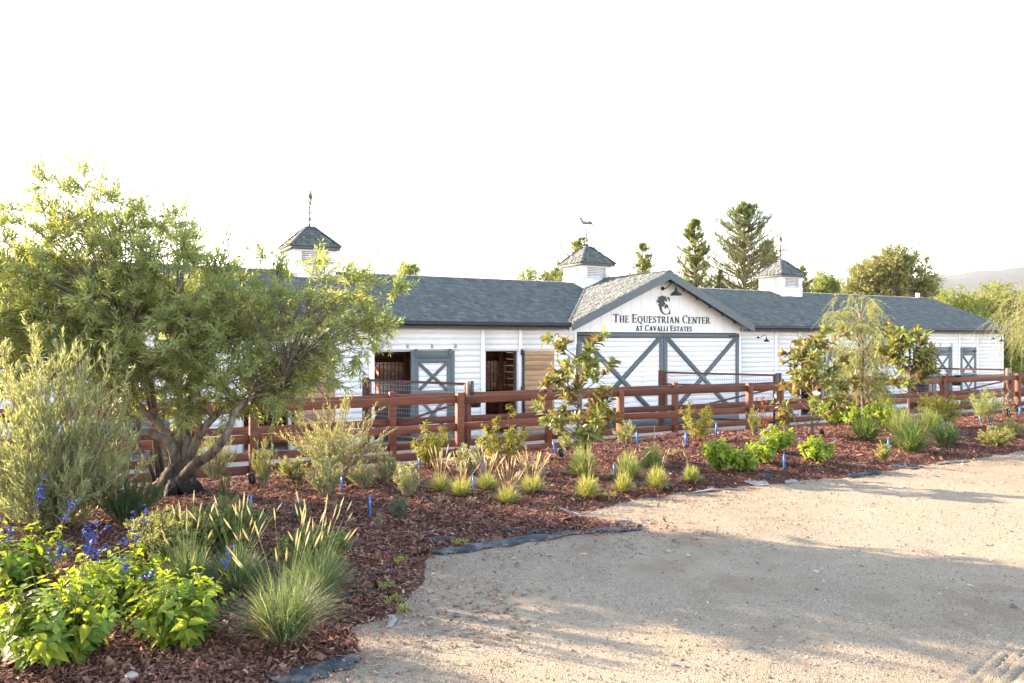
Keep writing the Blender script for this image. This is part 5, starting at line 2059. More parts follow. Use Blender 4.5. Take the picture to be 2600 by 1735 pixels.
# ---------------------------------------------------------------- the olive tree
def olive():
    base = on_ground(452, 1246)
    Yb = base.y
    t = thing('olive_tree', 'big multi-stemmed olive tree with dark gnarled base and wide airy crown', 'tree', base)
    K = Yb / F_PX / 5.875       # metres per pixel of the limb sketch

    def sk(x, y, dy=0.0):
        """limb sketch coordinates (zoomed crop) to local metres"""
        p = at(280 + x / 5.875, 990 + y / 5.875, Yb + dy)
        return np.array(p) - np.array(base)
    limbs = [
        # points (x, y, depth offset), radii
        ([(1010, 1400, 0), (1005, 1120, 0), (955, 900, -.03), (850, 770, -.05), (650, 670, -.08), (500, 640, -.12), (300, 700, -.2), (90, 715, -.25), (62, 600, -.25), (20, 430, -.2), (-60, 250, -.1)], [.125, .105, .085, .07, .064, .058, .052, .046, .036, .03, .02]),
        ([(1010, 1150, 0.05), (1000, 900, .06), (920, 740, .08), (800, 600, .1), (690, 470, .12), (550, 360, .15), (400, 240, .2), (200, 90, .3), (-150, -250, .4)], [.10, .09, .08, .07, .064, .056, .046, .036, .018]),
        ([(690, 470, .12), (655, 330, .1), (640, 120, .05), (600, -120, 0), (420, -420, -.1), (300, -800, -.2)], [.05, .044, .04, .034, .028, .014]),
        ([(560, 360, .15), (430, 220, .2), (330, 80, .3), (340, -80, .35), (150, -400, .5)], [.046, .042, .036, .03, .016]),
        ([(1040, 1050, .04), (1040, 800, .05), (1028, 600, .05), (1020, 400, .05), (1040, 150, .0), (980, -250, -.1), (900, -700, -.15)], [.062, .055, .05, .046, .04, .03, .014]),
        ([(1130, 1050, -.03), (1135, 800, -.03), (1150, 600, -.02), (1128, 400, 0), (1180, 200, .1), (1330, -150, .2), (1500, -600, .3)], [.085, .07, .062, .055, .045, .034, .014]),
        ([(1110, 1180, -.02), (1230, 900, -.05), (1290, 750, -.08), (1400, 570, -.1), (1560, 400, -.1), (1760, 230, -.1), (2100, 20, -.2), (2600, -200, -.3)], [.085, .07, .06, .056, .05, .04, .03, .014]),
        ([(1050, 1380, -.10), (1190, 1210, -.16), (1300, 1080, -.2), (1450, 1000, -.25), (1600, 870, -.3), (1720, 700, -.32), (1800, 520, -.3), (1870, 330, -.25), (2100, 120, -.2), (2500, 40, -.1)], [.10, .085, .078, .07, .064, .06, .052, .044, .034, .016]),
        ([(660, 1370, .22), (560, 1080, .22), (430, 820, .22), (300, 600, .25), (90, 420, .3), (-150, 200, .3)], [.032, .03, .028, .027, .024, .018]),
        ([(725, 1320, .25), (675, 900, .25), (655, 540, .28), (600, 300, .3), (520, 0, .35)], [.04, .036, .034, .03, .024]),
        ([(790, 1310, .28), (745, 950, .28), (700, 620, .25), (690, 470, .15)], [.036, .032, .03, .028]),
        ([(930, 1250, .15), (885, 980, .2), (825, 830, .22), (760, 640, .25), (800, 300, .3), (850, -200, .4)], [.042, .036, .034, .03, .026, .016]),
    ]
    def smooth(P, R, k=7):
        P = np.array(P)
        R = np.array(R)
        n = len(P)
        tt = np.linspace(0, n - 1, (n - 1) * k + 1)
        out = []
        for x in tt:
            i = min(int(x), n - 2)
            f = x - i
            p0, p1, p2, p3 = P[max(i - 1, 0)], P[i], P[i + 1], P[min(i + 2, n - 1)]
            out.append(0.5 * (2 * p1 + (p2 - p0) * f + (2 * p0 - 5 * p1 + 4 * p2 - p3) * f ** 2 + (3 * p1 - p0 - 3 * p2 + p3) * f ** 3))
        return np.array(out), np.interp(tt, np.arange(n), R)
    limb_pts = []
    tb = Buf()
    # flared base
    P, R = smooth([sk(1010, 1600), sk(1010, 1500), sk(1010, 1400), sk(1012, 1280), sk(1020, 1150), sk(1040, 1050)], [.32, .24, .16, .12, .10, .08])
    tb.tube(P, R, 22, wob=0.2, seed=3)
    for k, (x, y, dx, r) in enumerate(((690, 1480, .0, .08), (800, 1450, -.12, .10), (1270, 1490, -.08, .10), (1160, 1530, -.2, .09), (920, 1540, -.22, .09), (1000, 1450, .18, .11))):
        P, R = smooth([sk(x + (x - 1010) * .5, y + 120, dx * 1.5), sk(x, y, dx), sk((x + 1010) / 2, y - 120, dx * .5), sk(1010, y - 260, 0)], [r * .4, r * .8, r, r * .9])
        tb.tube(P, R, 14, wob=0.22, seed=10 + k)
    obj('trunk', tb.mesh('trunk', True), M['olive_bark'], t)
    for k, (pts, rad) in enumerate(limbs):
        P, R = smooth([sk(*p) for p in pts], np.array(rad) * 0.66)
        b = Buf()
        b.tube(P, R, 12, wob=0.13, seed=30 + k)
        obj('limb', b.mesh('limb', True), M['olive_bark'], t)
        h = len(P) // 3
        limb_pts.append(P[h:])
    LP = np.concatenate(limb_pts)
    rng = np.random.default_rng(12)
    k24 = 2600 / 2350
    blobs = [(100, 560, 125, 1), (205, 472, 95, .9), (60, 680, 135, 1), (200, 660, 140, 1), (330, 590, 110, .9), (430, 640, 110, .9), (330, 740, 140, 1.1), (480, 740, 130, 1), (150, 810, 120, 1),
             (560, 690, 95, .75), (650, 670, 90, .75), (750, 655, 75, .75), (845, 690, 62, .7), (600, 800, 120, 1), (720, 770, 95, .75), (825, 755, 66, .7), (520, 870, 110, 1.2), (640, 890, 75, 1), (400, 870, 105, 1.2),
             (290, 860, 80, .9), (40, 800, 115, 1), (-70, 640, 140, .9), (-90, 780, 120, .9), (700, 880, 55, .7), (560, 930, 55, .8), (440, 930, 60, .8), (760, 830, 50, .6), (150, 445, 58, .55), (250, 780, 110, 1), (380, 530, 60, .5), (900, 690, 42, .7), (870, 740, 40, .6), (790, 830, 45, .6)]
    C, rad_, wgt = [], [], []
    for x, y, r, w in blobs:
        C.append(np.array(at(x * k24, y * k24, Yb)) - np.array(base))
        rad_.append(r * k24 / F_PX * Yb)
        wgt.append(w * r ** 2)
    C, rad_, wgt = np.array(C), np.array(rad_), np.array(wgt)
    n = 600
    idx = rng.choice(len(C), n, p=wgt / wgt.sum())
    d = unit(rng.normal(0, 1, (n, 3))) * (rng.uniform(0, 1, (n, 1)) ** 0.42)
    d[:, 1] *= 1.55
    Q = C[idx] + d * rad_[idx][:, None]
    # secondary branches from the nearest limb point to each foliage centre
    near = np.array([LP[np.argmin(((LP - q) ** 2).sum(1) + 0.25 * np.maximum(0, LP[:, 2] - q[2]) ** 2)] for q in Q])
    s = np.linspace(0, 1, 6)[None, :, None]
    sub = near[:, None] * (1 - s) + Q[:, None] * s
    sub[..., 2] += 0.10 * np.sin(s[..., 0] * math.pi) * np.linalg.norm(Q - near, axis=1)[:, None]
    sub += rng.normal(0, 0.025, sub.shape) * s * (1 - s) * 4
    b = Buf()
    b.rods(sub, 0.010, 0.003, 3)
    # twigs in every centre, spraying outwards and up
    ctr = C[idx]
    out = unit(Q - ctr * np.array((1, 1, 1)) + rng.normal(0, 0.12, Q.shape))
    per = 6
    D = unit(out[:, None] * 0.55 + rng.normal(0, 0.55, (n, per, 3)) + np.array((0, 0, 0.32)))
    L = rng.uniform(0.14, 0.34, (n, per))
    m = 5
    s2 = np.linspace(0, 1, m)
    start = sub[:, None, -2] * 0.35 + sub[:, None, -1] * 0.65
    tw = start[:, :, None] + D[:, :, None] * (L[..., None] * s2)[..., None]
    tw[..., 2] -= 0.10 * (L[..., None] * s2 ** 2)
    tw = tw.reshape(-1, m, 3)
    # a few long shoots leaving the outline at the top
    top = rng.choice(n, 190, replace=False, p=(np.maximum(0.05, Q[:, 2] - 1.2) / np.maximum(0.05, Q[:, 2] - 1.2).sum()))
    D2 = unit(out[top] * 0.4 + np.array((0, 0, 0.9)) + rng.normal(0, 0.3, (190, 3)))
    L2 = rng.uniform(0.25, 0.62, 190)
    tw2 = Q[top][:, None] + D2[:, None] * (L2[:, None] * s2)[..., None]
    tw = np.concatenate([tw, tw2])
    b.rods(tw, 0.0032, 0.0012, 3)
    # bare grey twigs hanging in the right half of the crown
    bare_c = np.array([np.array(at(x * k24, y * k24, Yb - 0.2)) - np.array(base) for x, y in ((620, 720), (700, 790), (560, 760), (660, 860), (320, 860), (740, 720), (590, 690))])
    q = bare_c[rng.integers(0, len(bare_c), 420)] + rng.normal(0, 0.22, (420, 3))
    D3 = unit(rng.normal(0, 1, (420, 3)) * np.array((1, .6, .8)) + np.array((0.2, 0, 0.1)))
    L3 = rng.uniform(0.2, 0.55, 420)
    bt = q[:, None] + D3[:, None] * (L3[:, None] * s2)[..., None]
    bt[..., 2] -= 0.25 * (L3[:, None] * s2 ** 2)
    b.rods(bt, 0.0035, 0.001, 3)
    obj('branches', b.mesh('branches'), M['twig'], t)
    f = Buf()
    leaf_on(f, rng, tw, 19, 0.082, 0.0165, LANCE, 0.75, t0=0.12, droop=0.06, up=0.35)
    obj('crown', f.mesh('crown'), M['olive_leaf'], t)


# ---------------------------------------------------------------- woody young trees
def magnolia(label, px, py, toppx, width_px, seed, lean=0.0, bloom=0, leaf_n=290, low=0.12):
    base = on_ground(px, py)
    H = (py - toppx) / F_PX * base.y
    R = width_px / F_PX * base.y / 2
    rng = np.random.default_rng(seed)
    t = plant('young_magnolia', label, 'tree', base, 'young magnolias')
    s = np.linspace(0, 1, 7)
    tr = np.stack([lean * H * s + rng.normal(0, 0.012, 7), rng.normal(0, 0.012, 7), H * s], 1)
    b = Buf()
    b.tube(tr, np.linspace(0.024, 0.007, 7), 8)
    obj('trunk', b.mesh('trunk', True), M['bark'], t)
    nb = 34
    hh = rng.uniform(low, 0.95, nb)
    az = np.arange(nb) * GOLD + rng.uniform(-0.5, 0.5, nb)
    ln = R * (0.45 + 0.65 * rng.uniform(0, 1, nb)) * np.clip(1.15 - 0.55 * hh, 0.3, 1.1)
    m = 5
    q = np.linspace(0, 1, m)
    st = tr[0] + (tr[-1] - tr[0]) * hh[:, None]
    D = np.stack([np.cos(az), np.sin(az), np.full(nb, 0.55)], 1)
    br = st[:, None] + D[:, None] * (ln[:, None] * q)[..., None]
    br[..., 2] += 0.25 * (ln[:, None] * q ** 2)
    b = Buf()
    b.rods(br, 0.007, 0.003, 4)
    tw = shoots(rng, br, 2, 0.28 * R + 0.08, 0.7, t0=0.35, lift=0.25)
    b.rods(tw, 0.004, 0.002, 3)
    obj('branches', b.mesh('branches'), M['bark'], t)
    args1 = leaf_on(None, rng, np.concatenate([tw, br[:, -4:]]), 7, 0.14, 0.064, angle=0.85, t0=0.25, droop=0.25, up=0.7)
    leaf_objects(t, args1, MAG_ME, M['magnolia_leaf'], rng, leaf_n)
    f = Buf()
    leaf_on(f, rng, np.concatenate([tw, br[:, -4:]]), 9, 0.12, 0.054, OVATE, 0.8, t0=0.2, droop=0.2, up=0.4)
    leaf_on(f, rng, tr[None, 2:], 14, 0.12, 0.055, OVATE, 0.8, t0=0.0, droop=0.2, up=0.4)
    tag(obj('inner_leaves', f.mesh('inner_leaves'), M['magnolia_mass'], t), kind='stuff')
    # pale furry buds at the tips
    bd = Buf()
    k = rng.choice(len(br), 8, replace=False)
    for i in k:
        d = unit(br[i, -1] - br[i, -2])
        bd.tube([br[i, -1], br[i, -1] + d * 0.03, br[i, -1] + d * 0.065], [0.006, 0.012, 0.002], 6)
    obj('buds', bd.mesh('buds', True), M['dry_leaf'], t)
    for j in range(bloom):
        c = np.array((-0.18 * R + j * 0.55 * R, -R * 0.75, H * (0.47 + 0.2 * j)))
        fl = Buf()
        for k in range(9):
            a = k / 9 * 6.28 * 2
            e = 0.9 if k < 4 else 0.45
            A = unit(np.array((math.cos(a) * math.cos(e), math.sin(a) * math.cos(e) - 0.35, math.sin(e) + 0.15)))
            fl.leaves(c[None], A[None], np.array([[-A[0] * 0.5, -A[1] * 0.5, 0.8]]), 0.10, 0.075, OVATE, np.array([rng.uniform()]))
        obj('flower', fl.mesh('flower', True), M['white_petal'], t)
    return t


def weeping(label, base, H, R, seed, nb=60, leaf='weeping_leaf', name='weeping_acacia', lean=(0, 0), low=0.3, L=0.045, W=0.008, group=None):
    rng = np.random.default_rng(seed)
    t = plant(name, label, 'tree', base, group)
    s = np.linspace(0, 1, 8)
    tr = np.stack([lean[0] * s + rng.normal(0, 0.02, 8), lean[1] * s + rng.normal(0, 0.02, 8), H * 0.86 * s], 1)
    b = Buf()
    b.tube(tr, np.linspace(0.035, 0.008, 8), 8)
    obj('trunk', b.mesh('trunk', True), M['bark'], t)
    hh = rng.uniform(low, 0.98, nb)
    az = np.arange(nb) * GOLD + rng.uniform(-0.4, 0.4, nb)
    ln = R * rng.uniform(0.35, 1.1, nb) * np.clip(0.55 + 1.6 * hh - 1.5 * hh ** 2, 0.3, 1)
    m = 7
    q = np.linspace(0, 1, m)
    P0, _ = sample(np.repeat(tr[None], nb, 0), hh[:, None])
    P0 = P0[:, 0]
    D = np.stack([np.cos(az), np.sin(az), np.zeros(nb)], 1)
    br = P0[:, None] + D[:, None] * (ln[:, None] * q ** 0.8)[..., None]
    br[..., 2] += (ln[:, None] * (2.5 * q - 1.9 * q ** 2.2)) * rng.uniform(0.4, 1.2, (nb, 1))
    b = Buf()
    b.rods(br, 0.007, 0.002, 4)
    h = shoots(rng, br, 9, 0.36 * R + 0.15, 0.8, t0=0.2, droop=0.75, m=5)
    h[..., 2] = np.maximum(h[..., 2], 0.05)
    b.rods(h, 0.0028, 0.001, 3)
    obj('branches', b.mesh('branches'), M['pale_stem'], t)
    f = Buf()
    leaf_on(f, rng, h, 24, L, W * 1.25, LANCE, 0.7, t0=0.05, droop=0.25)
    leaf_on(f, rng, br, 16, L, W, LANCE, 0.7, t0=0.3, droop=0.15)
    obj('crown', f.mesh('crown'), M[leaf], t)
    return t


# ---------------------------------------------------------------- background trees
def conifer(label, px, toppy, Y, halfw_px, seed, leaf='pine_needle', zb=-1.2, dens=1.0, low=0.1, name='pine_tree', sharp=0.8):
    top = at(px, toppy, Y)
    base = Vector((top.x, top.y, zb))
    H = top.z - zb
    R = halfw_px / F_PX * Y
    rng = np.random.default_rng(seed)
    t = thing(name, label, 'tree', base, 0, 'trees behind the barn')
    b = Buf()
    b.tube([(0, 0, 0), (rng.normal(0, .1), rng.normal(0, .1), H * 0.5), (0, 0, H)], [H * 0.016, H * 0.011, 0.02], 8)
    obj('trunk', b.mesh('trunk', True), M['bark'], t)
    nb = int(230 * dens)
    hh = low + (1 - low) * rng.uniform(0, 1, nb) ** 0.85
    az = rng.uniform(0, 6.28, nb)
    prof = np.clip(1.3 * (1 - hh), 0, 1.1) ** sharp
    ln = 1.5 * R * (prof * rng.uniform(0.35, 1.2, nb) + 0.03)
    m = 5
    q = np.linspace(0, 1, m)
    st = np.stack([np.zeros(nb), np.zeros(nb), H * hh], 1)
    D = np.stack([np.cos(az), np.sin(az), rng.uniform(0.15, 0.55, nb)], 1)
    br = st[:, None] + D[:, None] * (ln[:, None] * q)[..., None]
    br[..., 2] += 0.3 * (ln[:, None] * q ** 2)
    b = Buf()
    b.rods(br, H * 0.004, H * 0.001, 4)
    sh = shoots(rng, br, 7, (0.42 * ln + 0.10)[:, None], 0.75, t0=0.25, lift=0.5)
    b.rods(sh, H * 0.0015, H * 0.0006, 3)
    obj('branches', b.mesh('branches'), M['bark'], t)
    f = Buf()
    Ln = 0.012 * H + 0.07
    leaf_on(f, rng, sh, 26, Ln, Ln * 0.11, NEEDLE, 0.75, t0=0.1)
    leaf_on(f, rng, br[:, 2:], 14, Ln, Ln * 0.07, NEEDLE, 0.8, t0=0.0)
    obj('crown', f.mesh('crown'), M[leaf], t)
    return t


def broadleaf(label, px, py_base_z, Y, blobs, seed, leaf, n=500, L=0.22, W=0.10, name='broadleaf_tree', per=5, lv=14, hang=0.0):
    """blobs in photograph pixels (x, y, r)"""
    base = Vector((at(px, 868, Y).x, Y, py_base_z))
    rng = np.random.default_rng(seed)
    t = thing(name, label, 'tree', base, 0, 'trees behind the barn')
    C = np.array([np.array(at(x, y, Y)) - np.array(base) for x, y, r in blobs])
    Rr = np.array([r / F_PX * Y for x, y, r in blobs])
    wg = Rr ** 2
    idx = rng.choice(len(C), n, p=wg / wg.sum())
    d = unit(rng.normal(0, 1, (n, 3))) * (rng.uniform(0, 1, (n, 1)) ** 0.4)
    Q = C[idx] + d * Rr[idx][:, None]
    b = Buf()
    H = C[:, 2].max()
    b.tube([(0, 0, 0), (0, 0, H * 0.35), (0.1, 0, H * 0.7)], [H * 0.035, H * 0.025, H * 0.01], 8)
    obj('trunk', b.mesh('trunk', True), M['bark'], t)
    b = Buf()
    o = np.array((0, 0, H * 0.3))
    s = np.linspace(0, 1, 4)[None, :, None]
    k = rng.choice(n, min(n, 90), replace=False)
    b.rods(o * (1 - s) + Q[k][:, None] * s, H * 0.008, H * 0.002, 4)
    obj('branches', b.mesh('branches'), M['bark'], t)
    out = unit(Q - C[idx])
    D = unit(out[:, None] * 0.6 + rng.normal(0, 0.6, (n, per, 3)) + np.array((0, 0, 0.25 - hang)))
    ln = rng.uniform(0.4, 1.1, (n, per)) * L * 3.6
    s2 = np.linspace(0, 1, 4)
    tw = Q[:, None, None] + D[:, :, None] * (ln[..., None] * s2)[..., None]
    tw[..., 2] -= hang * ln[..., None] * s2 ** 2
    f = Buf()
    leaf_on(f, rng, tw.reshape(-1, 4, 3), lv, L * 0.62, W * 0.62, LANCE, 0.8, t0=0.1, droop=0.1 + hang * 0.5)
    obj('crown', f.mesh('crown'), M[leaf], t)
    return t
# ---------------------------------------------------------------- planting
def m_of(pos, px):
    return px / F_PX * pos[1]


olive()

# tall silvery shrub at the left edge
p = on_ground(130, 1345)


def skirt(t, rng, st, sh):
    """low outer wands that hide the bare feet"""
    low = grow(rng, 60, m_of(p, 330), m_of(p, 185), bow=0.8, base_r=m_of(p, 60), hvar=0.6, inner=0.3)
    s2 = shoots(rng, low, 9, 0.26, 0.5, t0=0.05, lift=0.35)
    b = Buf()
    b.rods(low, 0.004, 0.002)
    b.rods(s2, 0.0025, 0.001)
    obj('outer_stems', b.mesh('outer_stems'), M['pale_stem'], t)
    b = Buf()
    leaf_on(b, rng, s2, 12, 0.058, 0.012, LANCE, 0.5, t0=0.05)
    obj('outer_foliage', b.mesh('outer_foliage'), M['silver_leaf'], t)


bush('silver_shrub', 'tall silvery green shrub with upright wands, tallest at the picture edge below the olive', 'shrub', p, m_of(p, 545), m_of(p, 195), 'silver_leaf', 'pale_stem', 101,
     n=80, per_shoot=10, shoot=0.34, leaves=13, L=0.062, W=0.0125, angle=0.45, bow=1.0, sh_ang=0.42, lift=0.5, thick=0.006, t0=0.1, hvar=0.6, extra=skirt)
p = on_ground(20, 1330)
bush('silver_shrub', 'lower silvery shrub cut off by the left picture edge', 'shrub', p, m_of(p, 400), m_of(p, 150), 'silver_leaf', 'pale_stem', 102,
     n=34, per_shoot=9, shoot=0.3, leaves=12, L=0.06, W=0.012, angle=0.45, bow=1.25, sh_ang=0.45, lift=0.4)
# dark rosemary below the trunk
p = on_ground(315, 1335)
bush('rosemary_bush', 'dark green feathery rosemary at the foot of the olive trunk', 'shrub', p, m_of(p, 135), m_of(p, 95), 'rosemary_leaf', 'green_stem', 103,
     n=70, per_shoot=5, shoot=0.16, leaves=24, L=0.026, W=0.004, angle=0.5, bow=1.1, sh_ang=0.4, lift=0.6)
# clipped mounds
p = on_ground(430, 1448)
bush('round_shrub', 'rounded shrub with pale cream tinted leaf tips behind the sages', 'shrub', p, m_of(p, 160), m_of(p, 105), 'myrtle_pale', 'green_stem', 104,
     n=95, per_shoot=9, shoot=0.10, leaves=12, L=0.019, W=0.009, angle=0.9, bow=0.9, sh_ang=0.7, lift=0.3, t0=0.35, fullness=0.5, hvar=0.18)
p = on_ground(572, 1418)
bush('round_shrub', 'rounded green shrub right of the cream tipped one', 'shrub', p, m_of(p, 150), m_of(p, 105), 'myrtle_leaf', 'green_stem', 105,
     n=95, per_shoot=9, shoot=0.10, leaves=12, L=0.019, W=0.009, angle=0.9, bow=0.9, sh_ang=0.7, lift=0.3, t0=0.35, fullness=0.5, hvar=0.18)
p = on_ground(800, 1470)
bush('round_shrub', 'rounded green shrub partly hidden by the tall seeding grass', 'shrub', p, m_of(p, 130), m_of(p, 95), 'myrtle_leaf', 'green_stem', 106,
     n=85, per_shoot=9, shoot=0.10, leaves=12, L=0.019, W=0.009, angle=0.9, bow=0.9, sh_ang=0.7, lift=0.3, t0=0.35, fullness=0.5, hvar=0.18)
p = on_ground(572, 1290)
bush('small_rosemary', 'small upright dark green sprig between the trunk and the blue stake', 'shrub', p, m_of(p, 88), m_of(p, 26), 'rosemary_leaf', 'green_stem', 107,
     n=9, per_shoot=5, shoot=0.10, leaves=16, L=0.024, W=0.004, angle=0.5, lift=0.5)

# broad-leaved sages in the near corner
salvia('lime green sage with blue flowers nearest the bottom left corner', on_ground(150, 1665), 0.50, 0.33, 201, stems=34, nodes=8, L=0.088, spikes=6)
salvia('lime green sage without open flowers beside the seeding grass', on_ground(455, 1632), 0.44, 0.28, 202, stems=27, nodes=8, L=0.088, spikes=1)
salvia('green sage with the most blue spikes, behind the front pair', on_ground(300, 1545), 0.46, 0.30, 203, stems=30, nodes=8, L=0.080, spikes=11)
salvia('yellow green sage with blue spikes at the left picture edge', on_ground(30, 1500), 0.50, 0.28, 204, stems=30, nodes=8, L=0.080, spikes=7)

# seeding grasses of the near corner
for k, (px, py, H, R, pl, ph, lab) in enumerate((
        (722, 1618, .42, .36, 22, .66, 'big blue green seeding grass nearest the drive, with tall cream plumes'),
        (800, 1522, .38, .30, 20, .60, 'seeding grass just behind the biggest one, before the rounded shrub'),
        (600, 1500, .34, .30, 16, .54, 'seeding grass behind the flowerless sage'),
        (480, 1505, .36, .24, 12, .52, 'thin seeding grass between two sages'))):
    grass('seeding_grass', lab, on_ground(px, py), H, R, 'grass_blue', 300 + k, n=900, width=0.0046, plumes=pl, plume_h=ph, plume_len=0.09, plume_r=0.0046, stalk='grass_blade', group='blue green grasses with cream plumes', plume_spread=0.42)

# pale seeding grasses in the middle of the bed
for k, (px, py, lab) in enumerate(((1118, 1246, 'pale seeding grass leftmost of the middle row'), (1172, 1258, 'pale seeding grass with a blue stake at its right side'),
                                   (1236, 1243, 'pale seeding grass third from the left in the middle row'), (1290, 1276, 'pale seeding grass nearest the drive in the middle row'),
                                   (1350, 1248, 'pale seeding grass rightmost of the middle row, before white dry twigs'))):
    pos = on_ground(px, py)
    grass('seeding_grass', lab, pos, m_of(pos, 58), m_of(pos, 50), 'grass_lime', 320 + k, n=420, width=0.006, plumes=16 if k != 1 else 9, plume_h=m_of(pos, 95), plume_len=0.11, plume_r=0.005, mound=0.6, group='pale grasses in the middle of the bed', plume_spread=0.35)
# tufts
TUFT = [(1480, 1208, 'largest light green tuft under the first magnolia'), (1492, 1262, 'light green tuft nearest the drive, left of the stake group'), (1596, 1215, 'light green tuft just right of a short blue stake'),
        (1583, 1248, 'light green tuft directly below another, right of the nearest tuft'), (1655, 1188, 'light green tuft farthest from the drive'), (1670, 1240, 'light green tuft second from the right, low on the slope'),
        (1755, 1222, 'light green tuft rightmost before the lime bushes')]
for k, (px, py, lab) in enumerate(TUFT):
    pos = on_ground(px, py)
    s = (1.25, 0.98, 1.1, 0.8, 1.0, 0.92, 0.7)[k]
    grass('grass_tuft', lab, pos, m_of(pos, 74 * s), m_of(pos, 50 * s), ('grass_blade' if k in (0, 2, 4) else 'grass_lime'), 340 + k, n=520, width=0.008, plumes=2, plume_h=m_of(pos, 92), plume_r=0.003, group='light green tufts below the magnolia', sag=0.6, mound=0.75)
for k, (px, py, w, h, lab) in enumerate(((2200, 1116, 48, 66, 'dark green fountain grass at the foot of the weeping tree'), (2312, 1146, 58, 78, 'biggest dark green fountain grass, beside a blue stake'),
                                         (2398, 1130, 46, 56, 'dark green fountain grass rightmost of its cluster'), (2288, 1102, 46, 58, 'pale fountain grass left of the third magnolia stem'),
                                         (2360, 1100, 44, 62, 'pale fountain grass right of the third magnolia stem'))):
    pos = on_ground(px, py)
    grass('fountain_grass', lab, pos, m_of(pos, h * 1.35), m_of(pos, w * 1.3), 'grass_dark' if k < 3 else 'grass_blade', 360 + k, n=560, width=0.010, group='fountain grasses by the weeping tree', sag=0.75, mound=0.6)

# lime sages on the slope
for k, (px, py, w, h, lab) in enumerate(((1820, 1197, 34, 78, 'tall lime green bush leftmost on the slope'), (1882, 1196, 32, 48, 'low lime green bush at the lower end of the diagonal row'),
                                         (1936, 1178, 34, 62, 'lime green bush in the middle of the diagonal row'), (1970, 1148, 38, 62, 'lime green bush at the upper end of the diagonal row, below the flowering magnolia'),
                                         (2074, 1176, 34, 62, 'single lime green bush with lilac spikes, right of the diagonal row'))):
    pos = on_ground(px, py)

    def spikes(t, rng, st, sh, k=k):
        if k in (3, 4, 2):
            for j in range(4):
                i = rng.integers(len(st))
                flower_spike(t, rng, st[i, -1], st[i, -1] + np.array((rng.normal(0, .03), rng.normal(0, .03), 0.12)), 'lilac_flower', n=9, size=0.022)
    bush('lime_sage', lab, 'flowering plant', pos, m_of(pos, h * 1.15), m_of(pos, w * 1.1), 'salvia_leaf_mass', 'green_stem', 400 + k, n=42, per_shoot=4, shoot=0.12, leaves=8, L=0.055, W=0.027, angle=1.0,
         bow=1.1, droop=0.45, sh_ang=0.7, tpl=OVATE, group='lime green sages on the slope', up=0.8, t0=0.3, fullness=0.5, extra=spikes)
for k, (px, py, w, h, lab) in enumerate(((2118, 1083, 42, 68, 'leafy green sage left of the weeping tree foot'), (2172, 1085, 30, 55, 'leafy green sage touching the weeping tree stem'), (2245, 1092, 44, 72, 'leafy green sage between weeping tree and third magnolia'))):
    pos = on_ground(px, py)
    bush('green_sage', lab, 'flowering plant', pos, m_of(pos, h * 1.15), m_of(pos, w * 1.1), 'salvia_leaf_mass', 'green_stem', 420 + k, n=46, per_shoot=4, shoot=0.14, leaves=8, L=0.06, W=0.03, angle=1.0,
         bow=1.1, droop=0.45, sh_ang=0.7, tpl=OVATE, group='green sages by the weeping tree', up=0.8, t0=0.3, fullness=0.5)

# sage-like shrubs left of the middle
p = on_ground(825, 1262)
bush('sage_shrub', 'dense grey green shrub touching a blue stake, below the loose olive bush', 'shrub', p, m_of(p, 105), m_of(p, 44), 'sage_leaf', 'pale_stem', 440, n=42, per_shoot=5, shoot=0.12, leaves=11, L=0.026, W=0.010, angle=0.8, bow=1.0, t0=0.25, fullness=0.5)
for k, (px, py, w, h, lab) in enumerate(((922, 1240, 34, 78, 'small grey green shrub right of the first slim stake'), (980, 1226, 26, 90, 'slim grey green shrub with tall tips, before the corner post'), (1032, 1262, 32, 98, 'small grey green shrub standing alone on open mulch'))):
    pos = on_ground(px, py)
    bush('sage_shrub', lab, 'shrub', pos, m_of(pos, h), m_of(pos, w), 'sage_leaf', 'pale_stem', 441 + k, n=26, per_shoot=5, shoot=0.11, leaves=10, L=0.026, W=0.010, angle=0.8, bow=1.0, t0=0.2, fullness=0.6, hvar=0.5)
p = on_ground(1188, 1210)
bush('pale_sage', 'pale fuzzy sage right in front of the tall fence post', 'shrub', p, m_of(p, 95), m_of(p, 40), 'palesage_leaf', 'pale_stem', 445, n=30, per_shoot=5, shoot=0.13, leaves=12, L=0.032, W=0.012, angle=0.9, bow=1.1, hvar=0.5)
p = on_ground(850, 1215)
bush('olive_shrub', 'loose grey olive bush leaning over the fence left of the mesh gate', 'shrub', p, m_of(p, 215), m_of(p, 120), 'greyolive_leaf', 'pale_stem', 446, n=46, per_shoot=8, shoot=0.34, leaves=12, L=0.048, W=0.010, angle=0.55, bow=1.2, sh_ang=0.55, lift=0.35, hvar=0.55)
p = on_ground(745, 1220)
bush('olive_shrub', 'low grey tangle at the left foot of the loose olive bush', 'shrub', p, m_of(p, 60), m_of(p, 42), 'greyolive_leaf', 'green_stem', 447, n=24, per_shoot=5, shoot=0.16, leaves=10, L=0.04, W=0.008, angle=0.6, bow=1.1)
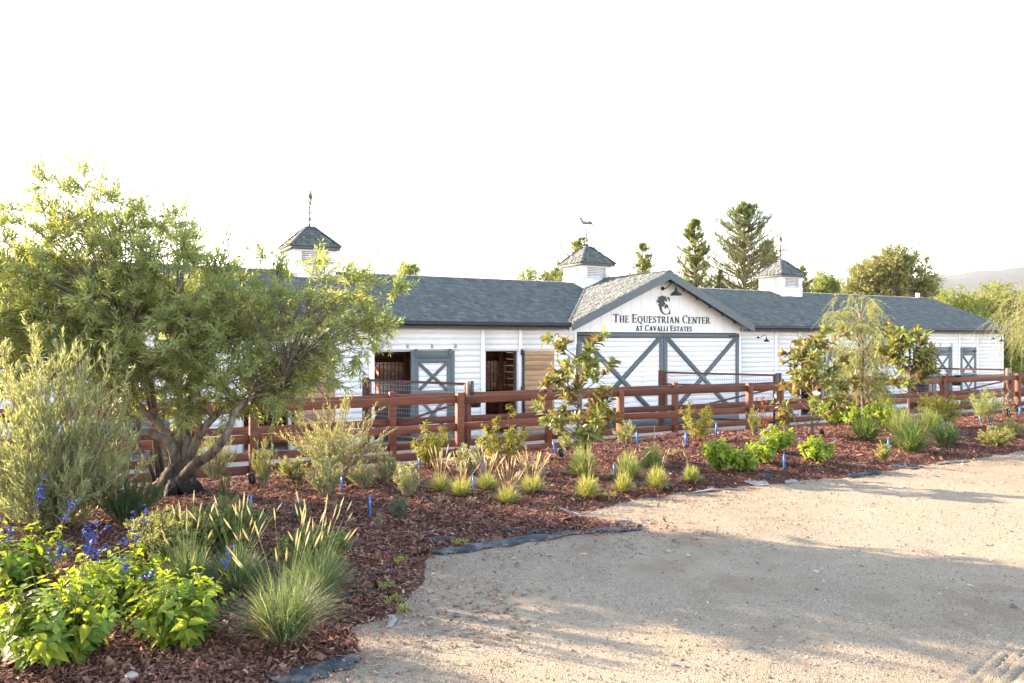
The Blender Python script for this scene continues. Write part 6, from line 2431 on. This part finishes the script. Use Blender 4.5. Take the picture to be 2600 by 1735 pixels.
# green shrubs behind the olive trunk and against the fence
p = on_ground(548, 1222)
bush('westringia_shrub', 'light green bushy shrub right behind the olive trunk', 'shrub', p, m_of(p, 130), m_of(p, 56), 'rosemary_light', 'pale_stem', 450, n=46, per_shoot=6, shoot=0.2, leaves=18, L=0.026, W=0.006, angle=0.6, bow=1.0, fullness=0.55, lift=0.4)
p = on_ground(395, 1225)
bush('westringia_shrub', 'light green shrub glimpsed between the olive stems', 'shrub', p, m_of(p, 95), m_of(p, 45), 'rosemary_light', 'pale_stem', 451, n=30, per_shoot=5, shoot=0.18, leaves=16, L=0.026, W=0.006, angle=0.6, bow=1.0)
p = on_ground(300, 1225)
bush('westringia_shrub', 'light green shrub behind the bent low limb of the olive', 'shrub', p, m_of(p, 170), m_of(p, 55), 'rosemary_light', 'pale_stem', 452, n=36, per_shoot=6, shoot=0.2, leaves=16, L=0.026, W=0.006, angle=0.6, bow=1.0)
p = on_ground(668, 1238)
bush('upright_rosemary', 'slim upright light green rosemary beside a spotlight and fence post', 'shrub', p, m_of(p, 135), m_of(p, 34), 'rosemary_light', 'pale_stem', 453, n=26, per_shoot=6, shoot=0.14, leaves=18, L=0.026, W=0.005, angle=0.5, bow=1.2, lift=0.5, hvar=0.5)
# reddish laurel-like shrubs by the fence
for k, (px, py, w, h, lab) in enumerate(((1092, 1192, 46, 130, 'yellow green drooping-leaved shrub left of the tall fence post'), (1282, 1185, 66, 150, 'wider yellow green drooping-leaved shrub before the fence, right of the tall post'),
                                         (1772, 1122, 40, 118, 'slim yellow green shrub by the fence below the double door'))):
    pos = on_ground(px, py)
    bush('drooping_shrub', lab, 'shrub', pos, m_of(pos, h), m_of(pos, w), 'toyon_leaf', 'red_stem', 460 + k, n=13, per_shoot=9, shoot=0.16, leaves=10, L=0.065, W=0.014, angle=1.0, bow=1.1, droop=0.8, sh_ang=0.7, t0=0.3, hvar=0.5, inner=0.1, up=0.6, group='yellow green shrubs by the fence')
p = on_ground(2392, 1085)
bush('toyon_shrub', 'bronze green bushy shrub left of the closed far stall door', 'shrub', p, m_of(p, 95), m_of(p, 55), 'toyon_leaf', 'red_stem', 465, n=36, per_shoot=6, shoot=0.2, leaves=11, L=0.06, W=0.016, angle=0.8, bow=1.0, droop=0.3, fullness=0.5)
p = on_ground(2505, 1072)
bush('dark_shrub', 'dark green wispy shrub under the drooping branches', 'shrub', p, m_of(p, 90), m_of(p, 36), 'olive_leaf', 'pale_stem', 466, n=20, per_shoot=6, shoot=0.25, leaves=10, L=0.07, W=0.012, angle=0.6, bow=1.1, droop=0.3)
p = on_ground(2558, 1062)
bush('grey_twig_shrub', 'grey half-bare shrub beside the dark wispy one', 'shrub', p, m_of(p, 78), m_of(p, 24), 'dry_leaf', 'twig', 467, n=14, per_shoot=6, shoot=0.2, leaves=4, L=0.03, W=0.008, angle=0.6)
# by the first magnolia and the fence
p = on_ground(1592, 1135)
bush('sage_shrub', 'grey green shrub between first magnolia and the double door', 'shrub', p, m_of(p, 72), m_of(p, 32), 'sage_leaf', 'pale_stem', 470, n=26, per_shoot=5, shoot=0.14, leaves=11, L=0.035, W=0.013, angle=0.8)
p = on_ground(1440, 1148)
bush('sage_shrub', 'small grey green shrub behind the first magnolia stem', 'shrub', p, m_of(p, 50), m_of(p, 20), 'sage_leaf', 'pale_stem', 471, n=14, per_shoot=5, shoot=0.12, leaves=11, L=0.03, W=0.011, angle=0.8)
p = on_ground(1915, 1108)
bush('upright_rosemary', 'slim pale green rosemary in front of the right-hand tall post', 'shrub', p, m_of(p, 78), m_of(p, 20), 'rosemary_light', 'pale_stem', 472, n=22, per_shoot=5, shoot=0.12, leaves=18, L=0.032, W=0.006, angle=0.5, lift=0.5, hvar=0.5)
p = on_ground(1995, 1108)
bush('upright_rosemary', 'pale green rosemary half behind the flowering magnolia', 'shrub', p, m_of(p, 70), m_of(p, 22), 'rosemary_light', 'pale_stem', 473, n=18, per_shoot=5, shoot=0.12, leaves=18, L=0.032, W=0.006, angle=0.5, lift=0.5)
p = on_ground(1940, 1104)
bush('dead_shrub', 'dead rust brown shrub between rosemary and flowering magnolia', 'shrub', p, m_of(p, 105), m_of(p, 38), 'dead_leaf', 'red_stem', 474, n=11, per_shoot=6, shoot=0.13, leaves=7, L=0.035, W=0.012, angle=0.6, hvar=0.5, inner=0.15)
# white dry twigs
for k, (px, py, lab) in enumerate(((1340, 1212, 'white dry twiggy plant left of its twin'), (1376, 1222, 'white dry twiggy plant nearer the first magnolia'))):
    pos = on_ground(px, py)
    bush('dry_artemisia', lab, 'shrub', pos, m_of(pos, 78), m_of(pos, 22), 'dry_leaf', 'pale_stem', 480 + k, n=20, per_shoot=5, shoot=0.10, leaves=6, L=0.016, W=0.006, angle=0.5, lift=0.5, hvar=0.5)
# bright yellow green mounds far right
for k, (px, py, w, h, lab) in enumerate(((2532, 1135, 40, 55, 'lower yellow green mound near the right picture edge'), (2562, 1108, 30, 42, 'upper yellow green mound near the right picture edge'), (2242, 1172, 14, 52, 'slim yellow plant beside a blue stake on the slope'))):
    pos = on_ground(px, py)
    bush('yellow_mound', lab, 'shrub', pos, m_of(pos, h), m_of(pos, w), 'myrtle_pale', 'green_stem', 490 + k, n=50 if k < 2 else 12, per_shoot=6, shoot=0.12, leaves=12, L=0.030, W=0.008, angle=0.7, bow=1.0, fullness=0.5)
# blue grey lavender and dry sprigs
for k, (px, py, h, w, mat, lab) in enumerate(((1018, 1315, 62, 34, 'lavender_leaf', 'blue grey lavender on open mulch right of a blue stake'), (765, 1330, 62, 26, 'lavender_leaf', 'blue grey lavender behind the tall plumes'),
                                              (962, 1345, 48, 12, 'dry_leaf', 'thin dry sprig just right of the tall blue stake'), (845, 1300, 34, 18, 'dry_leaf', 'thin dry sprig left of the tall blue stake'),
                                              (1112, 1290, 38, 12, 'dry_leaf', 'thin dry sprig on open mulch in the middle'), (1195, 1285, 28, 12, 'dry_leaf', 'small dry sprig below the pale grasses'))):
    pos = on_ground(px, py)
    bush('lavender_plant' if k < 2 else 'dry_sprig', lab, 'plant', pos, m_of(pos, h), m_of(pos, w), mat, 'green_stem' if k < 2 else 'twig', 500 + k, n=22 if k < 2 else 9, per_shoot=4, shoot=0.07, leaves=14 if k < 2 else 4, L=0.024 if k < 2 else 0.012, W=0.004, angle=0.5, lift=0.4)
# tiny weeds on the drive edge
WEEDS = [(1018, 1432, 'flat green weed at the mulch edge below the long fabric strip'), (975, 1492, 'small weed on open mulch above the torn fabric'), (1000, 1530, 'small weed where the drive begins, left of the cracks'),
         (1018, 1556, 'small pale weed low on the drive edge'), (1165, 1383, 'small weed just above the long fabric strip'), (1545, 1262, 'tiny weed on the drive edge below the tufts'), (1705, 1155, 'small weed on the slope right of the farthest tuft')]
for k, (px, py, lab) in enumerate(WEEDS):
    pos = on_ground(px, py)
    bush('weed', lab, 'weed', pos, m_of(pos, 16), m_of(pos, 22), 'grass_lime', 'green_stem', 520 + k, n=9, per_shoot=3, shoot=0.05, leaves=5, L=0.02, W=0.007, angle=0.8, bow=0.9, thick=0.0015)

# young trees
magnolia('young magnolia with bronze leaf backs in front of the double door', 1480, 1165, 872, 215, 601, lean=-0.06, low=0.04)
magnolia('densest young magnolia with a white flower, right of the double door', 2062, 1112, 872, 195, 602, lean=0.02, bloom=1, leaf_n=300, low=0.03)
magnolia('young magnolia with bare lower stem near the far stall doors', 2306, 1098, 850, 175, 603, lean=0.03, low=0.36)
p = on_ground(2188, 1088)
weeping('airy weeping tree with pale drooping twigs before the right barn wing', p, m_of(p, 345), m_of(p, 100), 610, nb=95, low=0.18)
p = on_ground(2600, 1056)
p = Vector((p.x * 1.07, p.y, p.z))
weeping('drooping pale green tree at the right picture edge', p, m_of(p, 275), m_of(p, 185), 611, nb=75, low=0.40)

# ---------------------------------------------------------------- small garden hardware
STAKES = [(633, 1318, 70, 'tall blue stake between the olive and the plumes'), (941, 1318, 68, 'tall blue stake standing alone in the dark mulch'), (868, 1248, 42, 'blue stake beside the dense grey green shrub'),
          (1066, 1194, 36, 'blue stake right of the slim shrub, near the fence'), (1201, 1250, 46, 'blue stake among the pale seeding grasses'), (1227, 1202, 40, 'blue stake right of the pale fuzzy sage'),
          (1412, 1155, 36, 'leaning blue stake left of the first magnolia'), (1620, 1130, 36, 'leaning blue stake right of the grey green shrub'), (1741, 1136, 42, 'upright blue stake on the crest below the double door'),
          (1560, 1210, 34, 'short blue stake among the light green tufts'), (1819, 1108, 38, 'blue stake on the crest before the right door leaf'), (1993, 1192, 42, 'blue stake low on the slope right of the diagonal row'),
          (2259, 1148, 36, 'blue stake beside the slim yellow plant'), (2397, 1092, 26, 'left stake of the close pair by the fountain grasses'), (2407, 1086, 28, 'right stake of the close pair by the fountain grasses'),
          (2492, 1072, 18, 'leaning blue stake on bare ground below the far fence'), (2516, 1088, 20, 'blue stake behind the yellow green mounds'), (2590, 1054, 22, 'blue stake at the far right fence post'),
          (622, 1492, 48, 'blue stake hidden in the near grasses')]
rs = np.random.default_rng(3)
for k, (px, py, h, lab) in enumerate(STAKES):
    pos = on_ground(px, py)
    t = thing('irrigation_stake', lab, 'stake', pos, 0, 'blue irrigation stakes')
    H = m_of(pos, h)
    ln = rs.normal(0, 0.06, 2) + (np.array((-0.16, 0)) if 'leaning' in lab else 0)
    r = max(0.009, m_of(pos, 2.6))
    top = np.array((ln[0] * H, ln[1] * H, H * 0.9))
    b = Buf()
    b.tube([(0, 0, -0.05), tuple(top * 0.5 + rs.normal(0, 0.003, 3)), tuple(top)], [r, r, r], 9)
    obj('sleeve', b.mesh('sleeve', True), M['blue_plastic'], t)
    b = Buf()
    for q in (0.25, 0.55, 0.85):
        b.tube([tuple(top * (q - 0.012)), tuple(top * (q + 0.012))], r * 1.12, 9)
    obj('tie', b.mesh('tie', True), M['blue_plastic'], t)
    b = Buf()
    b.tube([tuple(top), tuple(top + (0.002, 0, H * 0.1))], [r * 0.45, r * 0.55], 7)
    b.tube([tuple(top + (0, 0, H * 0.1)), tuple(top + (r * 1.4, -r, H * 0.13))], [r * 0.6, r * 0.5], 7)
    obj('emitter', b.mesh('emitter', True), M['red_plastic' if k % 3 == 0 else 'black_plastic'], t)

for k, (px, py, h, lab) in enumerate(((642, 1238, 38, 'black spotlight beside the slim rosemary, glass face up'), (1427, 1168, 30, 'small black spotlight left of the first magnolia'), (2089, 1108, 22, 'small black spotlight right of the flowering magnolia foot'),
                                      (525, 1305, 26, 'dark dome spotlight at the foot of the olive, above the round shrubs'), (2564, 1062, 28, 'small spotlight by the grey twigs near the far fence'))):
    pos = on_ground(px, py)
    t = thing('garden_spotlight', lab, 'spotlight', pos, 0, 'garden spotlights')
    s = m_of(pos, h)
    d = np.array((-0.28, 0.15, 0.95))
    b = Buf()
    b.tube([(0, 0, -0.03), (0, 0, s * 0.3)], s * 0.08, 8)
    obj('stem', b.mesh('stem', True), M['black_metal'], t)
    b = Buf()
    p0 = np.array((0, 0, s * 0.25))
    b.tube([p0, p0 + d * s * 0.08, p0 + d * s * 0.66, p0 + d * s * 0.68], [s * 0.16, s * 0.22, s * 0.25, s * 0.24], 14)
    obj('housing', b.mesh('housing', True), M['black_metal'], t)
    b = Buf()
    b.tube([p0 + d * s * 0.69, p0 + d * s * 0.705], [s * 0.2, s * 0.19], 14)
    obj('lens', b.mesh('lens', True), M['lamp_glass'], t)


# ---------------------------------------------------------------- torn landscape fabric
def fabric(label, pxs, width, seed, mat='weed_fabric', lift=0.008, fold=0.012, name='landscape_fabric'):
    """crumpled strip along ground pixels"""
    P = np.array([np.array(on_ground(x, y)) for x, y in pxs])
    rng = np.random.default_rng(seed)
    n = len(P)
    k = 14
    tt = np.linspace(0, n - 1, (n - 1) * k + 1)
    C = np.stack([np.interp(tt, np.arange(n), P[:, i]) for i in range(3)], 1)
    for i in range(3):
        C[:, i] = np.convolve(np.pad(C[:, i], 4, 'edge'), np.ones(9) / 9, 'valid')
    T = unit(np.gradient(C, axis=0))
    S = np.stack([-T[:, 1], T[:, 0], np.zeros(len(T))], 1)
    wv = np.interp(tt, np.arange(n), width if np.ndim(width) else np.full(n, width))
    wv = wv * (1 + 0.5 * vnoise(tt * 1.7, tt * 0 + seed, seed))
    m = 9
    a = np.linspace(-0.5, 0.5, m)[None] * (1 + 0.55 * np.stack([vnoise(tt * 5.3, tt * 0 + seed * 7 + q, seed) for q in (0.0, 3.0)], 1)[:, [0] * 5 + [1] * 4])
    X = C[:, None, 0] + S[:, None, 0] * a * wv[:, None]
    Y = C[:, None, 1] + S[:, None, 1] * a * wv[:, None]
    Z = ground_z(X, Y) + lift * 0.4 + fold * (0.5 + vnoise(X * 9 + seed, Y * 9, seed)) * (1 - np.minimum(1, np.abs(2 * a)) ** 4) + 0.4 * fold * vnoise(X * 23, Y * 23, seed + 1)
    Z = np.maximum(Z, ground_z(X, Y) + 0.004)
    base = Vector(C[len(C) // 2])
    V = np.stack([X, Y, Z], -1).reshape(-1, 3) - np.array(base)
    idx = np.arange(len(tt) * m).reshape(len(tt), m)
    Q = np.stack([idx[:-1, :-1], idx[:-1, 1:], idx[1:, 1:], idx[1:, :-1]], -1).reshape(-1, 4)
    b = Buf()
    b.V.append(V.astype(np.float32)); b.Q.append(Q); b.n = len(V); b.tint.append(np.full(len(V), 0.5))
    o = obj(name, b.mesh(name, True), M[mat], loc=base)
    md = o.modifiers.new('thickness', 'SOLIDIFY')
    md.thickness = 0.003
    tag(o, label, 'landscape fabric', 'torn strips of landscape fabric')


fabric('long dark fabric strip curling along the mulch edge towards the drive', [(1085, 1406), (1120, 1408), (1200, 1396), (1300, 1380), (1380, 1366), (1480, 1352), (1580, 1350), (1632, 1346)], [0.04, .10, .13, .14, .12, .08, .09, .05], 1, fold=0.035, lift=0.012)
fabric('wide crumpled fabric sheet at the bottom edge of the bed', [(690, 1745), (790, 1712), (860, 1688), (905, 1668)], [.20, .24, .20, .10], 2, fold=0.022)
fabric('fabric scrap on the mulch just above the long strip', [(1080, 1378), (1110, 1372), (1160, 1370)], [.05, .11, .07], 3)
fabric('thin fabric scrap behind the middle of the long strip', [(1272, 1346), (1300, 1347), (1330, 1350)], [.03, .06, .03], 4)
fabric('narrow fabric scrap left of the long strip end', [(1330, 1358), (1370, 1350), (1420, 1348)], [.02, .05, .03], 41)
fabric('torn fabric edge below the tall plumes', [(858, 1528), (880, 1518), (920, 1508), (960, 1506)], [.05, .07, .08, .04], 5)
fabric('short dark fabric shred on the mulch above the torn edge', [(938, 1460), (970, 1456), (1010, 1452)], [.02, .04, .02], 6)
fabric('curved fabric rim beside the cracked drive surface', [(985, 1600), (998, 1580), (992, 1568)], [.02, .05, .03], 7, mat='dusty_fabric')
fabric('dusty pale fabric fold on the drive edge at the middle', [(1415, 1292), (1445, 1300), (1480, 1312), (1512, 1316)], [.04, .12, .16, .08], 8, mat='dusty_fabric')
fabric('blue grey fabric flap at the tip of the bed', [(1560, 1324), (1590, 1330), (1628, 1340)], [.08, .14, .10], 9, mat='weed_fabric')
fabric('dusty fabric flap below the lime bushes', [(1888, 1224), (1915, 1228), (1955, 1232)], [.05, .18, .12], 10, mat='dusty_fabric')
fabric('faint fabric line between tufts and drive', [(1750, 1254), (1800, 1246), (1860, 1242)], [.03, .05, .04], 11, mat='dusty_fabric')
fabric('small fabric flap right of the dusty one', [(1995, 1230), (2010, 1224), (2020, 1222)], [.03, .12, .05], 12, mat='dusty_fabric')
fabric('dark curled fabric ridge on the drive edge', [(2148, 1216), (2190, 1208), (2235, 1202)], [.04, .07, .09], 13, fold=0.05)
fabric('grey fabric sheet below the biggest fountain grass', [(2250, 1190), (2290, 1188), (2332, 1184)], [.10, .26, .16], 14, mat='weed_fabric')
fabric('flat fabric streak right of the grey sheet', [(2378, 1182), (2420, 1176), (2460, 1171)], [.05, .14, .06], 15, mat='weed_fabric')
fabric('dark fabric scrap on the slope below the diagonal row', [(1925, 1208), (1945, 1210), (1968, 1211)], [.06, .10, .05], 16)

# ---------------------------------------------------------------- stones and cracked clods
ROCKS = [(333, 1728, 30, 'pale rounded stone on the mulch at the bottom edge'), (2072, 1455, 13, 'single pale stone in the shaded middle of the drive'), (1697, 1402, 11, 'light stone at the left end of the shaded gravel'),
         (1746, 1413, 9, 'light pebble just right of the light stone'), (1708, 1692, 14, 'brown clod in the sunlit gravel near the bottom'), (1100, 1462, 11, 'small stone where mulch meets the drive'), (1230, 1582, 16, 'brown clod among the dried mud cracks'),
         (2445, 1182, 10, 'pale stone at the end of the flat fabric streak')]
rr = np.random.default_rng(8)
for k, (px, py, w, lab) in enumerate(ROCKS):
    pos = on_ground(px, py)
    r = m_of(pos, w) / 2
    bm = bmesh.new()
    bmesh.ops.create_icosphere(bm, subdivisions=3, radius=r)
    for v in bm.verts:
        q = v.co / r
        f = 1 + 0.22 * float(vnoise(np.array(q.x * 1.7 + k * 3), np.array(q.y * 1.7 + q.z * 1.3), 70)) + 0.10 * float(vnoise(np.array(q.x * 4 + k), np.array(q.z * 4 + q.y * 3), 71))
        v.co = Vector((q.x * 1.1, q.y * 0.9, q.z * 0.72)) * r * f * 1.08
    me = bpy.data.meshes.new('stone')
    bm.to_mesh(me)
    bm.free()
    for f_ in me.polygons:
        f_.use_smooth = True
    o = obj('stone', me, M['rock'], loc=(pos.x, pos.y, pos.z + r * 0.4))
    tag(o, lab, 'stone', 'stones lying about')
# dried mud flakes with curled rims
b = Buf()
n = 130
for i in range(n):
    px, py = 1000 + 420 * rr.beta(2, 2), 1480 + 170 * rr.beta(2, 2)
    pos = on_ground(px, py)
    k = 6
    a = np.sort(rr.uniform(0, 6.28, k))
    r = rr.uniform(0.008, 0.028)
    ring = [(pos.x + math.cos(t) * r * rr.uniform(.7, 1.2), pos.y + math.sin(t) * r * rr.uniform(.5, 1.0), pos.z + rr.uniform(0.003, 0.012)) for t in a]
    V = ring + [(pos.x, pos.y, pos.z + 0.006)]
    b.add(np.array(V), [(j, (j + 1) % k, k) for j in range(k)], np.array([rr.uniform(0.1, 0.5)]))
tag(obj('mud_flakes', b.mesh('mud_flakes'), M['pebble']), 'curled flakes of dried mud on the drive edge', 'mud', kind='stuff')

# fallen leaves on the mulch and along the drive edge
X, Y = scatter_view(2600, rr, 3.6, 12.0)
d = edge_dist(X, Y)
k = (rr.uniform(0, 1, len(X)) < np.where(d > 0, 0.30, 0.30 * np.exp(d / 0.8)))
X, Y = X[k], Y[k]
n = len(X)
a = rr.uniform(0, 6.28, n)
A = np.stack([np.cos(a), np.sin(a), rr.normal(0, 0.15, n)], 1)
N = np.stack([rr.normal(0, 0.3, n), rr.normal(0, 0.3, n), np.ones(n)], 1)
b = Buf()
b.leaves(np.stack([X, Y, ground_z(X, Y) + 0.012], 1), A, N, rr.uniform(0.03, 0.07, n), rr.uniform(0.008, 0.02, n), OVATE, rr.uniform(0, 1, n))
tag(obj('fallen_leaves', b.mesh('fallen_leaves'), M['dry_leaf']), 'dry fallen leaves scattered over mulch and drive edge', 'leaf litter', kind='stuff')

# ---------------------------------------------------------------- backdrop
conifer('pine behind the middle cupola', 1475, 612, 40, 95, 701, dens=0.8, sharp=0.7)
conifer('short conical pine behind the gable slope', 1632, 622, 46, 58, 702, dens=0.8)
conifer('slender pointed pine right of the gable peak', 1764, 563, 46, 72, 703, dens=1.1)
conifer('tallest pine, just left of the farthest cupola', 1890, 528, 48, 105, 704, 'pine_needle_dark', dens=1.4, sharp=0.6)
conifer('small pine at the right foot of the tallest one', 1952, 612, 50, 50, 705, 'pine_needle_dark', dens=0.7, sharp=0.7)
conifer('small young pine between two tall pines', 1830, 690, 44, 26, 706, 'pine_needle_dark', dens=0.5)
conifer('thin pine tip just right of the farthest cupola', 2040, 680, 50, 44, 707, dens=0.6)
broadleaf('small round tree right of the farthest cupola', 2092, -1.2, 52, [(2092, 722, 26), (2084, 745, 26), (2106, 742, 22)], 711, 'pepper_leaf', n=120)
broadleaf('small leafy treetop peeping over the left roof ridge', 1035, -1.2, 42, [(1035, 690, 18), (1048, 695, 14)], 712, 'pepper_leaf', n=60, L=0.16, W=0.07)
broadleaf('small treetop over the roof left of the middle cupola', 1345, -1.2, 46, [(1340, 708, 22), (1400, 712, 24), (1430, 690, 18)], 713, 'pepper_leaf', n=130, L=0.16, W=0.07)
broadleaf('big spreading oak behind the far roof', 2255, -1.2, 62, [(2260, 690, 56), (2215, 710, 48), (2310, 690, 52), (2330, 730, 44), (2180, 735, 44), (2250, 750, 60), (2190, 715, 34), (2345, 760, 40), (2150, 760, 30), (2275, 660, 34)], 714, 'oak_leaf', n=750, L=0.26, W=0.12)
for k, (px, top, lab) in enumerate(((2425, 730, 'pepper tree leftmost of the row beyond the barn end'), (2482, 735, 'pepper tree second in the row beyond the barn end'), (2545, 720, 'tallest pepper tree in the row beyond the barn end'), (2615, 745, 'pepper tree at the right picture edge beyond the barn'))):
    broadleaf(lab, px, -1.2, 48 + k, [(px, top + 22, 34), (px - 30, top + 50, 32), (px + 28, top + 55, 34), (px, top + 85, 44), (px - 34, top + 120, 40), (px + 30, top + 125, 42), (px, top + 165, 50), (px - 20, top + 215, 48), (px + 25, top + 225, 46)], 720 + k, 'pepper_leaf', n=520, L=0.22, W=0.075, name='pepper_tree', hang=0.6)
broadleaf('dark bushy tree close behind the far barn corner', 2470, -1.2, 42, [(2480, 860, 50), (2560, 870, 55), (2520, 920, 60), (2590, 940, 60), (2460, 930, 40)], 730, 'pepper_leaf', n=420, L=0.2, W=0.07)
broadleaf('low tree glimpsed through the barn from behind', 1060, -1.2, 34, [(1000, 980, 70), (1120, 975, 70), (1250, 980, 70)], 731, 'pepper_leaf', n=300, L=0.2, W=0.08)

# hills
def hill_z(X, Y):
    px = 1300 + X / Y * F_PX
    prof = np.interp(px, [-3000, 1200, 1800, 2060, 2120, 2280, 2370, 2420, 2460, 2500, 2540, 2600, 2680, 2800, 3200, 4500], [860, 850, 800, 752, 728, 712, 690, 694, 682, 678, 683, 680, 690, 676, 700, 760])
    h = (867.5 - prof) / F_PX * 3300
    ridge = np.exp(-((Y - 3300) / 700) ** 2)
    z = h * ridge + 26 * vnoise(X / 160, Y / 160, 81) * ridge + 12 * vnoise(X / 60, Y / 60, 82) * ridge
    return z - 6


me = grid_mesh('hills', np.linspace(-5200, 6800, 260), np.linspace(1700, 4900, 90), hill_z)
tag(obj('hills', me, M['hill_scrub']), kind='structure')


# overhead wires
def wire(label, pa, pb, sag, Y, r=0.022):
    a, b_ = np.array(at(pa[0], pa[1], Y)), np.array(at(pb[0], pb[1], Y * 1.05))
    s = np.linspace(0, 1, 24)[:, None]
    P = a * (1 - s) + b_ * s
    P[:, 2] -= sag * 4 * (s * (1 - s))[:, 0]
    base = P[0].copy()
    bb = Buf()
    bb.tube(P - base, r, 5)
    o = obj('overhead_wire', bb.mesh('overhead_wire'), M['black_metal'], loc=base)
    tag(o, label, 'wire', 'overhead wires')


wire('uppermost overhead wire crossing the sky', (-900, 330), (3300, 545), 1.0, 80)
wire('middle overhead wire close below the uppermost one', (-900, 338), (3300, 566), 1.0, 80)
wire('lowest overhead wire, passing behind the horse weathervane', (-900, 376), (3300, 632), 1.0, 80)


# ---------------------------------------------------------------- hazy air
hz = boxmesh('haze', 13000, 8200, 350)
t = NT('haze_air')
t.n.remove(t.p)
pv = t.n.new('ShaderNodeVolumePrincipled')
pv.inputs['Color'].default_value = (0.84, 0.91, 1.0, 1)
pv.inputs['Density'].default_value = 0.00008
pv.inputs['Anisotropy'].default_value = 0.2
t.link(pv.outputs[0], t.out.inputs['Volume'])
o = obj('haze', hz, t.m, loc=(800, 1600, 172.6))
tag(o, kind='stuff')
